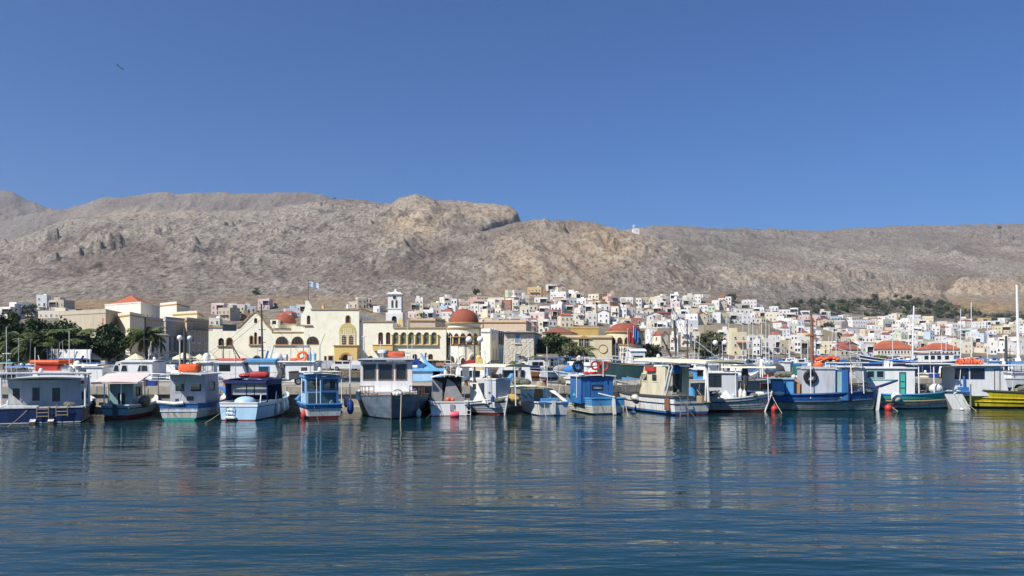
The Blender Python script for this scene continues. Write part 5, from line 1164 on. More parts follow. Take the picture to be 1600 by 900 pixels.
        V = Vector((-rf/h,0,1)); m.plate(rect(-hw+th,hw-th,0,h), [rect(*t) for t in front], (x1,cy,z0),(0,1,0),V,(-th,0,0))
        Vb = Vector((rb/h,0,1))
        if not open_back: m.plate(rect(-hw+th,hw-th,0,h), [rect(*t) for t in back], (x0,cy,z0),(0,-1,0),Vb,(th,0,0))
        cb = s.part(name, m)
        def pane(U, Vv, O, t, nrm, nm='window'):
            O = Vector(O); U = Vector(U); Vv = Vector(Vv); nrm = Vector(nrm); f_ = .045
            q = MB(frame); o = rect(t[0]-f_,t[1]+f_,t[2]-f_,t[3]+f_); q.plate(o, [rect(t[0]+.02,t[1]-.02,t[2]+.02,t[3]-.02)], O+nrm*.022, U, Vv, -nrm*.03); wd = s.part(nm, q)
            p_ = MB(glass); p_.slab([O+nrm*-.02+U*a_+Vv*b_ for a_,b_ in rect(*t)], -nrm*.012); s.part('pane', p_, parent=wd)
        for t in side:
            pane((1,0,0),(0,0,1),(0,cy-hw,0),t,(0,-1,0)); pane((1,0,0),(0,0,1),(0,cy+hw,0),t,(0,1,0))
        for t in front: pane((0,1,0),V,(x1,cy,z0),t,(1,0,0))
        for t in back: pane((0,-1,0),Vb,(x0,cy,z0),t,(-1,0,0))
        if roof:
            r_ = MB(roof); a0 = x0+rb-oh[1]; a1 = x1-rf+oh[0]; ww = hw+oh[2]
            r_.sheet([[(a0+(a1-a0)*i/4, cy+ww*k, z1+.004+camber*(1-k*k)) for i in range(5)] for k in (1,.6,.2,-.2,-.6,-1)][::-1], (0,0,rt)); s.part('cabin_roof', r_)
        return cb
    def canopy(s, x0, x1, w_, z, mat, posts=(), r=.025, cy=0, tilt=0, th=.03, sag=.03, zb=None, fr='mast white', name='canopy', camber=.05, lip=0):
        m = MB(mat); N = 6
        m.sheet([[(x0+(x1-x0)*i/N, cy+w_/2*k, z+tilt*(i/N)+camber*(1-k*k)-sag*math.sin(PI*i/N*2)**2) for i in range(N+1)] for k in (-1,-.5,0,.5,1)], (0,0,th))
        if lip: m.box(x0-.01,x0+.01,cy-w_/2,cy+w_/2,z-lip,z)
        s.part(name, m)
        for (px_, py_) in posts:
            q = MB(fr); t = (px_-s.L*-.5)/s.L; zz = zb if zb is not None else s.sh(min(1,max(0,t)))-.05; q.tube([(px_,py_,zz),(px_*.98,py_,z+tilt*((px_-x0)/(x1-x0)))], r, 6); s.part('post', q)
        if posts:
            q = MB(fr); 
            for k in (-1,1): q.tube([(x0,cy+k*w_/2,z-.02),(x1,cy+k*w_/2,z+tilt-.02)], r, 6)
            s.part('frame_rail', q)
    def rail(s, t0, t1, h, mat='steel', r=.018, sides=(1,-1), n=5, over=False):
        for sg in sides:
            m = MB(mat); top = []
            for i in range(n+1):
                t = t0+(t1-t0)*i/n; p = s.pt(t,1,sg,.05); q = p+Vector((0,0,h)); top.append(q); m.tube([p,q], r, 5)
            m.tube(top, r, 5); m.tube([p-Vector((0,0,h*.5)) for p in top], r*.8, 5); s.part('railing', m)
    def ladder(s, y0, y1, z0, z1, x=None, mat='steel', n=3):
        x = -s.L/2-.12 if x is None else x; m = MB(mat)
        for y in (y0,y1): m.tube([(x,y,z0),(x,y,z1),(x+.15,y,z1+.03)], .022, 5)
        for i in range(n): zz = z0+(z1-z0)*(i+.4)/n; m.tube([(x,y0,zz),(x,y1,zz)], .02, 5)
        s.part('ladder', m)
    def mast(s, x, y, z0, z1, r=.04, mat='mast white', lean=0, nm='mast'):
        m = MB(mat); m.tube([(x,y,z0),(x+lean,y,z1)], r, 7, r*.6); s.part(nm, m)
    def net(s, x, y, z, r, mat='net mix', nm='net_pile', seed=0, lab='heap of nets'):
        g = random.Random(seed); m = MB(mat)
        for i in range(5): m.ball((x+g.uniform(-.4,.4)*r[0], y+g.uniform(-.4,.4)*r[1], z+g.uniform(0,.3)*r[2]), (r[0]*g.uniform(.4,.7), r[1]*g.uniform(.4,.7), r[2]*g.uniform(.5,.8)), 9, 6)
        o = m.build(nm, None, True); tag(o, lab, 'net'); o.matrix_world = Matrix.LocRotScale(s.c, s.root.rotation_euler, None)
        return o
    def extra(s, m, nm, label, cat, x=0, y=0, z=0, smooth=True, group=None):    # something lying on or hanging from the boat: its own thing
        o = m.build(nm, None, smooth); p = s.w(x,y,z); o.location = p; o.rotation_euler = (0,0,math.atan2(s.f.y,s.f.x)); return tag(o, label, cat, group)
def fender(px, py, Y, mat, label, ln=.55, r=.12, tiltx=0.0, cat='fender'):
    m = MB(mat); m.lathe([(0,-ln/2),(r*.5,-ln/2+.02),(r,-ln/2+r),(r,ln/2-r),(r*.5,ln/2-.02),(.03,ln/2),(.03,ln/2+.06),(0,ln/2+.07)], 12); m.mat('rope'); m.tube([(0,0,ln/2+.05),(.02,0,ln/2+.35)], .012, 4)
    o = m.build('fender', None, True, loc=tuple(P(px,py,Y)), rot=(0,tiltx,0)); return tag(o, label, cat)
def buoy(px, py, mat, label, r=.18, Y=None, sq=1.0, name='buoy', cat='buoy'):
    Yn = Y or YW(py); m = MB(mat); m.ball((0,0,0),(r,r,r*sq),14,10); m.lathe([(0,r*sq+.07),(.035,r*sq+.07),(.035,r*sq-.02)],8); o = m.build(name, None, True, loc=(PX(px,Yn),Yn,(PZ(py,Yn) if Y else .05))); return tag(o, label, cat)
def rope(a, b, label, sag=.2, r=.018, mat='rope'):
    a = Vector(a); b = Vector(b); m = MB(mat); pts = [a.lerp(b,i/8)-Vector((0,0,sag*math.sin(PI*i/8))) for i in range(9)]; m.tube([p-a for p in pts], r, 5)
    o = m.build('mooring_rope', None, loc=tuple(a)); return tag(o, label, 'rope')
def lifering(m, c, R=.33, r=.075, axis='Y', mat='orange plastic'):
    m.mat(mat); m.ring(c, R, r, axis, 18, 8)
def raft(L_=.9, w_=.5, h=.45, mat='orange fabric', n=3):
    m = MB(mat); g_ = random.Random(int(L_*100)); vs_ = []; N, M_ = 16, 10
    def sp(c, e): return math.copysign(abs(c)**e, c)
    for i in range(M_+1):
        a = PI*i/M_
        for k in range(N):
            t = 2*PI*k/N; j_ = 1+g_.uniform(-.035,.035); vs_.append((L_/2*sp(math.sin(a),.35)*sp(math.cos(t),.35)*j_, w_/2*sp(math.sin(a),.35)*sp(math.sin(t),.35)*j_, h/2+h/2*sp(math.cos(a),.4)*j_))
    m.add(vs_, [(i*N+k,(i+1)*N+k,(i+1)*N+(k+1)%N,i*N+(k+1)%N) for i in range(M_) for k in range(N)])
    m.mat('dark rope')
    for k in range(n): x = -L_/2+L_*(k+1)/(n+1); m.tube([(x,-w_/2-.01,0),(x,-w_/2-.01,h),(x,0,h+.02),(x,w_/2+.01,h),(x,w_/2+.01,0)], .015, 4)
    return m
def arch_frame(b, x, y0, y1, z0, z1, r=.03, mat='mast white', nm='arch_frame'):
    m = MB(mat); m.tube([(x,y0,z0),(x,y0,z1-.1),(x,y0+.1*(1 if y1>y0 else -1),z1),(x,y1-.1*(1 if y1>y0 else -1),z1),(x,y1,z1-.1),(x,y1,z0)], r, 6); b.part(nm, m)

# ---- 0 navy stern with two ladders
b = Boat('fishing_boat','navy blue boat stern with a grey cabin and two swim ladders at the left edge','boat',63,662,-22,8.5,3.75)
b.hull(.72,.75,1.25,[(-1,.05,'dark antifoul'),(.05,.10,'white paint'),(.10,1,'navy paint')],tw=.95,wl=.93,gun='white paint',srake=-.05,gw=.18)
x0 = -b.L/2+1.0; zt = b.z(593.5,x0)
b.cabin(x0, x0+4.2, 3.05, .4, zt, 'grey and shaded white paint', rf=.3, roof='white paint', oh=(.2,.12,.05), back=[(-1.35,-1.02,.65,1.25),(-.55,-.2,.6,1.28),(.28,.66,.55,1.25)], side=[(x0+.6,x0+1.6,1.2,1.75),(x0+2.1,x0+3.1,1.2,1.75)], frame='grey and shaded white paint', cy=-.05)
b.canopy(-b.L/2-.1, -b.L/2+1.6, 3.9, b.z(584.5,-b.L/2+.3), 'white paint', posts=[(-b.L/2+.1,1.85),(-b.L/2+.1,-1.85),(-b.L/2+1.5,1.85),(-b.L/2+1.5,-1.85)], r=.045, th=.05, camber=.02)
b.ladder(b.y(58,-4.3),b.y(76.5,-4.3),.28,.78,mat='bare wood'); b.ladder(b.y(88,-4.3),b.y(106,-4.3),.32,.82,mat='bare wood')
for px in (50.5,79):
    y = b.y(px,-4.5); m = MB('rusty steel'); m.box(-4.55,-4.25,y-.11,y+.11,-.4,.10); m.mat('white paint'); m.slab([(-4.56,y-.12,.10),(-4.56,y+.12,.10),(-4.25,y+.12,.2),(-4.25,y-.12,.2)],(0,0,.03)); b.part('drive_leg', m)
m = MB('white paint'); m.slab([(x0-.04,1.45,.62),(x0-.04,.5,.55),(x0-.04,1.42,1.45)],(-.03,0,0)); b.part('painted_sun_patch', m)  # white triangle paints the sunlit corner of the shaded cabin back
m = MB('white paint'); m.box(-4.2,-3.5,.1,1.5,.72,.84); b.part('bench', m)
fender(127.5,618,39.5,'canvas navy','round navy fender hanging at the right side of the navy stern',.4,.19); fender(134,617,40,'black rubber','black round fender right of the navy one',.35,.16); fender(134,630,40.3,'grey and shaded white paint','grey ball fender below the black one',.42,.16)
m = MB('red paint'); m.ball((0,0,0),.09,8,6); tag(m.build('deck_light', None, True, loc=tuple(P(129,597,39))),'small red lamp on the right canopy post of the navy boat','lamp')
# ---- 1 pale teal with pink-white awning
b = Boat('fishing_boat','small pale teal boat with a pinkish white awning and red waterline','boat',180,655,-10,6.2,2.15)
b.hull(.66,.62,1.15,[(-1,.28,'red antifoul'),(.28,1,'pale teal paint')],tw=.62,wl=.72,gun='white paint',srake=.1,strake=[(.8,'dark grey',.025)],planks=(.4,.55,.68))
hx = -b.L/2
b.canopy(hx-.1,hx+2.3,2.15,b.z(598,hx),'canvas pink',posts=[(hx+.1,.55),(hx+.15,-.22),(hx+1.9,.9),(hx+1.9,-.9)],tilt=.38,r=.03,camber=.03,lip=.05)
b.cabin(hx+1.2,hx+3.0,1.15,.25,b.z(600,hx+1.3),'pale teal paint',rf=.15,roof='white paint',back=[(-.12,.12,.3,.95)],side=[(hx+1.7,hx+2.4,1.1,1.5)],cy=.05)
m = MB('dark grey'); m.box(hx-.06,hx-.03,-.10,.12,.05,.75); b.part('rudder', m)
fender(144,637,41,'black rubber','dark drooping fender at the left of the pale teal boat',.75,.14,.25); fender(222,634,43.5,'blue plastic','large blue jerrycan hanging right of the pale teal boat',.7,.2,-.1); fender(229,629,43.8,'pale blue paint','pale blue jerrycan beside the dark blue one',.6,.17,-.15)
buoy(168,654,'orange plastic','orange buoy floating at the stern of the pale teal boat',.17,sq=.6)
b.net(hx+1.5,-1.0,.75,(.8,.35,.4),seed=2, lab='brown net heap on the right rail of the pale teal boat')
# ---- 2 white-teal with grey cabin and orange raft
b = Boat('fishing_boat','weathered white boat with a grey open-backed cabin and blue gunwale','boat',279,657,-3,6.6,2.25)
b.hull(.80,.74,1.2,[(-1,.16,'teal paint'),(.16,.72,'old white paint'),(.72,1,'blue paint')],tw=.84,wl=.82,gun='blue paint',strake=[(.55,'pale blue paint',.03)])
hx = -b.L/2; zr = b.z(586,hx+1.1)
b.cabin(hx+1.3,hx+3.6,1.75,.35,zr,'grey and shaded white paint',rf=.25,rb=-.05,roof='white paint',oh=(.2,1.0,.12),front=[(-.72,-.1,1.0,1.45),(.1,.72,1.0,1.45)],side=[(hx+1.9,hx+2.8,zr-.85,zr-.35)],back=[(-.62,-.14,1.0,1.42),(.14,.7,1.0,1.42)],frame='grey and shaded white paint',glass='clear glass')
m = MB('dark grey'); m.box(hx+1.27,hx+1.295,-.3,.05,.9,1.12); m.box(hx+1.27,hx+1.295,.45,.62,.75,1.0); b.part('hatch', m)
b.mast(hx+.1,1.0,.8,zr,.022,'dark grey',nm='post')
m = MB('white plastic'); m.tube([(hx+.05,1.05,.90),(hx+.02,.2,.82),(hx,-.25,.86)],.09,8); b.part('sail_roll', m, True)
o = b.extra(raft(.75,1.0,.42),'life_raft','bright orange canister life raft on the grey cabin roof','life raft',hx+1.6,.0,zr+.13)
fender(299,644,40.4,'orange plastic','orange fender hanging at the stern of the weathered white boat',.5,.15,.3)
m = MB('canvas blue'); m.tube([(0,0,0),(.5,.3,.3),(1.1,.9,.45)],.13,8,.08); b.extra(m,'furled_cover','rolled blue cover sticking out over the bow rail','cover',hx+4.4,-1.2,.95)
# ---- 3 navy canopy, pale blue-white stern with name
b = Boat('motorboat','white and pale blue motorboat with a navy fabric canopy and lettering on its stern','boat',373,657,3,6.6,2.05)
b.hull(.83,.85,1.15,[(-1,.06,'red antifoul'),(.06,.80,'pale blue paint'),(.80,1,'white gelcoat')],tw=.93,wl=.88,gun='white gelcoat',srake=-.05,strake=[(.8,'blue paint',.022)],inner='bright blue paint')
hx = -b.L/2; zt = b.z(595,hx+.9); zb = .85
m = MB('canvas navy'); W_ = 2.1; x0, x1 = hx+.9, hx+3.1
m.sheet([[(x0+(x1-x0)*i/5, W_/2*k, zt+.12*(1-k**4)) for i in range(6)] for k in (-1,-.8,-.4,0,.4,.8,1)],(0,0,.03))
m.slab([(x0,W_/2,zt),(x1,W_/2,zt),(x1+.2,W_/2,zb),(x0+.15,W_/2,zb)],(0,.02,0)); m.slab([(x0,-W_/2,zt),(x1,-W_/2,zt),(x1,-W_/2,zt-.22),(x0,-W_/2,zt-.22)],(0,-.02,0)); m.slab([(x0+.0,-W_/2,zt),(x0+.14,-W_/2,zt),(x0+.2,-W_/2,zb),(x0+.06,-W_/2,zb)],(0,-.02,0))
m.slab([(x1,-W_/2,zt),(x1,W_/2,zt),(x1+.2,W_/2,zb),(x1+.2,-W_/2,zb)],(.02,0,0)); m.box(x0-.02,x0,-W_/2,W_/2,zt-.14,zt+.02); b.part('canopy', m)
m = MB('canvas grey'); 
for (ya,yb) in ((-.95,-.35),(-.30,.05),(.1,.85)): m.slab([(x0+.3,ya,zt-.18),(x0+.3,yb,zt-.18),(x0+.3,yb,zt-.72),(x0+.3,ya,zt-.72)],(.01,0,0))
b.part('clear_curtain', m)
m = MB('pale blue paint'); m.ball((x0+.2,.1,.85),(.5,.55,.28),12,8); b.part('engine_cover', m, True)
b.ladder(b.y(355,hx),b.y(365.5,hx),.12,.66); m = MB('white gelcoat'); m.box(hx-.3,hx-.04,b.y(370,hx),b.y(352,hx),.12,.17); b.part('swim_step', m)
cu = bpy.data.curves.new('lettering','FONT'); cu.body = 'ΕΥΑΓΓΕΛΙΣΤΡΙΑ'; cu.size = .135; cu.extrude = .003; cu.materials.append(MATS['blue paint']); o_ = bpy.data.objects.new('lettering_curve',cu); C.objects.link(o_)
bpy.context.view_layer.update(); me_ = bpy.data.meshes.new_from_object(o_.evaluated_get(bpy.context.evaluated_depsgraph_get())); C.objects.unlink(o_); bpy.data.objects.remove(o_)
for i_, ch in enumerate([1]):
    inst('lettering', me_, b.root, (hx+.005,b.y(368,hx),.52), (PI/2,0,-PI/2))
o = b.extra(raft(.4,.95,.28,'red paint',2),'cool_box','red box strapped on the navy canopy roof of the pale blue boat','box',hx+1.6,-.45,zt+.15); m = MB('red paint'); m.ball((0,0,.1),(.2,.3,.12),10,6); b.extra(m,'folded_jacket','small red bundle left of the red box','bundle',hx+1.6,.35,zt+.14)
buoy(354,656,'red paint','small red ball buoy against the pale blue stern',.13)
for i,(px,py,t_) in enumerate([(341,637,.1),(434,638,0),(443,634,-.15),(448,632,-.1)]): fender(px,py,41.5+i*.3,'white plastic',['white fender left of the pale blue boat','white cylinder fender between the navy-canopied and blue-cabined boats','second white fender right of the navy-canopied boat','rightmost white fender beside the blue-cabined boat'][i],.62,.115,t_)
m = MB('white gelcoat'); 
for px,l_ in ((404,.5),(428,.45)): y_ = -.9; xx = b.x(px,-.95); m.tube([(xx,-1.02,.75),(xx+.25,-.98,1.25)],.03,6)
b.part('stanchion', m)
# ---- 4 white with red boot, blue cabin
b = Boat('fishing_boat','white boat with a red waterline, blue rail and a glassy blue wheelhouse','boat',507,655,-21,6.0,2.05)
b.hull(.72,.72,1.2,[(-1,.22,'red antifoul'),(.22,.80,'white paint'),(.80,1,'blue paint')],tw=.86,wl=.84,gun='bright blue paint',strake=[(.8,'navy paint',.035)],inner='bright blue paint')
hx = -b.L/2; zr = b.z(590,hx+.9)
b.cabin(hx+.8,hx+2.9,1.65,.45,zr,'pale blue paint',rf=.1,roof='bright blue paint',oh=(.12,.1,.08),back=[(-.72,-.1,1.0,1.5),(.06,.74,1.0,1.5)],front=[(-.7,.0,.9,1.4),(.1,.7,.9,1.4)],side=[(hx+1.2,hx+2.3,zr-.75,zr-.2)],frame='blue paint',glass='clear glass',rt=.1)
m = MB('clear glass'); m.box(hx+.78,hx+.795,-.7,.7,.5,1.3); b.part('door_glass', m)
b.canopy(hx+.2,hx+2.4,1.95,b.z(581.5,hx+.4),'canvas white',posts=[(hx+.25,.35),(hx+.3,-.9),(hx+2.2,.85),(hx+2.2,-.85)],r=.022,th=.02,camber=.01,zb=.7)
fender(475,648,40.5,'red paint','red jerrycan fender hanging at the left of the white red-bottomed boat',.5,.17)
m = MB('pale blue paint'); m.tube([(0,0,0),(0,0,1.2)],.03,6); b.extra(m,'boat_hook','pale blue pole standing in the glassy blue boat','pole',hx+.3,.15,.75)
# ---- 5 grey-blue bow-on with white wheelhouse
b = Boat('fishing_boat','large grey-blue trawler bow facing us with a white three-windowed wheelhouse','boat',612,656,172.5,10.5,3.95,end='bow')
pm('grey hull', (.15,.20,.25), .42, .25, 1.6, bump=.9, dirt=.35, dirtcol=(.28,.31,.33), bscale=2.2)
b.hull(1.0,1.05,1.20,[(-1,.05,'dark antifoul'),(.05,1,'grey hull')],tw=.8,wl=.88,flare=.45,rake=.45,gun='rusty steel',gw=.2,bp=3.6,bul=.10,deckm='rusty steel',n=26)
x1 = b.L/2-2.6; zt = b.z(565,x1); z0 = .9; W_ = 2.72
y_ = lambda px: b.y(px,x1); cyy = (b.y(563,x1)+b.y(644,x1))/2; W_ = abs(b.y(563,x1)-b.y(644,x1))
wn = [(b.y(p0,x1)-cyy, b.y(p1,x1)-cyy) for p0,p1 in ((568,586),(592,613),(619,634.5))]
b.cabin(x1-3.4,x1,W_,z0,zt,'white gelcoat',rf=.12,roof='white gelcoat',oh=(.25,.3,.12),front=[(min(a,c),max(a,c),b.z(593,x1)-z0,b.z(570,x1)-z0) for a,c in wn],side=[(x1-1.2,x1-.4,zt-1.0,zt-.2),(x1-2.4,x1-1.6,zt-1.0,zt-.2)],frame='rusty steel',glass='glass dim',cy=cyy,rt=.14)
m = MB('navy paint'); m.box(x1-.12+.255,x1-.12+.27,cyy-W_/2-.1,cyy+W_/2+.1,zt+.05,zt+.10); b.part('stripe', m)
m = MB('white gelcoat'); m.box(x1-3.6,x1+.5,cyy-W_/2-.2,cyy+W_/2+.25,.9,1.32); m.mat('navy paint'); m.box(x1+.49,x1+.506,cyy-W_/2-.2,cyy+W_/2+.25,1.22,1.25); b.part('coaming', m)
b.rail(.80,.93,.48,'rusty steel',.022,n=4); 
m = MB('steel'); m.tube([(x1-.3,cyy+1.25,zt),(x1-.3,cyy+1.25,zt+.45),(x1-.3,cyy+.2,zt+.45)],.02,5); m.tube([(x1-.3,cyy+1.25,zt+.25),(x1-.3,cyy+.2,zt+.25)],.015,5); b.part('roof_rail', m)
m = MB('white gelcoat'); m.lathe([(0,.0),(.28,0),(.30,.06),(.28,.16),(0,.2)],16,(x1-.8,b.y(598,x1),zt+.45)); m.tube([(x1-.8,b.y(598,x1),zt+.1),(x1-.8,b.y(598,x1),zt+.46)],.07,8); b.part('radar', m, True)
o = b.extra(raft(.55,.95,.34,'orange fabric',3),'life_raft','red-orange life raft pack on the white wheelhouse roof','life raft',x1-.8,b.y(618,x1),zt+.2)
m = MB('dark grey'); m.box(-.15,.15,-.2,.2,0,.3); b.extra(m,'roof_box','dark box between radar and raft on the wheelhouse roof','box',x1-.7,b.y(606,x1),zt+.2,False)
m = MB('white plastic'); 
for i in range(7): m.ball((.12*math.cos(i*2.3),.16*math.sin(i*1.7),.05+.05*i%3*.06),.12,8,5)
m.mat('rope'); m.ring((0,0,.05),.22,.05,'X',14,5); b.extra(m,'anchor_bundle','white rope and anchor bundle over the rusty bow rail','anchor',b.L/2-.1,b.y(621,b.L/2),1.22)
rope(b.w(b.L/2,b.y(627,b.L/2),1.25),(PX(625.5,38.6),38.6,-.05),'pale mooring rope hanging from the grey-blue bow',.0,.022)
m = MB('white paint'); m.tube([(0,0,0),(0,0,2.0)],.035,6); m.box(-.1,.1,-.12,.12,2.0,2.2); b.extra(m,'deck_pole','tall white pole with a lamp box left of the wheelhouse','pole',b.L/2-3.0,b.y(547,b.L/2-3.0),.95,False)
fender(547.5,636,41.2,'blue plastic','dark blue teardrop fender at the left of the grey-blue trawler',.75,.17); fender(541,628,42.5,'white plastic','white fender behind the dark blue teardrop fender',.6,.13); fender(654,646,41.6,'white plastic','dirty white fender low between trawler and the small white boat',.45,.14)
# ---- 6 small white boat with grey cuddy and pink buoy
b = Boat('motorboat','small white motorboat with a grey fabric screen and pink buoy at its stern','boat',702,650,-8,5.6,2.1)
b.hull(.70,.70,.95,[(-1,.05,'red antifoul'),(.05,1,'white gelcoat')],tw=.95,wl=.93,gun='white gelcoat',srake=-.04,gw=.2,inner='canvas grey')
hx = -b.L/2; zt = b.z(590,hx+1.0)
m = MB('canvas white'); m.sheet([[(hx+.7+1.9*i/4,.88*k,zt+.14*(1-k*k)) for i in range(5)] for k in (-1,-.5,0,.5,1)],(0,0,.03)); b.part('canopy', m)
m = MB('canvas grey'); m.slab([(hx+1.0,-.92,.7),(hx+1.0,-.35,zt-.30),(hx+1.0,.05,zt-.05),(hx+1.0,.25,.75)],(.02,0,0)); m.slab([(hx+1.2,.9,.7),(hx+1.2,.3,.7),(hx+1.2,.3,zt-.3),(hx+1.2,.85,zt-.05)],(.02,0,0)); b.part('screen', m)
m = MB('glass dim'); m.slab([(hx+2.3,-.85,.8),(hx+2.3,.85,.8),(hx+2.1,.8,zt),(hx+2.1,-.8,zt)],(.015,0,0)); b.part('windscreen', m)
for k in (-.86,.86): b.mast(hx+.8,k,.7,zt,.02,'steel',nm='post')
m = MB('canvas grey'); m.box(hx-.06,hx-.03,b.y(710,hx),b.y(703,hx),.28,.62); b.part('patch', m)
b.ladder(b.y(735,hx),b.y(727,hx),.0,.62,mat='white gelcoat'); m = MB('navy paint'); m.box(hx-.22,hx-.05,b.y(681,hx),b.y(671,hx),.56,.61); m.box(hx-.22,hx-.05,b.y(736,hx),b.y(726,hx),.56,.61); b.part('step_pads', m)
m = MB('pink plastic'); m.lathe([(0,-.22),(.14,-.22),(.17,-.18),(.17,.18),(.14,.22),(0,.22)],12,axis='X'); m.mat('white plastic'); m.tube([(0,0,.16),(0,0,.26)],.03,6); o = m.build('buoy',None,True,loc=(PX(710.5,41.7),41.7,.12)); tag(o,'pink plastic drum buoy against the small white stern','buoy')
m = MB('black rubber'); m.ring((0,0,0),.36,.13,'X',18,8); o = m.build('tyre_fender',None,True,loc=tuple(P(666,634,44.4)),rot=(0,0,1.2)); tag(o,'black tyre fender between the trawler and the small white boat','tyre')
# ---- 7 grey cabin kaiki, bow to the right
b = Boat('fishing_boat','white kaiki with plain grey box cabin and a cream awning on tall posts','boat',793,649,140,5.6,2.0,end='bow')
b.hull(.7,.62,.98,[(-1,.14,'red antifoul'),(.14,.80,'grey and shaded white paint'),(.80,1,'white paint')],tw=0,wl=.7,flare=.35,rake=.25,gun='white paint',strake=[(.78,'navy paint',.03)],bul=.25,inner='blue paint',planks=(.3,.45,.6))
xa, xb_ = b.x(759,-.4), b.x(777,-.4); zt = b.z(593,(xa+xb_)/2)
b.cabin(min(xa,xb_),max(xa,xb_),1.0,.4,zt,'grey and shaded white paint',roof='white paint',oh=(.05,.05,.04),cy=0,side=[],camber=.02); m = MB('dark grey'); xm = (xa+xb_)/2; m.box(xm-.012,xm+.012,-.515,-.501,.45,zt-.05); m.box(xm-.1,xm+.06,-.53,-.502,1.15,1.22); b.part('door_gap', m)
xc = b.x(752,-.5); m = MB('white paint'); m.slab([(xc,-.75,.62),(xc+.75,-.75,.62),(xc,-.75,zt-.25)],(0,.03,0)); m.box(xc-.75,xc-.02,-.7,-.2,.5,zt-.2); m.mat('glass dim'); m.box(xc-.5,xc-.2,-.715,-.70,zt-.55,zt-.25); b.part('steering_box', m)
zc = b.z(572,xm); b.canopy(b.x(740),b.x(810),1.7,zc,'canvas cream',posts=[(b.x(762,-.8),-.8),(b.x(806,-.6),-.6),(b.x(758,.8),.8),(b.x(804,.7),.7)],r=.03,th=.05,camber=.08,zb=.6)
m = MB('plywood'); m.ball((0,0,.1),(.55,.3,.16),10,6); m.mat('white plastic'); m.ball((.5,.1,.14),.14,8,5); b.extra(m,'gear_heap','brown tarpaulin and gear heaped on the grey box cabin roof','gear',b.x(768),.1,zt+.05)
m = MB('yellow net'); m.ball((0,0,0),(.5,.4,.3),10,6); b.extra(m,'net_heap','heap of yellow nets behind the bow of the grey-cabined kaiki','net',b.x(801,.6),.6,.85)
m = MB('white paint'); m.box(0,.12,-.05,.05,0,.4); b.extra(m,'stem_post','x','post') if 0 else None
# ---- 8 cream canopy open boat
b = Boat('motorboat','open white boat under a pale cream canopy with white side curtains and plywood door','boat',865,650,-14,5.8,1.75)
b.hull(.70,.66,.95,[(-1,.08,'blue paint'),(.08,1,'white paint')],tw=.92,wl=.9,gun='white paint',inner='pale blue paint',strake=[(.97,'blue paint',.03)])
hx = -b.L/2; zt = b.z(607,hx+1.9); xp = hx+1.9; yc_ = (b.y(812,xp)+b.y(863,xp))/2; hw_ = abs(b.y(812,xp)-b.y(863,xp))/2
b.canopy(xp-.25,xp+2.3,2*hw_,zt,'canvas cream',posts=[(xp,yc_+hw_-.08),(xp,yc_-hw_+.08),(xp+2.2,yc_+.6),(xp+2.2,yc_-.6)],r=.022,th=.05,camber=.08,cy=yc_,zb=.5)
ya, yb, yd = b.y(835,xp), b.y(848,xp), b.y(863,xp)
for y0_,y1_,mt,nm in ((yc_+hw_-.05,ya+.02,'canvas white','curtain'),(ya,yb,'plywood','plywood_door'),(yb-.02,yd+.06,'canvas white','curtain')):
    m = MB(mt); rows = [[(xp+.03*math.sin(k*2.1),y0_+(y1_-y0_)*k/6,z_) for k in range(7)] for z_ in (.66,zt-.02)]; m.sheet(rows,(.02,0,0)); b.part(nm, m)
m = MB('black rubber')
for px0,px1 in ((815,822),(824,831)): m.tube([(xp-.05,b.y(px0,xp),zt-.25),(xp-.2,b.y(px1,xp),.85)],.02,5)
b.part('mooring_hooks', m)
m = MB('canvas white'); m.sheet([[(xp,yd-.02,zt-.03),(xp-.1,yd+.25,zt-.1)],[(xp-.7,yd-.25,1.0),(xp-.8,yd,1.02)],[(hx+.3,-.85,.74),(hx+.3,-.6,.76)]],(0,.0,.02)); b.part('draped_sheet', m)
m = MB('bright blue paint'); m.box(hx+.7,hx+1.5,-.45,.45,.55,.88); b.part('engine_box', m); m = MB('white paint'); m.box(hx-.06,hx+.02,-.1,.1,.1,.80); b.part('outboard_bracket', m)
m = MB('canvas blue'); m.box(hx-.06,hx+.12,.38,.82,.66,.75); b.part('corner_pad', m); m = MB('canvas blue'); m.box(hx-.06,hx+.12,-.82,-.42,.66,.75); b.part('corner_pad', m)
# ---- 9 blue cabin boat
b = Boat('fishing_boat','bright blue and white boat with a tall dark blue box cabin','boat',951,648,-14,7.2,2.15)
b.hull(.86,.80,1.2,[(-1,.10,'navy paint'),(.10,.56,'old white paint'),(.56,1,'bright blue paint')],tw=.9,wl=.88,gun='bright blue paint',inner='bright blue paint',planks=(.2,.32,.44,.68,.82))
hx = -b.L/2; xx = hx+1.0; zt = b.z(588.5,xx); yl, yr = b.y(908,xx), b.y(958,xx)
b.cabin(xx,xx+1.9,abs(yl-yr),.55,zt,'blue paint',roof='white paint',oh=(.1,.15,.12),cy=(yl+yr)/2,back=[(-.28,.28,.8,.98)],frame='navy paint',glass='old white paint')
for i in range(7):
    y_ = yr+(yl-yr)*(i+.5)/7; m = MB('blue paint'); m.box(xx-.022,xx-.002,y_-abs(yl-yr)/14+.012,y_+abs(yl-yr)/14-.012,.6,zt-.06)
    if abs(y_-(yl+yr)/2) > .4: b.part('plank', m)
xf = xx+2.6; b.cabin(xf,xf+1.1,1.2,.6,b.z(592,xf),'old white paint',roof='white paint',cy=.75 if 0 else .3,side=[(xf+.2,xf+.9,1.1,1.5)],back=[(-.4,.0,.6,1.0)],name='fore_cabin')
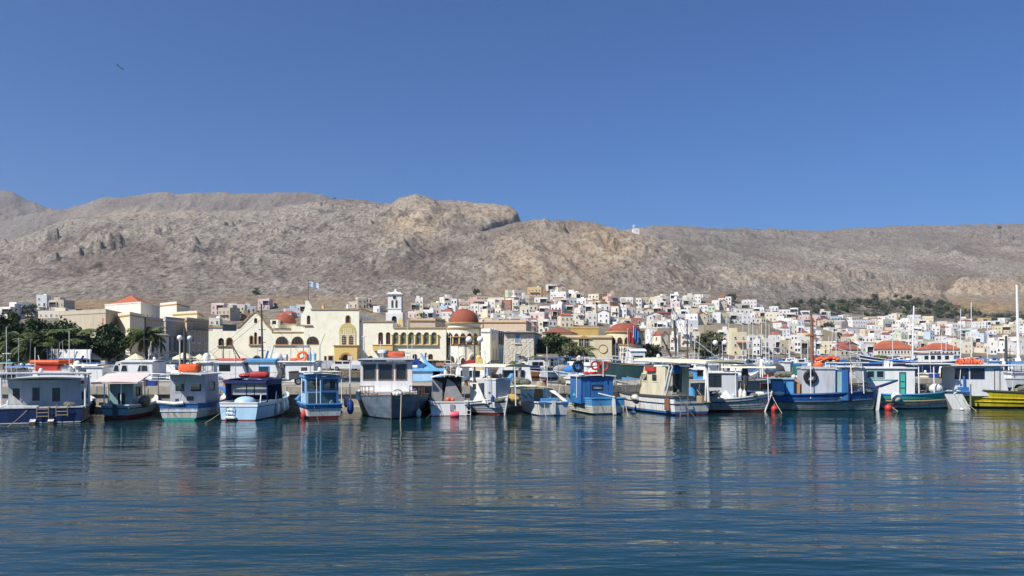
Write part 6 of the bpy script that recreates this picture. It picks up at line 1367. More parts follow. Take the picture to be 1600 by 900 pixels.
m = MB('mast white'); zf = b.z(561,hx+1.2); m.tube([(hx+.8,b.y(893,hx+.8),zf),(hx+.8,b.y(958,hx+.8),zf)],.03,6); m.tube([(hx+.8,b.y(942.5,hx+.8),zt),(hx+.8,b.y(942.5,hx+.8),zf)],.025,6); m.tube([(hx+.8,b.y(901,hx+.8),.9),(hx+.8,b.y(901,hx+.8),zf)],.02,6); b.part('gantry', m)
m = MB('black rubber'); m.ring((0,0,0),.24,.09,'X',18,8); b.extra(m,'tyre','black tyre hanging from the gantry of the blue cabin boat','tyre',hx+.8,b.y(903,hx+.8),b.z(572,hx+.8))
m = MB('red paint'); m.ring((0,0,0),.22,.055,'X',18,8); b.extra(m,'lifebuoy','faded red lifebuoy above the dark blue cabin','lifebuoy',hx+1.3,b.y(930,hx+1.3),b.z(571,hx+1.3)); m = MB('red paint'); m.ring((0,0,0),.22,.055,'X',18,8); b.extra(m,'lifebuoy','second faded red lifebuoy right of the tyre','lifebuoy',hx+1.4,b.y(944,hx+1.4),b.z(572,hx+1.4))
m = MB('red paint'); 
for i in range(8): m.ball((.1*math.cos(i*2),-.5+i*.14,.06+.03*(i%2)),(.15,.14,.09),8,5)
b.extra(m,'red_net','red net heaped along the blue cabin roof','net',hx+1.5,(yl+yr)/2,zt+.1)
m = MB('old white paint'); m.obox((0,0,0),(.25,.10,1.0),0,.2); m.tube([(-.1,0,.45),(.9,.55,.62)],.03,6); b.extra(m,'rudder_and_tiller','weathered grey rudder with tiller on the blue and white stern','rudder',hx-.12,b.y(958,hx),.5,False)
b.net(hx+3.0,1.0,.95,(.9,.4,.35),seed=4, lab='dark green and brown nets in the bow of the blue cabin boat'); m = MB('teal paint'); m.ball((0,0,0),(.3,.3,.2),8,6); b.extra(m,'green_crate','green net bundle in front of the dark blue cabin','net',hx+2.2,b.y(903,hx+2.2),.95)
buoy(989,646,'white plastic','pale oval float on the water right of the blue and white boat',.16,sq=.55); rope(b.w(hx+.1,-.95,.85),(PX(981,42.6),42.6,-.05),'thin rope from the blue stern down into the water',.0,.02)
# ---- 10 cream cabin trawler seen from the stern quarter
b = Boat('fishing_boat','big white trawler with cream wheelhouse, awning roof and a stern ladder','boat',1082,649,-20,8.8,2.5)
b.hull(.98,.95,1.5,[(-1,.08,'red antifoul'),(.08,.20,'blue paint'),(.20,1,'white paint')],tw=.9,wl=.88,gun='dark grey',strake=[(.62,'navy paint',.025),(.98,'dark grey',.05)],inner='cream paint',gw=.16,rake=1.2)
hx = -b.L/2; sd_ = b.B/2*.9
xa = b.x(1036,sd_); xb_ = b.x(996,sd_); zt = b.z(573,(xa+xb_)/2,sd_)
b.cabin(xa,xb_,1.5,.95,zt,'cream paint',rf=.55,rb=.0,roof=None,cy=.25,side=[(b.x(1028,.95),b.x(1020,.95),1.75,2.15),(b.x(1013,.95),b.x(1005,.95),1.75,2.15)],back=[(-.3,.3,.2,1.5)],front=[(-.8,-.05,.6,1.1),(.05,.8,.6,1.1)],frame='cream paint',glass='glass dim')
xr0, xr1 = b.x(1110,.9), b.x(997,.9); b.canopy(xr0,xr1,2.3,b.z(567.5,xr0,1),'canvas cream',posts=[(b.x(1105,-.9),-.9),(b.x(1107,.95),.95)],r=.06,th=.10,camber=.05,fr='white paint',tilt=.10,zb=.9)
m = MB('white paint')
for px0,px1 in ((1040,1052),(1036,1047)): m.tube([(b.x(px0,1.0),1.0,.95),(b.x(px1,1.0),1.0,b.z(570,b.x(px1,1.0),1))],.06,6)
m.tube([(b.x(1102,1.0),1.0,.95),(b.x(1104,1.0),1.0,b.z(570,b.x(1104,1.0),1))],.045,6); b.part('struts', m)
b.rail(.60,.92,.5,'steel',.02,n=5)
b.ladder(b.y(1073,hx),b.y(1061,hx),.0,.95,n=4); m = MB('rusty steel'); xq = b.x(1043,1.12); m.box(xq-.25,xq+.2,1.10,1.2,.25,1.0); b.part('side_roller', m)
m = MB('red paint'); m.box(-.5,.5,-.12,.12,-.12,.12); b.extra(m,'red_liferaft_case','red case hanging under the cream roof of the big trawler','case',b.x(1016,1.1),1.05,b.z(576.5,b.x(1016,1.1),1.05),False)
m = MB('white plastic'); m.lathe([(0,-.3),(.14,-.28),(.18,-.1),(.18,.1),(.14,.28),(0,.3)],12,axis='X'); m.mat('black rubber'); m.ball((.0,0,0),.01,6,4); m.ball((.3,0,0),.16,8,6); b.extra(m,'fender','cream round fender with a black end on the side of the big trawler','fender',b.x(995,1.2),1.28,b.z(621,b.x(995,1.2),1.2))
m = MB('bright blue paint'); m.lathe([(0,0),(.2,0),(.2,.55),(0,.55)],12); b.extra(m,'blue_barrel','bright blue barrel on the aft deck of the big trawler','barrel',b.x(1082,-.1),-.1,.95)
m = MB('bare wood'); m.box(-.25,.25,-.3,.3,0,.36); b.extra(m,'fish_crate','wooden crate right of the blue barrel','crate',b.x(1095,-.2),-.4,.7,False)
m = MB('canvas blue'); m.ball((0,0,0),(.3,.3,.25),9,6); m.mat('canvas white'); m.ball((.1,.2,-.1),(.2,.2,.2),8,6); b.extra(m,'hanging_jacket','blue and white cloth bundle hanging under the trawler roof','cloth',b.x(1056,.6),.6,b.z(577,b.x(1056,.6),.6))
m = MB('dark grey'); 
for i in range(4): m.tube([(i*.12,.05*i,-.55-.1*(i%2)),(i*.12+.05,0,0),(i*.12,.0,.55)],.11,7,.06)
b.extra(m,'hanging_wetsuit','dark diving suits hung up to dry beneath the trawler roof','wetsuit',b.x(1060,.2),.2,b.z(597,b.x(1060,.2),.2))
# ---- 11 white kaiki with grey cabin and cream awning, bow right
b = Boat('fishing_boat','white kaiki with red keel line, grey cabin and a wide flat cream awning','boat',1205,643,108,6.2,2.1,end='bow')
b.hull(.8,.68,1.05,[(-1,.14,'red antifoul'),(.14,.74,'old white paint'),(.74,.80,'navy paint'),(.80,1,'white paint')],tw=0,wl=.72,flare=.35,rake=.35,gun='white paint',bul=.3,inner='navy paint',strake=[(.76,'navy paint',.03)],planks=(.28,.42,.58))
xa, xb_ = b.x(1102,-.5), b.x(1152,-.5); zt = b.z(583,(xa+xb_)/2,-.5)
b.cabin(min(xa,xb_),max(xa,xb_),1.3,.5,zt,'grey and shaded white paint',rf=0,rb=.2,roof='white paint',side=[(b.x(1107,-.65),b.x(1126,-.65),zt-.75,zt-.12)],frame='black rubber')
b.canopy(b.x(1128),b.x(1212),1.6,b.z(574,b.x(1170)),'canvas cream',posts=[(b.x(1150,-.7),-.7),(b.x(1201,-.5),-.5),(b.x(1150,.7),.7),(b.x(1201,.5),.5)],r=.025,th=.05,camber=.03,zb=.6)
m = MB('dark grey'); m.tube([(0,0,-.55),(0,.0,.0),(0,0,.62)],[.16,.2,.14],8); m.tube([(0,.12,-.5),(0,.14,-.95)],.1,7); m.tube([(0,-.12,-.5),(0,-.14,-.95)],.1,7); b.extra(m,'hanging_oilskin','black oilskin suit hanging under the cream awning','oilskin',b.x(1164,-.3),-.3,b.z(588,b.x(1164,-.3)))
for i,(px,py) in enumerate(((1157,616),(1163,617))): fender(px,py,b.Yat(b.x(px,-.6),-.6),'white plastic',['left white canister standing in the grey-cabined kaiki','right white canister standing in the grey-cabined kaiki'][i],.62-.1*i,.12)
m = MB('dark grey'); m.tube([(-.4,0,0),(-.2,0,.3),(.1,0,.35),(.4,0,0)],.07,6); m.tube([(-.3,0,0),(.3,0,.4)],.05,6); b.extra(m,'winch','black net winch before the grey cabin','winch',b.x(1116,-.8),-.8,.8)
m = MB('canvas white'); m.add([(-.35,-.2,0),(.35,-.2,0),(.3,.2,0),(-.3,.2,0),(0,0,.45)],[(3,2,1,0),(0,1,4),(1,2,4),(2,3,4),(3,0,4)]); b.extra(m,'white_sheet','white sheet peaked over gear on the kaiki deck','sheet',b.x(1134,-.75),-.75,.78,False)
m = MB('red paint'); m.ball((0,0,0),(.19,.19,.24),14,10); m.mat('navy paint'); m.ball((0,-.16,.0),(.09,.06,.07),8,5); m.mat('red paint'); m.lathe([(.04,.22),(.04,.32),(0,.33)],8); o = m.build('buoy',None,True,loc=(PX(1210,45.4),45.4,.14)); tag(o,'round red buoy floating off the bow of the cream-awning kaiki','buoy')
rope(b.w(b.L/2,0,1.0),(PX(1222,44.6),44.6,-.03),'mooring rope slanting from the kaiki bow past the red buoy',.05)
m = MB('white plastic'); m.lathe([(0,-.25),(.1,-.22),(.12,0),(.1,.22),(0,.25)],10,axis='X'); b.extra(m,'fender','white oval fender lying on the kaiki foredeck','fender',b.x(1187,.3),.3,1.0)
# ---- 12 long blue wooden boat
b = Boat('fishing_boat','long old blue wooden fishing boat with a brown mast and white stem','boat',1371,641,101,9.6,2.7,end='bow')
pm('worn hull', (.38,.40,.36), .6, .3, 1.6, dirt=.7, dirtcol=(.22,.22,.17), streak=False)
b.hull(1.25,.92,1.22,[(-1,.06,'green antifoul'),(.06,.52,'worn hull'),(.52,.56,'dark grey'),(.56,1,'blue paint')],tw=0,wl=.75,flare=.3,rake=.25,gun='blue paint',bul=.4,inner='old white paint',strake=[(.54,'dark grey',.045),(.97,'navy paint',.04)],gw=.16,planks=(.16,.26,.36,.45,.7,.84))
m = MB('white paint'); m.obox((b.L/2+.06,0,.58),(.14,.16,1.5),0,.12); b.part('stem_post', m)
S_ = -1.05
xa, xb_ = b.x(1254,S_), b.x(1306,S_); zt = b.z(577,(xa+xb_)/2,S_)
b.cabin(min(xa,xb_),max(xa,xb_),1.9,.6,zt,'grey and shaded white paint',roof='grey and shaded white paint',rt=.1,oh=(.08,.05,.06),camber=.04)
xc0, xc1 = b.x(1306.5,S_), b.x(1327,S_); m = MB('blue paint'); lo, hi = min(xc0,xc1), max(xc0,xc1); m.box(lo,hi,-.95,.95,.6,zt-.05); m.mat('pale teal paint'); m.box(lo+.08,lo+(hi-lo)*.45,-.975,-.951,.75,zt-.15); m.mat('navy paint'); m.box(lo-.03,lo+.05,-.99,-.952,.6,zt-.03); m.box(hi-.05,hi+.02,-.99,-.952,.6,zt-.03); b.part('deckhouse', m)
xe0, xe1 = b.x(1205,S_), b.x(1254,S_); lo, hi = min(xe0,xe1), max(xe0,xe1); ze = b.z(593,(lo+hi)/2,S_)
m = MB('bright blue paint'); m.box(lo,hi-.45,-.95,.95,.7,ze); m.lathe([(.62,-.9),(.62,.9)],10,(hi-.5,0,ze-.62),0,PI,axis='Y') if 0 else None; m.mat('pale teal paint'); m.box(lo-.03,hi-.4,-1.0,1.0,ze+.003,ze+.05); m.mat('navy paint'); 
for t in (0,.62,1): xx = lo+(hi-.45-lo)*t; m.box(xx-.03,xx+.03,-.985,-.952,.9,ze-.01)
m.box(lo,hi-.45,-.98,-.953,ze-.08,ze-.01); m.mat('plywood'); m.box(hi-.449,hi-.1,-.8,.8,.7,ze-.12); b.part('hatch_house', m)
zc = b.z(566,b.x(1320)); b.canopy(b.x(1286),b.x(1352),1.9,zc,'dark grey',posts=[(b.x(1291,-.9),-.9),(b.x(1297,-.9),-.9),(b.x(1331,-.9),-.9),(b.x(1350,-.6),-.6)],r=.03,th=.05,camber=.02,zb=1.0)
zm = b.z(497,b.x(1269)); m = MB('rusty steel'); m.tube([(b.x(1269),0,.6),(b.x(1268.5),0,zm)],.13,8,.09); m.tube([(b.x(1268.5),0,zm),(b.x(1267),0,b.z(478,b.x(1268)))],.035,6); m.tube([(b.x(1258),-.1,b.z(524.5,b.x(1262))),(b.x(1287),-.1,b.z(524.5,b.x(1262)))],.035,6); m.tube([(b.x(1268.5),0,zm-.1),(b.x(1266),0,b.z(490,b.x(1268)))],.05,6); b.part('mast', m)
m = MB('orange fabric')
for i in range(7): m.ball((-.55+i*.18,.1*math.sin(i*2),.08+.06*(i%2)),(.16,.18,.12),8,5)
m.mat('red paint'); m.ball((.2,0,.16),(.4,.2,.12),8,5); b.extra(m,'orange_gear','red and orange life vests piled on the canopy of the blue wooden boat','gear',b.x(1293),0,zc+.08); m = MB('orange plastic'); m.ball((0,0,0),(.3,.2,.17),10,7); b.extra(m,'orange_float','orange float bag beside the brown mast','float',b.x(1278),-.2,b.z(570,b.x(1278)))
m = MB('black rubber'); m.ring((0,0,0),.3,.1,'Y',18,8); b.extra(m,'tyre','upright dark tyre against the grey cabin of the blue wooden boat','tyre',b.x(1266,-1),-1.05,b.z(588,b.x(1266,-1))); m = MB('mast white'); m.tube([(0,0,-.8),(0,0,1.3)],.03,6); b.extra(m,'white_pole','thin white pole left of the upright tyre','pole',b.x(1266.5,-1.2),-1.25,b.z(600,b.x(1266.5,-1.2)),False)
b.net(b.x(1340),0,1.05,(.9,.7,.3),seed=9, lab='dark nets on the foredeck of the blue wooden boat'); b.rail(.82,.95,.4,'dark grey',.025,n=4)
m = MB('white plastic'); m.lathe([(0,-.3),(.1,-.26),(.13,0),(.1,.26),(0,.3)],10,axis='X'); b.extra(m,'fender','dirty white fender on the blue rail below the hatch house','fender',b.x(1217,-1.35),-1.42,.98)
m = MB('canvas navy'); m.tube([(-.8,0,-.05),(0,0,.05),(1.2,0,.5)],.12,8,.06); b.extra(m,'furled_sail','navy sail rolled along the bowsprit of the blue wooden boat','sail',b.L/2-.1,0,1.25)
m = MB('rusty steel'); m.box(-.35,.35,-.3,.3,0,.35); b.extra(m,'rusty_box','rust-brown crate at the stern of the blue wooden boat','crate',b.x(1198,-.5),-.5,1.2,False)
# ---- 13 teal boat
b = Boat('fishing_boat','teal green hulled boat with a white wheelhouse of forward-leaning windows','boat',1498,638,-84,8.2,2.6,end='stern')
b.hull(1.15,.85,1.15,[(-1,.10,'green antifoul'),(.10,.56,'old white paint'),(.56,1,'teal paint')],tw=0,wl=.74,flare=.3,rake=.3,srake=.5,gun='bright blue paint',bul=.3,strake=[(.56,'ochre trim',.03),(.35,'varnished wood',.025)],inner='white paint',planks=(.2,.28,.45,.7))
S_ = 1.0; xa, xb_ = b.x(1430,S_), b.x(1362,S_); zt = b.z(576,(xa+xb_)/2,S_)
b.cabin(xa,xb_,1.9,.7,zt,'white gelcoat',rf=-.45,rb=0,roof='white gelcoat',oh=(.1,.1,.1),side=[(b.x(1368,S_),b.x(1353.5,S_)-.0,b.z(590,b.x(1360,S_),S_),b.z(579,b.x(1360,S_),S_)),(b.x(1382,S_),b.x(1370,S_),b.z(590,b.x(1376,S_),S_),b.z(579,b.x(1376,S_),S_))] if 0 else [(b.x(1381.5,S_),b.x(1370,S_),b.z(590,b.x(1376,S_),S_),b.z(579.5,b.x(1376,S_),S_)),(b.x(1366.5,S_),b.x(1362.8,S_)+.28,b.z(590,b.x(1362,S_),S_),b.z(579.5,b.x(1362,S_),S_))],frame='pale teal paint')
xd = b.x(1411,S_); m = MB('teal paint')
for z0_,z1_ in ((zt-.75,zt-.3),(zt-1.12,zt-.82),(zt-1.55,zt-1.2)): m.box(xd-.13,xd+.13,.951,.965,z0_,z1_)
m.mat('dark grey'); m.box(xd-.2,xd+.2,.95,.953,.75,zt-.2); b.part('door', m); m = MB('teal paint'); m.box(b.x(1400,S_),b.x(1358,S_),.952,.97,b.z(594.5,xa,S_),b.z(593,xa,S_)); b.part('stripe', m)
b.rail(.70,.93,.4,'steel',.02,n=5,sides=(1,)); m = MB('white paint'); m.box(-.05,.05,-.3,.3,0,.35); m.box(-.25,-.15,-.3,.3,0,.3); b.extra(m,'searchlight','small white searchlights on the teal boat wheelhouse','searchlight',b.x(1385),0,zt+.12,False)
zc = b.z(568,b.x(1450)); b.canopy(b.x(1478),b.x(1405),2.1,zc,'canvas grey',posts=[(b.x(1460,.95),.95),(b.x(1436,.95),.95)],r=.035,th=.04,camber=.01,zb=.8)
m = MB('dark grey'); 
for i in range(5): m.tube([(-.5,-.3+i*.1,0),(-.2+i*.05,0,.45+.1*(i%2)),(.5,.2,.15*i)],.03,5)
m.ring((.1,.3,.25),.28,.05,'Y',14,5); b.extra(m,'engine_gear','tangle of dark pipes and a hauling wheel behind the teal boat wheelhouse','winch',b.x(1440,.6),.6,.95)
m = MB('white plastic'); m.ball((0,0,0),(.3,.3,.32),12,8); b.extra(m,'fender','large cream ball fender hanging on the teal hull','fender',b.x(1397.5,1.2),1.5,b.z(621,b.x(1397.5,1.2),1.4)); m = MB('canvas white'); m.ball((0,0,0),(.4,.3,.3),10,7); b.extra(m,'white_bag','white bag on the aft deck of the teal boat','bag',b.x(1462,.5),.5,1.2)
m = MB('red paint'); m.ball((0,0,0),(.22,.22,.22),12,8); o = m.build('buoy',None,True,loc=(PX(1388,46.8),46.8,.12)); tag(o,'dark red buoy on the water below the teal hull','buoy'); rope(P(1385,630,47.5),(PX(1404,46),46,-.03),'brown rope slanting into the water beside the dark red buoy',.02)
# ---- 14 yellow boat
b = Boat('fishing_boat','bright yellow hulled boat with a white wheelhouse and two dark windows','boat',1490,636.5,90,10.8,2.9,end='stern')
b.hull(1.15,.98,1.3,[(-1,.12,'navy paint'),(.12,1,'yellow paint')],tw=.5,wl=.78,flare=.35,rake=.8,gun='dark grey',bul=.25,strake=[(.60,'yellow paint',.04),(.38,'yellow paint',.035),(.98,'dark grey',.04)],inner='white paint')
S_ = -1.05; lo, hi = b.x(1489,S_), b.x(1578,S_); zt = b.z(573,(lo+hi)/2,S_)
xw = [b.x(p_,S_) for p_ in (1493,1512,1517,1537)]
b.cabin(lo+.15,hi,1.55,.75,zt,'white gelcoat',cy=-.28,rf=.5,rb=-.25 if 0 else .0,roof='white gelcoat',oh=(.2,.3,.1),side=[(xw[0],xw[1],b.z(591,lo,S_),b.z(576.5,lo,S_)),(xw[2],xw[3],b.z(591,lo,S_),b.z(576.5,lo,S_))],frame='canvas navy',rt=.05)
xd = b.x(1558,S_); m = MB('dark grey'); m.plate(rect(xd-.18,xd+.18,.8,zt-.15),[rect(xd-.14,xd+.14,.84,zt-.19)],(0,-1.075,0),(1,0,0),(0,0,1),(0,.02,0)); m.mat('white paint'); m.box(xd-.139,xd+.139,-1.066,-1.056,.84,zt-.19); b.part('door', m)
b.canopy(b.x(1440),b.x(1640),2.5,b.z(570.5,b.x(1520)),'white paint',posts=[(b.x(1498.5,-1.1),-1.1),(b.x(1620,-1.1),-1.1)],r=.02,th=.045,camber=.0,sag=0,zb=1.0)
zr = b.z(570.5,b.x(1520))+.05
m = MB('orange fabric')
for i in range(12): m.ring((-.5+i*.09,.02*math.sin(i*3),.12+.03*math.sin(i*2)),.16+.02*(i%3),.035,'X',12,5)
b.extra(m,'rope_coils','coil of orange-red rope on the roof of the yellow boat','rope',b.x(1501),-.6,zr+.02); m = MB('orange plastic')
for i in range(6): m.ring((-.3+i*.1,.05*math.cos(i*2),.12+.04*(i%2)),.14,.035,'X',12,5)
b.extra(m,'rope_coils','brighter orange rope heap right of the red coil','rope',b.x(1520),-.6,zr+.02)
m = MB('white paint'); m.obox((-.3,0,-.1),(.5,.5,1.25),0,-.5); m.obox((.25,0,-.1),(.42,.5,1.25),0,-.5); m.mat('steel'); m.tube([(-1.0,-.3,.5),(.7,-.3,.48)],.04,6); m.tube([(.7,-.3,.95),(.7,-.3,-.4)],.05,6); b.extra(m,'gangway','white folded gangway boards hanging at the stern of the yellow boat','gangway',b.x(1488,-.9),-1.3,.55,False)
m = MB('white paint'); m.slab([(0,0,0),(.8,0,0),(1.3,0,-.5),(-.2,0,-.5)],(0,.05,0)); b.extra(m,'bow_board','x','board') if 0 else None
m = MB('canvas blue'); m.tube([(0,0,0),(0,0,1.0)],.05,6); m.box(-.3,.2,-.2,.2,0,.35); b.extra(m,'blue_crate','blue crate and post in the yellow boat beneath the windows','crate',b.x(1506,-1.2),-1.2,.95,False)
buoy(1503,641,'old white paint','small brown-white float at the stern of the yellow boat',.14,sq=.6)
# ---------------------------------------------------------------- boats behind the mole
def mid(label, px, Y, a, L, B, bands, z=(.9,.8,1.1), cab=None, cat='boat', name='moored_boat', tw=.85, gun='white gelcoat', canopy=None, rail=False, inner='white paint', strake=None, **k):
    b = Boat(name, label, cat, px, None, a, L, B, end='center', Y=Y)
    b.hull(z[0], z[1], z[2], bands, tw=tw, gun=gun, n=12, inner=inner, strake=strake, **k)
    return b
def cabpx(b, p0, p1, ytop, w_, mat, z0=.8, **k):
    S_ = -w_/2 if b.f.x > 0 else w_/2
    x0, x1 = sorted((b.x(p0,S_), b.x(p1,S_))); zt = b.z(ytop,(x0+x1)/2,S_); b.cabin(x0,x1,w_,z0,zt,mat,**k); return x0,x1,zt,S_
def canpx(b, p0, p1, y, w_, mat, **k):
    x0, x1 = sorted((b.x(p0),b.x(p1))); z = b.z(y,(x0+x1)/2); b.canopy(x0,x1,w_,z,mat,posts=[(x0+.1,-w_/2+.1),(x1-.1,-w_/2+.1),(x0+.1,w_/2-.1),(x1-.1,w_/2-.1)],zb=.7,**k); return x0,x1,z
WB = [(-1,.08,'red antifoul'),(.08,1,'white gelcoat')]
BB = [(-1,.08,'red antifoul'),(.08,.7,'white paint'),(.7,1,'bright blue paint')]
b = mid('boat with a long dark green canopy behind the navy stern boat',12,58,80,7,2.3,WB,cab=1); canpx(b,-15,30,567,2.2,'canvas green'); b.rail(.6,.95,.4)
b = mid('boat with a bright blue canopy and white bow at the far left',36,61,78,6.5,2.2,BB); canpx(b,16,57,573,2.1,'canvas blue'); cabpx(b,28,40,579,1.4,'white gelcoat')
b = mid('white boat carrying a red and orange dinghy on its roof',82,57,85,7.5,2.4,WB); x0,x1,zt,_ = cabpx(b,62,104,582,1.8,'white gelcoat',side=[]); 
m = MB('red paint'); m.box(-.85,.75,-.5,.5,0,.5); b.extra(m,'red_crate','red crate block below the orange dinghy','crate',b.x(78),0,zt+.1,False)
m = MB('orange fabric'); m.tube([(-1.2,.35,.62),(-.6,.5,.62),(.7,.5,.62),(1.3,0,.66),(.7,-.5,.62),(-.6,-.5,.62),(-1.2,-.35,.62),(-1.2,.35,.62)],.15,8); m.box(-1.0,.8,-.4,.4,.52,.58); b.extra(m,'dinghy','orange inflatable dinghy stacked on the red crate','dinghy',b.x(81),0,zt+.1)
m = MB('white plastic'); m.ball((0,0,.15),(.6,.4,.3),10,6); m.mat('orange fabric'); m.ball((-.3,-.3,.1),(.25,.2,.2),8,5); b.extra(m,'bundle','pale tarpaulin bundle right of the orange dinghy','bundle',b.x(101),0,zt+.08)
b = mid('white speedboat with raked windscreen behind the palms at left',58,64,100,6.5,2.2,WB); cabpx(b,44,64,570,1.5,'white gelcoat',rf=.6,side=[(-.6,.2,1.9,2.3)] if 0 else []); b.mast(b.x(70),0,1,b.z(555,b.x(70)),.05,'mast white',lean=-.6)
b = mid('white motorboat with a raised round-headed outboard motor',132,57,95,7.0,2.3,[(-1,.1,'red antifoul'),(.1,.6,'navy paint'),(.6,1,'white gelcoat')]); cabpx(b,135,160,574,1.7,'white gelcoat',side=[]); canpx(b,128,165,570.5,1.9,'canvas white')
m = MB('white gelcoat'); m.ball((0,0,.3),(.28,.26,.33),12,8); m.box(-.1,.12,-.1,.1,-.6,.1); m.mat('navy paint'); m.tube([(.1,0,.35),(.45,0,.95)],.07,6); b.extra(m,'outboard_motor','white round-topped outboard motor tilted up with a blue shaft','outboard motor',b.x(121),0,b.z(577,b.x(121)))
m = MB('white plastic'); m.lathe([(0,0),(.2,0),(.24,.55),(0,.55)],12); b.extra(m,'bucket','white bucket on the deck behind the pink-awning boat','bucket',b.x(142),-.8,1.5)
# white cruiser with blue rubbing band (px 150-260)
b = mid('white cabin cruiser with raked dark windscreens and a blue side stripe',205,57.5,92,8.2,2.7,[(-1,.1,'red antifoul'),(.1,.62,'white gelcoat'),(.62,.78,'bright blue paint'),(.78,1,'white gelcoat')],z=(1.15,1.1,1.35)) if 0 else mid('white cabin cruiser with raked dark windscreens and a blue side stripe',208,57.5,-88,8.4,2.7,[(-1,.1,'red antifoul'),(.1,.60,'white gelcoat'),(.60,.80,'bright blue paint'),(.80,1,'white gelcoat')],z=(1.15,1.15,1.4))
x0,x1,zt,S_ = cabpx(b,170,238,566,2.1,'white gelcoat',z0=1.1,rf=.9,side=[],roof='white gelcoat',oh=(.1,.1,.1),camber=.1)
for (p0,p1,mt) in ((176,187,'dark glass'),(188,200,'dark glass'),(214,232,'glass dim')):
    m = MB('white gelcoat'); xa, xb_ = sorted((b.x(p0,S_),b.x(p1,S_))); sg = 1 if S_ > 0 else -1; m.slab([(xa,S_+.012*sg,b.z(580,xa)),(xb_,S_+.012*sg,b.z(580,xb_)),(xb_-.12,S_+.012*sg,b.z(570,xb_)),(xa+.05,S_+.012*sg,b.z(570,xa))],(0,.004*sg,0)); w_ = b.part('window', m); m = MB(mt); m.slab([(xa+.05,S_+.02*sg,b.z(579.4,xa)),(xb_-.05,S_+.02*sg,b.z(579.4,xb_)),(xb_-.16,S_+.02*sg,b.z(570.6,xb_)),(xa+.1,S_+.02*sg,b.z(570.6,xa))],(0,.006*sg,0)); b.part('pane', m, parent=w_)
b.rail(.05,.9,.62,'steel',.016,n=8)
# white motor yacht
b = mid('long white motor yacht with dark wraparound windows and a white radome',352,56.5,-89,10.5,3.0,[(-1,.1,'red antifoul'),(.1,.84,'white gelcoat'),(.84,.90,'blue paint'),(.90,1,'white gelcoat')],z=(1.45,1.4,1.6)) if 0 else mid('long white motor yacht with dark wraparound windows and a white radome',352,56.5,89,10.5,3.0,[(-1,.1,'red antifoul'),(.1,.84,'white gelcoat'),(.84,.90,'blue paint'),(.90,1,'white gelcoat')],z=(1.45,1.4,1.6))
x0,x1,zt,S_ = cabpx(b,306,388,567,2.3,'white gelcoat',z0=1.35,rf=.5,side=[],roof='white gelcoat',oh=(.1,.2,.15),camber=.08)
for (p0,p1,mt) in ((309,318,'house white'),(320,332,'house white'),(342,360,'dark glass'),(362,384,'dark glass')):
    xa, xb_ = sorted((b.x(p0,S_),b.x(p1,S_))); sg = 1 if S_ > 0 else -1; m = MB('dark grey'); m.box(xa,xb_,min(S_,S_+.012*sg),max(S_,S_+.012*sg),b.z(579.5,xa),b.z(569.5,xa)); w_ = b.part('window', m); m = MB(mt); m.box(xa+.05,xb_-.05,min(S_+.013*sg,S_+.02*sg),max(S_+.013*sg,S_+.02*sg),b.z(579,xa),b.z(570,xa)); b.part('pane', m, parent=w_)
m = MB('white gelcoat'); m.ball((0,0,.25),(.27,.27,.3),14,9); b.extra(m,'radome','white ball radome on the yacht roof','radome',b.x(323),0,zt+.15); m = MB('white gelcoat'); m.slab([(-1.0,-.6,0),(.6,-.6,0),(.1,-.5,.45),(-.9,-.5,.5)],(0,1.2,0)); m.tube([(-.6,0,.4),(-1.2,0,1.2)],.05,6); b.part('flybridge', m); 
m2 = b.root.children[-1]; m2.location = (b.x(338),0,zt+.1)
b.rail(.03,.95,.5,'steel',.014,n=10); m = MB('grey and shaded white paint'); xa,xb_ = sorted((b.x(330,-1.5),b.x(347,-1.5))); m.box(xa,xb_,-1.52,-1.49,.85,1.15); b.part('hull_window', m)
m = MB('red paint'); m.tube([(-.8,-.25,.1),(.8,-.25,.1),(1.1,0,.1),(.8,.25,.1),(-.8,.25,.1),(-.8,-.25,.1)],.1,7); b.extra(m,'dinghy','folded red dinghy on the yacht roof beside the arch','dinghy',b.x(362),0,zt+.12)
# blue-topped sailboat behind scooter with dark mast and crane
b = mid('white boat with a bright blue top, dark mast and loading boom',412,57,90,7.2,2.5,BB,z=(1.3,1.25,1.5))
x0,x1,zt,S_ = cabpx(b,388,440,566,2.0,'white gelcoat',z0=1.2,rf=.5,side=[(b.x(405,-1),b.x(420,-1),1.9,2.4)],roof='bright blue paint',frame='bright blue paint',glass='blue glass',rt=.16,oh=(.1,.2,.12),camber=.12)
zt2 = b.z(475,b.x(407)); b.mast(b.x(411),0,1.2,zt2,.09,'dark grey',lean=-.12)
m = MB('dark grey'); m.tube([(b.x(393),0,1.6),(b.x(361),0,b.z(537,b.x(361)))],.06,6,.04); m.tube([(b.x(361),0,b.z(537,b.x(361))),(b.x(407),0,b.z(500,b.x(407)))],.012,4); m.tube([(b.x(361),0,b.z(537,b.x(361))),(b.x(372),0,b.z(566,b.x(372)))],.02,4); m.tube([(b.x(407),0,zt2-.6),(b.x(330),0,b.z(556,b.x(330)))],.01,4); m.tube([(b.x(407),0,zt2-.6),(b.x(478),0,b.z(562,b.x(478)))],.01,4); b.part('boom_and_rigging', m)
for y in (515,535,548): 
    m = MB('dark grey'); m.tube([(b.x(404),0,b.z(y,b.x(404))),(b.x(415),0,b.z(y,b.x(415)))],.025,5); b.part('mast_step', m)
m = MB('white gelcoat'); m.ball((0,0,.25),(.36,.36,.34),14,9); b.extra(m,'radome','large white ball radome right of the dark mast','radome',b.x(434),0,zt+.05); m = MB('grey and shaded white paint'); m.lathe([(0,-.3),(.25,-.28),(.28,.2),(0,.3)],12,axis='X'); b.extra(m,'grey_tank','grey tank beside the large radome','tank',b.x(443),.2,zt+.3)
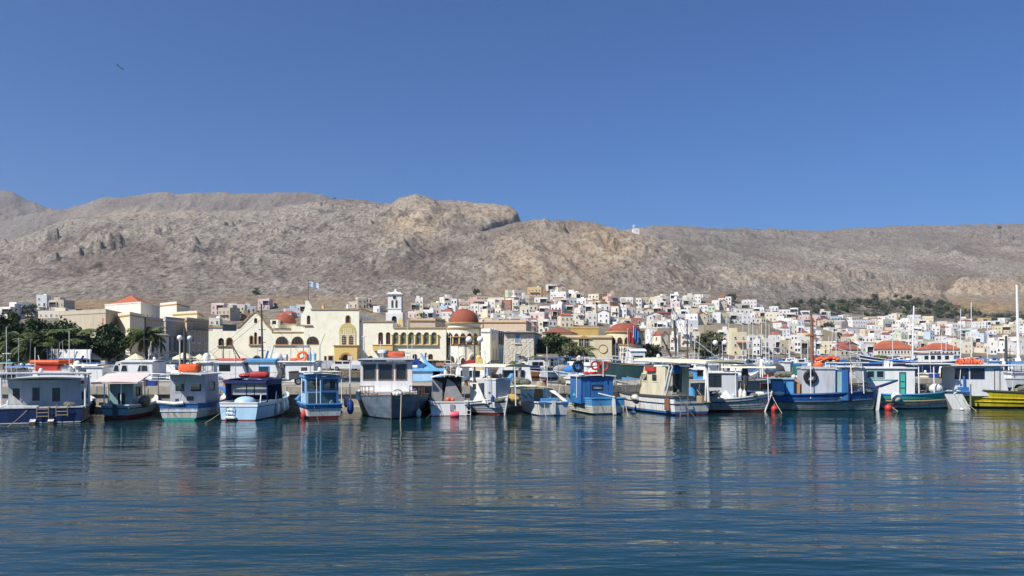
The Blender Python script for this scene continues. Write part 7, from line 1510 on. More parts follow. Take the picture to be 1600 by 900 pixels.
m = MB('white plastic'); m.tube([(0,0,0),(.3,0,1.1)],.1,7,.05); m.tube([(.15,0,.6),(-.15,.1,1.0)],.06,6); m.mat('canvas blue'); m.tube([(-.3,0,0),(-.1,0,.7)],.07,6); b.extra(m,'covered_flagpoles','wrapped white and blue poles left of the radome','poles',b.x(421),0,zt+.1)
b = mid('white boxy cabin boat with an orange lifebuoy on its flat awning',470,57,90,6.4,2.5,WB,z=(1.3,1.2,1.4)); x0,x1,zt,S_ = cabpx(b,446,492,568,2.0,'white gelcoat',z0=1.1,side=[]); 
x0,x1,zc = canpx(b,441,498,565,2.3,'white paint'); m = MB('orange plastic'); m.ring((0,-.1,.36),.30,.10,'Y',18,8); m.mat('white plastic'); m.ball((0,-.12,.34),(.14,.06,.14),8,6); b.extra(m,'lifebuoy','upright orange lifebuoy on the flat awning','lifebuoy',b.x(473),0,zc+.02); m = MB('orange fabric'); m.tube([(-.5,0,.08),(0,.1,.14),(.5,0,.08)],.12,7); b.extra(m,'life_vests','flat orange life vests left of the lifebuoy','life vests',b.x(463),.1,zc+.03)
for i,px in enumerate((483,490)): m = MB('pale blue paint'); m.lathe([(0,0),(.16,0),(.17,.5),(.07,.62),(0,.62)],12); b.extra(m,'blue_can',['left pale blue can on the flat awning','right pale blue can on the flat awning'][i],'can',b.x(px),.1,zc+.04)
m = MB('steel'); m.tube([(b.x(500),0,1),(b.x(500),0,b.z(541,b.x(500)))],.03,5); m.tube([(b.x(500),0,b.z(541,b.x(500))),(b.x(508),0,b.z(521,b.x(508)))],.02,4); m.box(b.x(474)-.4,b.x(474)+.4,-.2,.2,zc+1.0,zc+1.15); m.tube([(b.x(474),0,zc),(b.x(474),0,zc+1.0)],.03,5); b.part('antenna_frame', m)
# dark grey inflatable and small craft on the mole
b = mid('dark grey rigid inflatable behind the blue glassy boat',545,58,70,5.2,2.0,[(-1,.2,'dark grey'),(.2,1,'canvas grey')],z=(1.5,1.5,1.8),gun='dark grey'); b.mast(b.x(563),0,1.4,b.z(556,b.x(563)),.04,'steel',lean=.5)
# light blue boat
b = mid('light blue wooden boat with a blue gantry and blue crates on its roof',660,55.5,90,6.6,2.6,[(-1,.1,'red antifoul'),(.1,1,'sky blue paint')],z=(1.5,1.4,1.7),gun='bright blue paint')
x0,x1,zt,S_ = cabpx(b,636,690,580,2.1,'pale blue paint',z0=1.2,roof='sky blue paint',side=[(b.x(676,-1.05),b.x(688,-1.05),1.75,2.15)],frame='sky blue paint',glass='plywood',rt=.14,oh=(.3,.4,.12),camber=.03)
m = MB('sky blue paint'); m.tube([(b.x(681),-.3,zt+.1),(b.x(667),-.3,b.z(567,b.x(667))),(b.x(658),-.3,b.z(552,b.x(658)))],[.14,.12,.06],7); m.tube([(b.x(671),.3,zt+.1),(b.x(664),.3,b.z(562,b.x(664))),(b.x(665),.3,b.z(551,b.x(665)))],.07,6); m.slab([(b.x(660),-.35,zt+.1),(b.x(682),-.35,zt+.1),(b.x(672),-.35,zt+.45)],(0,.1,0)); b.part('gantry', m)
for i,px in enumerate((638,644,650)): m = MB('blue plastic'); m.box(-.16,.16,-.2,.2,0,.42); b.extra(m,'blue_canister',['leftmost dark blue canister on the light blue boat roof','middle dark blue canister on the light blue boat roof','rightmost dark blue canister on the light blue boat roof'][i],'canister',b.x(px),.3,zt+.42,False)
m = MB('white plastic'); m.tube([(-.5,0,0),(.5,0,0)],.12,8); b.extra(m,'white_roll','white roll lying on the light blue cabin roof','roll',b.x(642),-.4,zt+.28)
m = MB('plywood'); m.box(-.3,.3,-.2,.2,0,.22); b.extra(m,'salmon_box','salmon pink box on the light blue boat roof','box',b.x(688),.2,zt+.35,False)
b = mid('white boat under a dark blue tubular frame behind the small white motorboat',716,55.5,90,6.2,2.4,WB,z=(1.35,1.3,1.5)); x0,x1,zc = canpx(b,694,742,571,2.2,'canvas navy',tilt=.45 if 0 else .0); cabpx(b,722,732,575,.9,'white gelcoat',z0=1.2,side=[]); m = MB('dark grey')
for i in range(6): m.tube([(b.x(698)+i*.18,-.3,1.35),(b.x(700)+i*.25,.1,1.9-.1*(i%2))],.07,6)
b.part('gear', m)
m = MB('yellow net'); 
m = MB('yellow wall'); m.box(-.28,.28,-.12,.12,0,.75); m.ball((0,0,.8),(.2,.14,.18),8,5); o = m.build('yellow_oilskins',None,False,loc=tuple(P(748,578,53))); tag(o,'bright yellow oilskins hung right of the tall lamp post','oilskins')
b = mid('white-masted boat partly hidden by the grey box cabin',772,56,88,6.5,2.3,BB,z=(1.2,1.1,1.3)); b.mast(b.x(757.5),0,1,b.z(548,b.x(757)),.07); m = MB('mast white'); m.tube([(b.x(750),0,b.z(549.5,b.x(750))),(b.x(757),0,b.z(549.5,b.x(757)))],.04,5); m.tube([(b.x(759),0,b.z(550,b.x(759))),(b.x(768),0,b.z(572,b.x(768)))],.02,4); b.part('spreader', m)
m = MB('bright blue paint'); m.obox((0,0,0),(1.1,.6,.25),.3,-.9); o = m.build('upturned_dinghy',None,True,loc=tuple(P(794,596,51))); tag(o,'bright blue upturned skiff leaning behind the cream awning boat','skiff')
# far small harbour left of the blue-cabin boat
b = mid('small boat with a dark blue canopy across the inner basin',836,118,85,7.0,2.5,[(-1,.15,'navy paint'),(.15,1,'white paint')],z=(.8,.7,.9)); canpx(b,824,848,575,2.2,'canvas navy'); b.mast(b.x(826),0,.6,b.z(545,b.x(826)),.07)
m = MB('canvas navy'); x0,x1 = sorted((b.x(826,-1),b.x(844,-1))); m.box(x0,x1,-1.0,-.97,.8,1.7); b.part('side_screen', m)
b = mid('brown wooden boat with two white ball fenders across the inner basin',858,116,95,6.5,2.4,[(-1,.2,'dark antifoul'),(.2,1,'varnished wood')],z=(1.0,.8,1.1),tw=0,inner='bare wood')
for i,px in enumerate((846,851)): m = MB('white plastic'); m.ball((0,0,0),(.32,.32,.34),10,7); o = m.build('fender',None,True,loc=tuple(P(px,587,114.2))); tag(o,['left white ball fender on the brown wooden boat','right white ball fender on the brown wooden boat'][i],'fender')
for i,(px,Y,a,L_,lab,bd,cv) in enumerate([(880,112,60,6.5,'pale boat with heaped grey covers across the inner basin',[(-1,.2,'navy paint'),(.2,1,'grey and shaded white paint')],'canvas grey'),(900,108,-70,6,'blue small boat beside the heaped grey covers',BB,'canvas blue'),(925,104,80,6,'white small boat behind the blue box cabin',WB,None),(940,96,100,6,'white and red boat behind the blue cabin gantry',WB,'canvas white')]):
    b = mid(lab,px,Y,a,L_,2.2,bd,z=(.9,.8,1.1)); 
    if cv: m = MB(cv); m.ball((0,0,0),(1.7,.8,.7),12,7); b.extra(m,'boat_cover',['grey tarpaulin heaped on the pale boat','blue tarpaulin heaped on the small blue boat','x','white tarpaulin behind the blue cabin gantry'][i],'tarpaulin',0,0,1.2)
    else: cabpx(b,px-8,px+8,572,1.4,'white gelcoat',side=[])
# dark green ketch
b = Boat('ketch','large dark green hulled ketch with leaning masts behind the cream trawler','sailing boat',1020,None,84,11.5,3.6,end='center',Y=84)
b.hull(2.6,2.2,3.0,[(-1,.1,'red antifoul'),(.1,.9,'dark teal paint'),(.9,1,'dark teal paint')],tw=.6,wl=.8,flare=.4,gun='dark teal paint',n=16,inner='white paint',strake=[(.97,'ochre trim',.04)])
x0,x1,zt,S_ = cabpx(b,986,1008,549,2.2,'white gelcoat',z0=2.2,side=[(b.x(990,-1.1),b.x(1004,-1.1),2.6,3.1)],camber=.25,roof='white gelcoat')
b.mast(b.x(1058),0,2.2,b.z(500,b.x(1056)),.16,'dark grey',lean=b.x(1053)-b.x(1058),nm='mast'); m = MB('mast white'); m.tube([(b.x(1057),.1,b.z(510,b.x(1057))),(b.x(1049),.1,b.z(468,b.x(1049)))],.1,7,.06); b.part('topmast', m); m = MB('dark grey'); m.tube([(b.x(1052),0,2.6),(b.x(1034),0,b.z(527,b.x(1034)))],.12,6,.07); b.part('boom', m)
m = MB('dark grey'); 
for p in ((1000,556),(1092,560),(1040,557),(1080,558)): m.tube([(b.x(1052),0,b.z(480,b.x(1052))),(b.x(p[0]),0,b.z(p[1],b.x(p[0])))],.02,3)
b.part('rigging', m); b.mast(b.x(962),0,2.6,b.z(531,b.x(962)),.06,'steel'); b.mast(b.x(968),.5,2.6,b.z(538,b.x(968)),.05,'steel'); b.rail(.1,.9,.7,'white paint',.03,n=9)
m = MB('mast white'); 
for i in range(5): m.tube([(b.x(972+i*5),0,2.4),(b.x(975+i*5),.3*(-1)**i,b.z(541+i*1.5,b.x(975+i*5)))],.06,5)
m.tube([(b.x(970),0,b.z(551,b.x(970))),(b.x(998),0,b.z(551,b.x(998)))],.05,5); b.part('deck_frame', m)
# clutter boats behind the cream trawler
b = mid('blue and white fishing boat seen through the trawler awning frame',1084,60,85,7.6,2.6,[(-1,.1,'red antifoul'),(.1,1,'bright blue paint')],z=(1.5,1.3,1.6),gun='sky blue paint'); cabpx(b,1086,1103,578,1.8,'bright blue paint',z0=1.2,side=[(b.x(1090,-.9),b.x(1098,-.9),1.7,2.1)]); b.mast(b.x(1074),0,1,b.z(500,b.x(1074)),.05,'dark grey')
b.net(b.x(1070),0,1.5,(.9,.7,.5),seed=6,lab='teal and brown net heap seen through the trawler awning frame')
b = mid('white motorboat with a sharp raised bow beside the globe lamp',1122,60,65,7.6,2.5,[(-1,.15,'red antifoul'),(.15,.3,'navy paint'),(.3,1,'white gelcoat')],z=(1.4,1.4,1.9)); cabpx(b,1108,1128,571,1.8,'white gelcoat',z0=1.3,rf=.5,side=[])
m = MB('mast white'); m.tube([(b.x(1138),0,b.z(572,b.x(1138))),(b.x(1083),0,b.z(529,b.x(1083)))],.035,5); b.part('boom', m)
b = mid('long white boat with a red band moored behind the blue hatch house',1218,92,86,8.6,2.4,[(-1,.2,'dark antifoul'),(.2,.75,'white paint'),(.75,1,'red paint')],z=(1.1,.9,1.3),tw=.3,gun='red paint',inner='bare wood'); cabpx(b,1226,1235,566,1.2,'white gelcoat',side=[]); m = MB('canvas green'); m.box(-.7,.7,-.5,.5,0,1.3); b.extra(m,'green_cover','olive cloth cover on the long red-banded boat','cover',b.x(1240),0,1.0,False); m = MB('dark grey'); m.ball((0,0,.4),(1.3,.9,.8),10,6); b.extra(m,'dark_cover','dark tarpaulin heap on the long red-banded boat','tarpaulin',b.x(1212),0,1.0)
b = mid('white cabin boat with brown window band behind the grey deckhouse',1332,62,82,7.5,2.5,WB,z=(1.6,1.5,1.7)); x0,x1,zt,_ = cabpx(b,1313,1346,574,1.9,'white paint',z0=1.4,side=[(b.x(1317,-.95),b.x(1328,-.95),2.0,2.3),(b.x(1332,-.95),b.x(1341,-.95),2.0,2.3)],glass='plywood',frame='varnished wood',roof='white gelcoat'); b.rail(.05,.5,.5)
b = mid('small white boat moored between the teal and the yellow boats',1470,68,80,7,2.3,[(-1,.2,'navy paint'),(.2,1,'grey and shaded white paint')],z=(1.3,1.2,1.5)); cabpx(b,1452,1462,585,1.2,'house cream',z0=1.1,side=[])
b = mid('white and navy boat under a blue canopy at the right edge',1588,62,80,8,2.6,[(-1,.1,'red antifoul'),(.1,.55,'navy paint'),(.55,1,'white gelcoat')],z=(1.5,1.4,1.7)); canpx(b,1562,1625,567,2.3,'canvas blue'); b.mast(b.x(1572),0,1.2,b.z(525,b.x(1572)),.14,'dark grey'); b.rail(.1,.9,.6)
cabpx(b,1580,1600,583,1.5,'white gelcoat',z0=1.4,side=[])
# blue gulet
b = Boat('gulet','large dark blue hulled gulet with bowsprit moored beyond the teal boat','sailing boat',1432,None,-86,14.5,3.8,end='center',Y=104)
b.hull(2.9,2.3,3.2,[(-1,.1,'red antifoul'),(.1,.86,'navy paint'),(.86,.9,'white paint'),(.9,1,'navy paint')],tw=.6,wl=.82,flare=.4,gun='white paint',n=16,inner='white paint')
cabpx(b,1440,1490,553,2.4,'white gelcoat',z0=2.2,side=[(b.x(p,1.2),b.x(p-5,1.2),2.7,3.1) for p in (1450,1460,1470,1482)],roof='tile red'); m = MB('white paint'); m.tube([(b.L/2-.3,0,3.2),(b.L/2+2.6,0,4.0)],.1,6,.05); b.part('bowsprit', m)
b.mast(b.x(1425.5),0,2.6,b.z(478,b.x(1425)),.15,'mast white',lean=-.2); m = MB('mast white'); m.tube([(b.x(1426),0,3.6),(b.x(1472),0,b.z(548,b.x(1472)))],.1,6); m.mat('canvas navy'); m.tube([(b.x(1428),0,b.z(562,1)),(b.x(1445),0,b.z(558,1)),(b.x(1468),0,b.z(551,1))],[.1,.2,.1],7); b.part('boom', m)
m = MB('steel')
for p in (1372,1495,1400,1455): m.tube([(b.x(1425),0,b.z(482,b.x(1425))),(b.x(p),0,b.z(562,b.x(p)))],.02,3)
b.part('rigging', m)
b = mid('white sailing yacht with a very tall leaning mast at the right edge',1596,80,80,10,3.0,WB,z=(1.5,1.4,1.7)); b.mast(b.x(1592),0,1.5,b.z(445,b.x(1590)),.17,'mast white',lean=b.x(1588.5)-b.x(1592)); cabpx(b,1585,1620,567,2.0,'white gelcoat',z0=1.4,side=[])
# ---------------------------------------------------------------- far moored boats: one small kind of each, copied
def far_proto(kind_):
    pr = thing('far_boat','x','boat'); m = MB('white gelcoat'); ts = [i/8 for i in range(9)]
    L_, B = 8.0, 2.6
    def hb(t): return B/2*(.8+.2*math.sin(PI*min(1,t*1.6)/1)) if t < .55 else B/2*max(0,1-((t-.55)/.45)**2)**.7
    for sg in (1,-1): m.grid([[(-4+8*t, sg*hb(t)*k, z+(.35*t*t if z > 0 else 0)) for t in ts] for k,z in ((.5,-.3),(.85,.0),(1,.9))], sg > 0)
    m.add([(-4,hb(0),.9),(-4,-hb(0),.9),(-4,-hb(0)*.5,-.3),(-4,hb(0)*.5,-.3)],[(0,1,2,3)]); inst('hull', m.mesh('hull',True), pr)
    m = MB('deck grey'); m.grid([[(-4+8*t, hb(t)*k, .88+.35*t*t) for t in ts] for k in (.98,0,-.98)]); inst('deck', m.mesh('deck'), pr)
    if kind_ in (0,1,3): m = MB('white gelcoat'); m.hexa([(-1.5,-.9,.9),(1.6,-.9,.9),(1.6,.9,.9),(-1.5,.9,.9),(-1.3,-.8,2.2),(.9,-.8,2.2),(.9,.8,2.2),(-1.3,.8,2.2)]); inst('cabin', m.mesh('cabin'), pr); m = MB('dark glass'); m.box(-.9,.7,-.93,.93,1.45,1.95); inst('window', m.mesh('window'), pr)
    if kind_ in (1,2): m = MB('canvas blue'); m.box(-3.2,.2,-1.1,1.1,2.55,2.62); m.mat('steel'); 
    if kind_ in (1,2):
        for x in (-3.1,0): 
            for y in (-1,1): m.box(x-.03,x+.03,y-.03,y+.03,.9,2.55)
        inst('canopy', m.mesh('canopy'), pr)
    if kind_ == 3 or kind_ == 4: m = MB('mast white'); m.tube([(.3,0,.9),(.3,0,12.5)],.11,6,.06); m.tube([(.3,0,2.1),(-3.2,0,2.2)],.09,5); m.tube([(-.5,-.9,8),(.3,0,8.1),(-.5,.9,8)],.04,4); inst('mast', m.mesh('mast'), pr)
    if kind_ == 4: m = MB('canvas blue'); m.tube([(.2,0,2.2),(-1.5,0,2.35),(-3.2,0,2.25)],[.1,.22,.1],7); inst('sail_cover', m.mesh('sail_cover'), pr)
    return pr
PROT = [far_proto(k) for k in range(5)]
rf_ = random.Random(21); used_p = set()
HM = ['white gelcoat','white gelcoat','white paint','bright blue paint','pale blue paint','navy paint','canvas grey','cream paint','teal paint','varnished wood']
HN = dict(zip(HM,['white','white','white','blue','pale blue','navy','grey','cream','teal','brown']))
far_list = []
for i in range(16):
    if i not in (12,13): far_list.append((90+i*36+rf_.uniform(-8,8), rf_.uniform(84,104), rf_.choice([0,1,2,0,1])))
for px in (10,112,160,262,290,385,505,590,610,742,765,800,1045,1060,1150,1172,1245,1262,1290,1352,1400,1500,1530,1555): far_list.append((px, rf_.uniform(63,74), rf_.choice([0,1,2,0])))
for i in range(8): far_list.append((820+i*19+rf_.uniform(-5,5), rf_.uniform(126,138), rf_.choice([0,1,2])))
for i in range(58): 
    px = 1035+i*9.8+rf_.uniform(-5,5); yc = float(COAST(px)); far_list.append((px, yc*rf_.uniform(.62,.95), rf_.choice([0,1,2,0,1,2,3])))
for px in (1178,1184,1190,1196,1203,1209): far_list.append((px, 205+rf_.uniform(-15,15), 4))
for px,Y in ((1233,170),(1300+8,190),(1160,250),(1262,250),(1340,260),(1395,210),(1520,150),(1545,230),(1480,220),(1500,180)): far_list.append((px,Y,4))
cnt = {}
far_list.sort()
for i,(px,Y,k) in enumerate(far_list):
    cm = rf_.choice(HM); p = PROT[k]; zn = zone(px)
    zn = 'by the promenade quay' if px < 640 else zn
    kd = ['small cabin boat','boat with cabin and blue canopy','open boat with blue canopy','sailing boat with cabin','sailing yacht with furled blue sail'][k]
    base = f'distant {HN[cm]} {kd} moored {zn}'; cnt.setdefault(base,[]).append(None); n_ = len(cnt[base])
    if k in used_p: o = copy_tree(p)
    else: o = p; used_p.add(k)
    o.location = (PX(px,Y),Y,0); o.rotation_euler = (0,0,rf_.uniform(-.5,.5)+rf_.choice([0,PI,PI/2,-PI/2])); s_ = rf_.uniform(.75,1.1); o.scale = (s_,)*3
    o['label'] = base if n_ == 1 else base+', '+['','','next right','third','fourth','fifth','sixth'][min(n_,6)]; o['group'] = 'small boats moored in the inner harbour'
    for ch in o.children:
        if ch.name.startswith('hull'): ch.material_slots[0].link = 'OBJECT'; ch.material_slots[0].material = MATS[cm]
for p_, k in zip(PROT, range(5)):
    if k not in used_p: bpy.data.objects.remove(p_)
# ---------------------------------------------------------------- lamps
def lamp(label, px, Y, ytop, sep=.42, mat='dark grey', zb=1.38, r=.17, single=False, lean=0):
    o = thing('street_lamp', label, 'street lamp', (PX(px,Y),Y,zb)); h = PZ(ytop,Y)-zb
    m = MB(mat); m.tube([(0,0,0),(0,0,.5),(lean*.5,0,h*.5),(lean,0,h)],[.09,.07,.05,.045],8); m.lathe([(.16,0),(.13,.25),(.08,.32)],10); m.build('post', o, True)
    for k in ((0,) if single else (-1,1)):
        if not single: m = MB(mat); m.tube([(0,0,h-.1),(k*sep*.5,0,h+.02),(k*sep,0,h-.02)],.03,6); m.build('arm', o, True)
        m = MB('globe glass'); m.ball((lean+k*sep,0,h+.02+r*.9 if single else h-.02-r*.2 if 0 else h+r*.75),r*1.0,16,10); m.mat(mat); m.lathe([(0,-.03),(.08,-.03),(.06,.04)],10,(lean+k*sep,0,h-.01)); m.build('globe', o, True)
lamp('tall dark twin-globe lamp post in front of the rotunda',741.5,47.8,534,.33,r=.185)
lamp('twin-globe dark lamp post before the olive-green tree',1125,61,538.5,.36,r=.2)
lamp('pale single-globe lamp post above the orange life raft',281,53.5,532,.3,'old white paint',r=.18,single=True); lamp('thin single-globe lamp post right of the pale one',296.5,66,532,.3,'steel',r=.2,single=True)
m = MB('dark grey'); m.tube([(0,0,0),(0,0,PZ(513,54)-1.38)],.13,7,.08); m.tube([(0,0,2.6),(-.25,0,PZ(507,54)-1.38)],.02,5); o = m.build('dark_mast',None,True,loc=(PX(288.5,54),54,1.38)); tag(o,'thick dark pole between the two single-globe lamps','pole')
m = MB('old white paint'); m.tube([(0,0,0),(.5,0,PZ(533,60)-.8)],.07,6,.03); o = m.build('leaning_pole',None,True,loc=(PX(226,60),60,.8)); tag(o,'white pole leaning in front of the single palm','pole')
def _unused(): pass
def tall_lamp(px, Y, yt, l):
    o = thing('street_lamp', l, 'street lamp', (PX(px,Y),Y,.92)); h = PZ(yt,Y)-.92; m = MB('concrete'); m.tube([(0,0,0),(0,0,h)],.09,6,.05); m.build('post', o); m = MB('white plastic'); m.lathe([(0,.15),(.5,.05),(.55,0),(0,-.02)],12,(0,0,h)); m.build('lamp_head', o, True)
tall_lamp(569,150,526,'flat disc street lamp before the yellow porch building'); tall_lamp(11,100,553,'white-topped quay post at the far left'); tall_lamp(845,155,556,'small twin street lamp by the kiosks')
# ---------------------------------------------------------------- scooter on the mole
def scooter():
    Y = 49.0; o = thing('scooter','black motor scooter parked on the mole before the blue-topped boat','scooter',(PX(450,Y),Y,1.38),.05)
    for x in (-.62,.62):
        m = MB('black rubber'); m.ring((x,0,.25),.19,.06,'Y',18,8); m.mat('steel'); m.lathe([(0,-.03),(.14,-.03),(.14,.03),(0,.03)],12,(x,0,.25),axis='Y'); m.build('wheel', o, True)
    m = MB('dark grey'); m.tube([(-.62,0,.42),(-.50,0,.75),(-.42,0,1.0)],[.10,.12,.06],8); m.slab([(-.55,-.2,.32),(-.40,-.22,.30),(-.28,-.2,1.0),(-.42,-.16,1.02)],(0,.4,0)); m.build('front_fairing', o, True)
    m = MB('dark grey'); m.box(-.35,.15,-.16,.16,.26,.34); m.build('footboard', o)
    m = MB('dark grey'); m.hexa([(.1,-.17,.3),(.8,-.12,.45),(.8,.12,.45),(.1,.17,.3),(.08,-.15,.72),(.95,-.1,.78),(.95,.1,.78),(.08,.15,.72)]); m.build('rear_body', o, True)
    m = MB('black rubber'); m.ball((.45,0,.78),(.45,.15,.09),12,6); m.build('seat', o, True)
    m = MB('steel'); m.tube([(-.38,-.32,1.08),(-.42,0,1.02),(-.38,.32,1.08)],.025,6); m.tube([(-.38,-.3,1.1),(-.42,-.34,1.32)],.012,4); m.tube([(-.38,.3,1.1),(-.42,.34,1.32)],.012,4); m.build('handlebar', o)
    m = MB('glass dim'); m.slab([(-.48,-.17,1.0),(-.48,.17,1.0),(-.62,.14,1.35),(-.62,-.14,1.35)],(.01,0,0)); m.build('windscreen', o)
    m = MB('dark grey'); m.box(.82,1.12,-.18,.18,.82,1.08); m.build('top_box', o)
scooter()
# ---------------------------------------------------------------- parked vehicles on the far quay
def car(label, px, Y, mat, van=False, rz=0, name='parked_car', z=.94):
    o = thing(name, label, 'van' if van else 'car', (PX(px,Y),Y,z), rz, 'vehicles parked along the waterfront')
    L_, H = (4.6,1.95) if van else (4.1,1.45); m = MB(mat)
    prof = [(-L_/2,.3),(L_/2,.3),(L_/2,.75),(L_/2-.9,.95),(L_/2-1.4,H),(-L_/2+.15,H),(-L_/2,1.0)] if van else [(-L_/2,.3),(L_/2,.3),(L_/2,.7),(L_/2-1.0,.9),(L_/2-1.7,H),(-L_/2+.9,H),(-L_/2+.2,.95),(-L_/2,.85)]
    m.slab([(x,-.82,z_) for x,z_ in prof],(0,1.64,0)); m.build('body', o); m = MB('dark glass'); x1 = L_/2-1.05 if van else L_/2-1.2
    wz = [(x1-.05,1.0),(x1-.35,H-.12),(x1-1.2,H-.12),(x1-1.2,1.0)]
    m.slab([(x,-.83,z_) for x,z_ in wz],(0,.008,0)); m.slab([(x-1.25,-.83,z_) for x,z_ in rect(x1-1.15,x1-.1,1.0,H-.12)],(0,.008,0)); m.build('window', o)
    for x in (-L_/2+.8,L_/2-.8):
        for y in (-.75,.75): m = MB('black rubber'); m.lathe([(0,-.1),(.31,-.1),(.31,.1),(0,.1)],14,(x,y,.31),axis='Y'); m.mat('steel'); m.lathe([(0,-.11),(.17,-.11)],10,(x,y,.31),axis='Y'); m.build('wheel', o)
cols = ['white gelcoat','steel','navy paint','dark grey','red paint','white gelcoat','grey and shaded white paint','cream paint','blue paint','dark grey']
cn = ['white','silver','navy','black','red','white','grey','cream','blue','dark grey']
rc = random.Random(3); cc = {}
for i in range(46):
    if i < 16: px = 330+i*29+rc.uniform(-8,8); Y = float(COAST(px))+rc.uniform(7,12)
    elif i < 22: px = 872+(i-16)*18; Y = float(COAST(px))+6
    else: px = 1010+(i-22)*24.5+rc.uniform(-6,6); Y = float(COAST(px))+rc.uniform(5,11)
    k = rc.randrange(10); van = rc.random() < .25 and i >= 16
    where = 'before the cream building' if px < 700 else 'by the rotunda' if px < 800 else zone(px)
    lb = f"{cn[k]} {'van' if van else 'car'} parked on the quay {where}"; cc[lb] = cc.get(lb,0)+1
    if cc[lb] > 1: lb += ', '+['','','second from the left','third from the left','fourth from the left'][min(4,cc[lb])]
    car(lb, px, Y, cols[k], van, rc.choice([0,.1,PI/2,PI]), 'parked_van' if van else 'parked_car')
car('white van with dark windscreen on the quay behind the blue cabin boat',919,146,'white gelcoat',True,-.9,'parked_van')
# ---------------------------------------------------------------- bird and people
m = MB('dark grey'); m.ball((0,0,0),(.10,.28,.09),8,6); m.add([(0,.1,0),(0,-.12,0),(.35,-.05,.18),(.7,-.3,.05)],[(0,1,2),(1,3,2),(2,1,0),(2,3,1)]); m.add([(0,.1,0),(0,-.12,0),(-.35,-.05,.2),(-.65,-.3,.1)],[(2,1,0),(2,3,1),(0,1,2),(1,3,2)]); m.add([(-.08,-.25,0),(.08,-.25,0),(.12,-.5,0),(-.12,-.5,0)],[(0,1,2,3)])
o = m.build('bird',None,True,loc=tuple(P(187,105.5,95)),rot=(.3,.5,.6)); o.scale = (.8,)*3; tag(o,'lone dark bird gliding in the blue sky at upper left','bird')
def person(label, loc, rz, shirt, legs, seated=False, cap=None, arm=.3):
    o = thing('person', label, 'person', loc, rz); hip = .48 if seated else .90
    V = [(0,0,hip),(0,0,hip+.22),(0,0,hip+.48),(0,0,hip+.60)]; E = [(0,1),(1,2),(2,3)]; R = [.14,.13,.15,.06]
    def ch(pts, rs, root):
        k = root
        for p, r_ in zip(pts, rs): V.append(p); E.append((k,len(V)-1)); R.append(r_); k = len(V)-1
    for s_ in (-1,1):
        if seated: ch([(.0,s_*.1,hip-.02),(.42,s_*.12,hip+.02),(.45,s_*.12,.05),(.58,s_*.12,.03)],[.1,.075,.05,.045],0)
        else: ch([(0,s_*.1,hip-.08),(.02,s_*.11,.48),(-.02,s_*.11,.08),(.12,s_*.12,.04)],[.1,.07,.05,.045],0)
        ch([(0,s_*.2,hip+.50),(.05,s_*.25,hip+.22),(arm,s_*.2,hip+.05),(arm+.08,s_*.19,hip+.02)],[.06,.045,.035,.03],2)
        k = len(V)-1
        for f_ in range(4): V.append((V[k][0]+.08,V[k][1]+(f_-1.5)*.02,V[k][2]-.01*f_)); E.append((k,len(V)-1)); R.append(.009)
        V.append((V[k][0]+.03,V[k][1]-s_*.05,V[k][2])); E.append((k,len(V)-1)); R.append(.01)
    me = bpy.data.meshes.new('body'); me.from_pydata(V,E,[]); b_ = bpy.data.objects.new('body', me); C.objects.link(b_); b_.parent = o
    sm = b_.modifiers.new('skin','SKIN'); 
    for i, r_ in enumerate(R): me.skin_vertices[0].data[i].radius = (r_,r_)
    me.skin_vertices[0].data[0].use_root = True; b_.modifiers.new('sub','SUBSURF').levels = 1
    for n_ in (shirt, legs, 'skin'): me.materials.append(MATS[n_])
    m = MB('skin'); m.ball((.01,0,hip+.74),(.10,.085,.12),12,9); m.ball((.11,0,hip+.73),(.02,.015,.02),6,4); m.box(.095,.108,-.03,.03,hip+.685,hip+.692)
    for s_ in (-1,1): m.ball((.0,s_*.088,hip+.735),(.02,.012,.03),6,4); 
    m.mat('interior dark')
    for s_ in (-1,1): m.ball((.098,s_*.035,hip+.755),(.01,.012,.008),6,4)
    m.build('head', o, True)
    m = MB(cap or 'interior dark'); m.lathe([(.112,0),(.108,.06),(.07,.11),(0,.125)],12,(0,0,hip+.76)); 
    if cap: m.box(.05,.2,-.07,.07,hip+.765,hip+.78)
    m.build('cap' if cap else 'hair', o, True)
    m = MB(legs); 
    return o
person('person in a pale pink shirt and white cap sitting in the blue cabin boat', tuple(P(888,628,48.2)), -2.2, 'canvas pink', 'canvas grey', True, 'canvas white')
person('person in a white shirt standing on the brown boat across the basin', (PX(852,116),116,.75), -1.2, 'canvas white', 'canvas navy', False, None)
person('person in dark clothes walking on the far quay by the kiosks', (PX(836,146),146,.92), 0.4, 'canvas navy', 'dark grey', False, None)
person('person in a white shirt beside the parked cars at the yellow porch', (PX(560,128),128,.92), -.5, 'canvas white', 'dark grey', False, None)

for i,(px,Y,sh_,lg,l) in enumerate([(345,118,'canvas white','canvas navy','person in a white top strolling before the left wing of the cream building'),(430,120,'red paint','dark grey','person in red walking before the wide arches'),(640,124,'canvas blue','canvas grey','person in blue walking below the loggia'),(655,125,'canvas white','dark grey','person in white beside the walker in blue'),(155,117,'canvas navy','canvas grey','person standing among the cafe tables at left'),(250,118,'canvas white','canvas blue','waiter in white by the low shop'),(905,50.5,'canvas blue','dark grey','fisherman in blue standing on the mole behind the blue cabin boat'),(1190,62,'canvas white','canvas navy','person in white on the mole behind the cream-awning kaiki'),(812,51,'canvas grey','dark grey','person in grey on the mole near the ochre net heap')]):
    person(l, (PX(px,Y),Y,1.40 if Y < 70 else .92), rc.uniform(-3,3), sh_, lg, False, 'canvas white' if i == 6 else None)
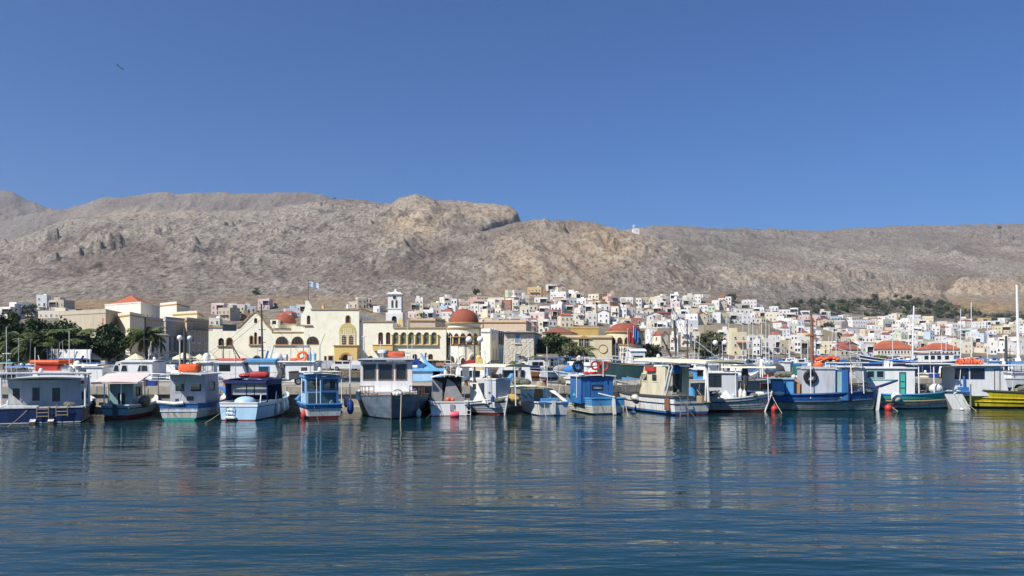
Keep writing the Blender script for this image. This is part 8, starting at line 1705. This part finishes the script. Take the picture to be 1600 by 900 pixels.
# ---------------------------------------------------------------- antennas, stays and small gear on the boats
gr_ = random.Random(9)
def rig(root_label_start, n, L_, hmin, hmax, w_=.8, seed=0):
    pass
for o in [x for x in C.objects if x.get('category') == 'boat' and x.name.startswith(('fishing_boat','moored_boat','motorboat'))]:
    hull = [c for c in o.children if c.name.startswith('hull')]
    roofs = [c for c in o.children if c.name.startswith(('cabin_roof','canopy'))]
    if not hull: continue
    xs = [v.co.x for v in hull[0].data.vertices]; L2 = (max(xs)-min(xs))/2
    far = o.location.y > 75
    if roofs:
        rf0 = gr_.choice(roofs); co_ = [v.co for v in rf0.data.vertices]; zt = max(c.z for c in co_); x0 = min(c.x for c in co_); x1 = max(c.x for c in co_); yw = max(abs(c.y) for c in co_)*.8
        for i in range(gr_.choice([1,2,3])):
            x = gr_.uniform(x0+.1,x1-.1); y = gr_.uniform(-yw,yw); h = gr_.uniform(.7,2.2); m = MB(gr_.choice(['mast white','steel','dark grey','mast white'])); m.tube([(x,y,zt-.05),(x+gr_.uniform(-.15,.15),y,zt+h)], .014, 4); m.build('antenna', o)
        if gr_.random() < .5: m = MB('white gelcoat'); x = gr_.uniform(x0+.2,x1-.2); m.lathe([(0,0),(.09,.02),(.11,.1),(.06,.2),(0,.22)],10,(x,gr_.uniform(-.4,.4),zt)); m.build('gps_dome', o, True)
        if gr_.random() < .55:      # a stay from a short mast to bow and stern
            x = (x0+x1)/2; m = MB('dark grey'); zz = zt+gr_.uniform(.9,1.8); m.tube([(x,0,zt-.1),(x,0,zz)],.03,5); m.tube([(x,0,zz-.05),(L2*.95,0,1.1)],.009,3); m.tube([(x,0,zz-.05),(-L2*.92,0,1.0)],.009,3); m.tube([(x-.3,0,zz-.25),(x+.3,0,zz-.25)],.015,4); m.build('mast_and_stays', o)
    for k in range(3):
        s_ = gr_.choice([-1,1]); x = gr_.uniform(-L2*.5,L2*.3); m = MB(gr_.choice(['steel','old white paint','bare wood'])); m.tube([(x,s_*.75,.5),(x+gr_.uniform(-.1,.1),s_*.78,gr_.uniform(1.2,1.7))], .02, 5); m.build('stanchion', o)
def gear(kind_, label, px, py, Y, s_=1.0):
    if kind_ == 'crate': m = MB(gr_.choice(['blue plastic','orange plastic','white plastic','bare wood'])); m.plate(rect(-.28,.28,-.2,.2),[rect(-.25,.25,-.17,.17)],(0,0,0),(1,0,0),(0,1,0),(0,0,.28)); m.box(-.27,.27,-.19,.19,.01,.03); cat = 'crate'; nm = 'fish_crate'
    elif kind_ == 'coil': m = MB('rope'); [m.ring((0,0,.03+.04*i),.2-.01*i,.025,'Z',14,5) for i in range(4)]; cat = 'rope'; nm = 'rope_coil'
    elif kind_ == 'net': m = MB('yellow net' if gr_.random() < .4 else 'net mix'); [m.ball((gr_.uniform(-.25,.25),gr_.uniform(-.2,.2),.1+gr_.uniform(0,.12)),(.25,.2,.16),8,5) for i in range(5)]; cat = 'net'; nm = 'net_heap'
    elif kind_ == 'float': m = MB('orange plastic' if gr_.random() < .5 else 'white plastic'); m.ball((0,0,.12),(.14,.14,.14),10,7); m.ball((.25,.1,.1),(.12,.12,.12),10,7); cat = 'float'; nm = 'net_floats'
    elif kind_ == 'can': m = MB(gr_.choice(['white plastic','blue plastic','pale blue paint'])); m.lathe([(0,0),(.13,0),(.13,.32),(.05,.4),(.05,.44),(0,.44)],10); cat = 'can'; nm = 'jerrycan'
    o = m.build(nm, None, kind_ != 'crate', loc=tuple(P(px,py,Y))); o.scale = (s_,)*3; tag(o, label, cat)
for k, l, px, py, Y, s_ in [('net','brown nets heaped on the stern bench of the navy boat',110,637,38.2,.8),('can','jerrycan at the left end of the navy stern',14,637,38.3,.9),('coil','rope coil on the left stern corner of the pale teal boat',160,633,40.6,.8),('float','pair of floats in the weathered white boat beside its cabin',310,634,41.3,1),
    ('crate','fish crate in the open stern of the navy-canopied boat',392,634,41.2,.8),('net','tangled nets inside the stern of the navy-canopied boat',403,635,41.5,.8),('can','can in the stern of the glassy blue boat',518,634,40.9,.7),('coil','rope coil on the rusty rail of the trawler bow, left side',585,620,41.0,1),('net','nets on the rusty foredeck of the trawler, right side',640,620,41.5,.7),
    ('float','white floats on the stern of the small white motorboat',700,628,43,1),('can','can beside the white sloping box of the grey-cabined kaiki',770,628,42.6,.8),('net','brown nets in the bow of the grey-cabined kaiki',781,629,42.2,.7),('crate','crate under the cream canopy of the open white boat',858,634,43.5,.8),('net','green nets on the engine box of the open white boat',868,632,43.2,.7),('float','floats on the stern of the open white boat',880,634,42.7,.8),
    ('net','nets hanging over the left rail of the blue cabin boat',905,634,45.5,.9),('crate','crate left of the dark blue cabin',896,632,47,1),('net','nets under the awning of the big trawler',1068,622,44.5,1.1),('crate','blue crate under the awning of the big trawler',1055,625,45,1),('coil','rope coil on the stern rail of the big trawler',1100,624,43.2,1),
    ('can','can at the cabin foot of the cream-awning kaiki',1146,625,45.7,.9),('net','nets in the bow of the cream-awning kaiki',1180,622,45.6,.8),('net','red and brown nets along the grey cabin foot of the blue wooden boat',1262,612,47.3,1.2),('net','nets left of the grey cabin of the blue wooden boat',1245,614,47.4,1),('crate','blue crate at the blue deckhouse foot',1318,614,47.0,1.1),('coil','rope coil on the foredeck of the blue wooden boat',1345,615,47,1.1),
    ('float','floats beside the teal boat door',1425,612,48.3,1),('net','nets on the aft deck of the teal boat',1447,610,48.6,1.2),('can','can beside the white bag on the teal boat',1470,610,48.6,1),('crate','white crate under the dark windows of the yellow boat',1528,612,48.7,1.1),('coil','rope coil right of the yellow boat door',1585,612,49,1.2),('net','nets at the right edge of the yellow boat',1596,611,49,1.2)]:
    gear(k, l, px, py, Y, s_)
# heaps and tackle along the mole
for i,(k,l,px,Y,s_) in enumerate([('net','yellow net heap on the mole left of the scooter',425,47.5,1.2),('crate','fish crate on the mole behind the pale teal boat',236,47.2,1.1),('net','net heap on the mole behind the blue glassy boat',500,48.5,1.1),('crate','crate on the mole beside the tall twin-globe lamp',752,48.6,1.2),('net','yellow-brown net heap on the mole behind the cream canopy boat',812,48.2,1.4),('net','ochre nets on the mole right of the cream canopy',880,50,1.4),('coil','rope coil on the mole behind the open white boat',845,48.0,1.3),('net','large ochre net heap on the mole by the blue hatch house',1225,61.5,1.6),('float','floats on the mole right of the blue hatch house',1240,61,1.3),('crate','crate on the mole behind the teal boat',1460,64,1.2),('net','nets on the mole between teal and yellow boats',1475,64,1.5)]):
    z = 1.40; gear(k, l, px, HY+(CAMZ-z)*F/Y, Y, s_)

# mooring lines from bows and sterns
near = [x for x in C.objects if x.get('category') == 'boat' and x.name.startswith(('fishing_boat','motorboat'))]
near.sort(key=lambda o: o.location.x/o.location.y)
for i,o in enumerate(near):
    hull = [c for c in o.children if c.name.startswith('hull')][0]; L2 = max(v.co.x for v in hull.data.vertices); M = Matrix.Translation(o.location) @ Matrix.Rotation(o.rotation_euler.z,4,'Z')
    short = ' '.join(o['label'].split()[:7]).rstrip(',')
    bow = M @ Vector((L2*.93,.1,1.05)); st = M @ Vector((-L2*.98,.5,.7)); far_end = bow if bow.y > st.y else st
    rope(far_end, (far_end.x+gr_.uniform(-1.2,1.2), 46.9 if far_end.x < 5 else far_end.y+3.2, 1.5 if far_end.x < 5 else 1.1), f'mooring line to the mole, {short}', .25, .016, gr_.choice(['rope','dark rope','rope']))
    if bow.y > st.y: rope(st, (st.x+gr_.uniform(-.8,.8), st.y-1.6, -.05), f'stern rope into the water, {short}', .05, .013, gr_.choice(['rope','dark rope']))
# ---------------------------------------------------------------- air
def haze():
    m = bpy.data.materials.new('air'); m.use_nodes = True; n = m.node_tree.nodes; L = m.node_tree.links
    for x in list(n):
        if x.type != 'OUTPUT_MATERIAL': n.remove(x)
    v = n.new('ShaderNodeVolumePrincipled'); v.inputs['Color'].default_value = (.74,.85,1,1); v.inputs['Density'].default_value = .00010; v.inputs['Anisotropy'].default_value = .25
    L.new(v.outputs[0], [x for x in n if x.type == 'OUTPUT_MATERIAL'][0].inputs['Volume'])
    b = MB(m); b.box(-7000,8500,-300,4200,-5.2,590); o = b.build('haze'); kind(o,'stuff')
haze()
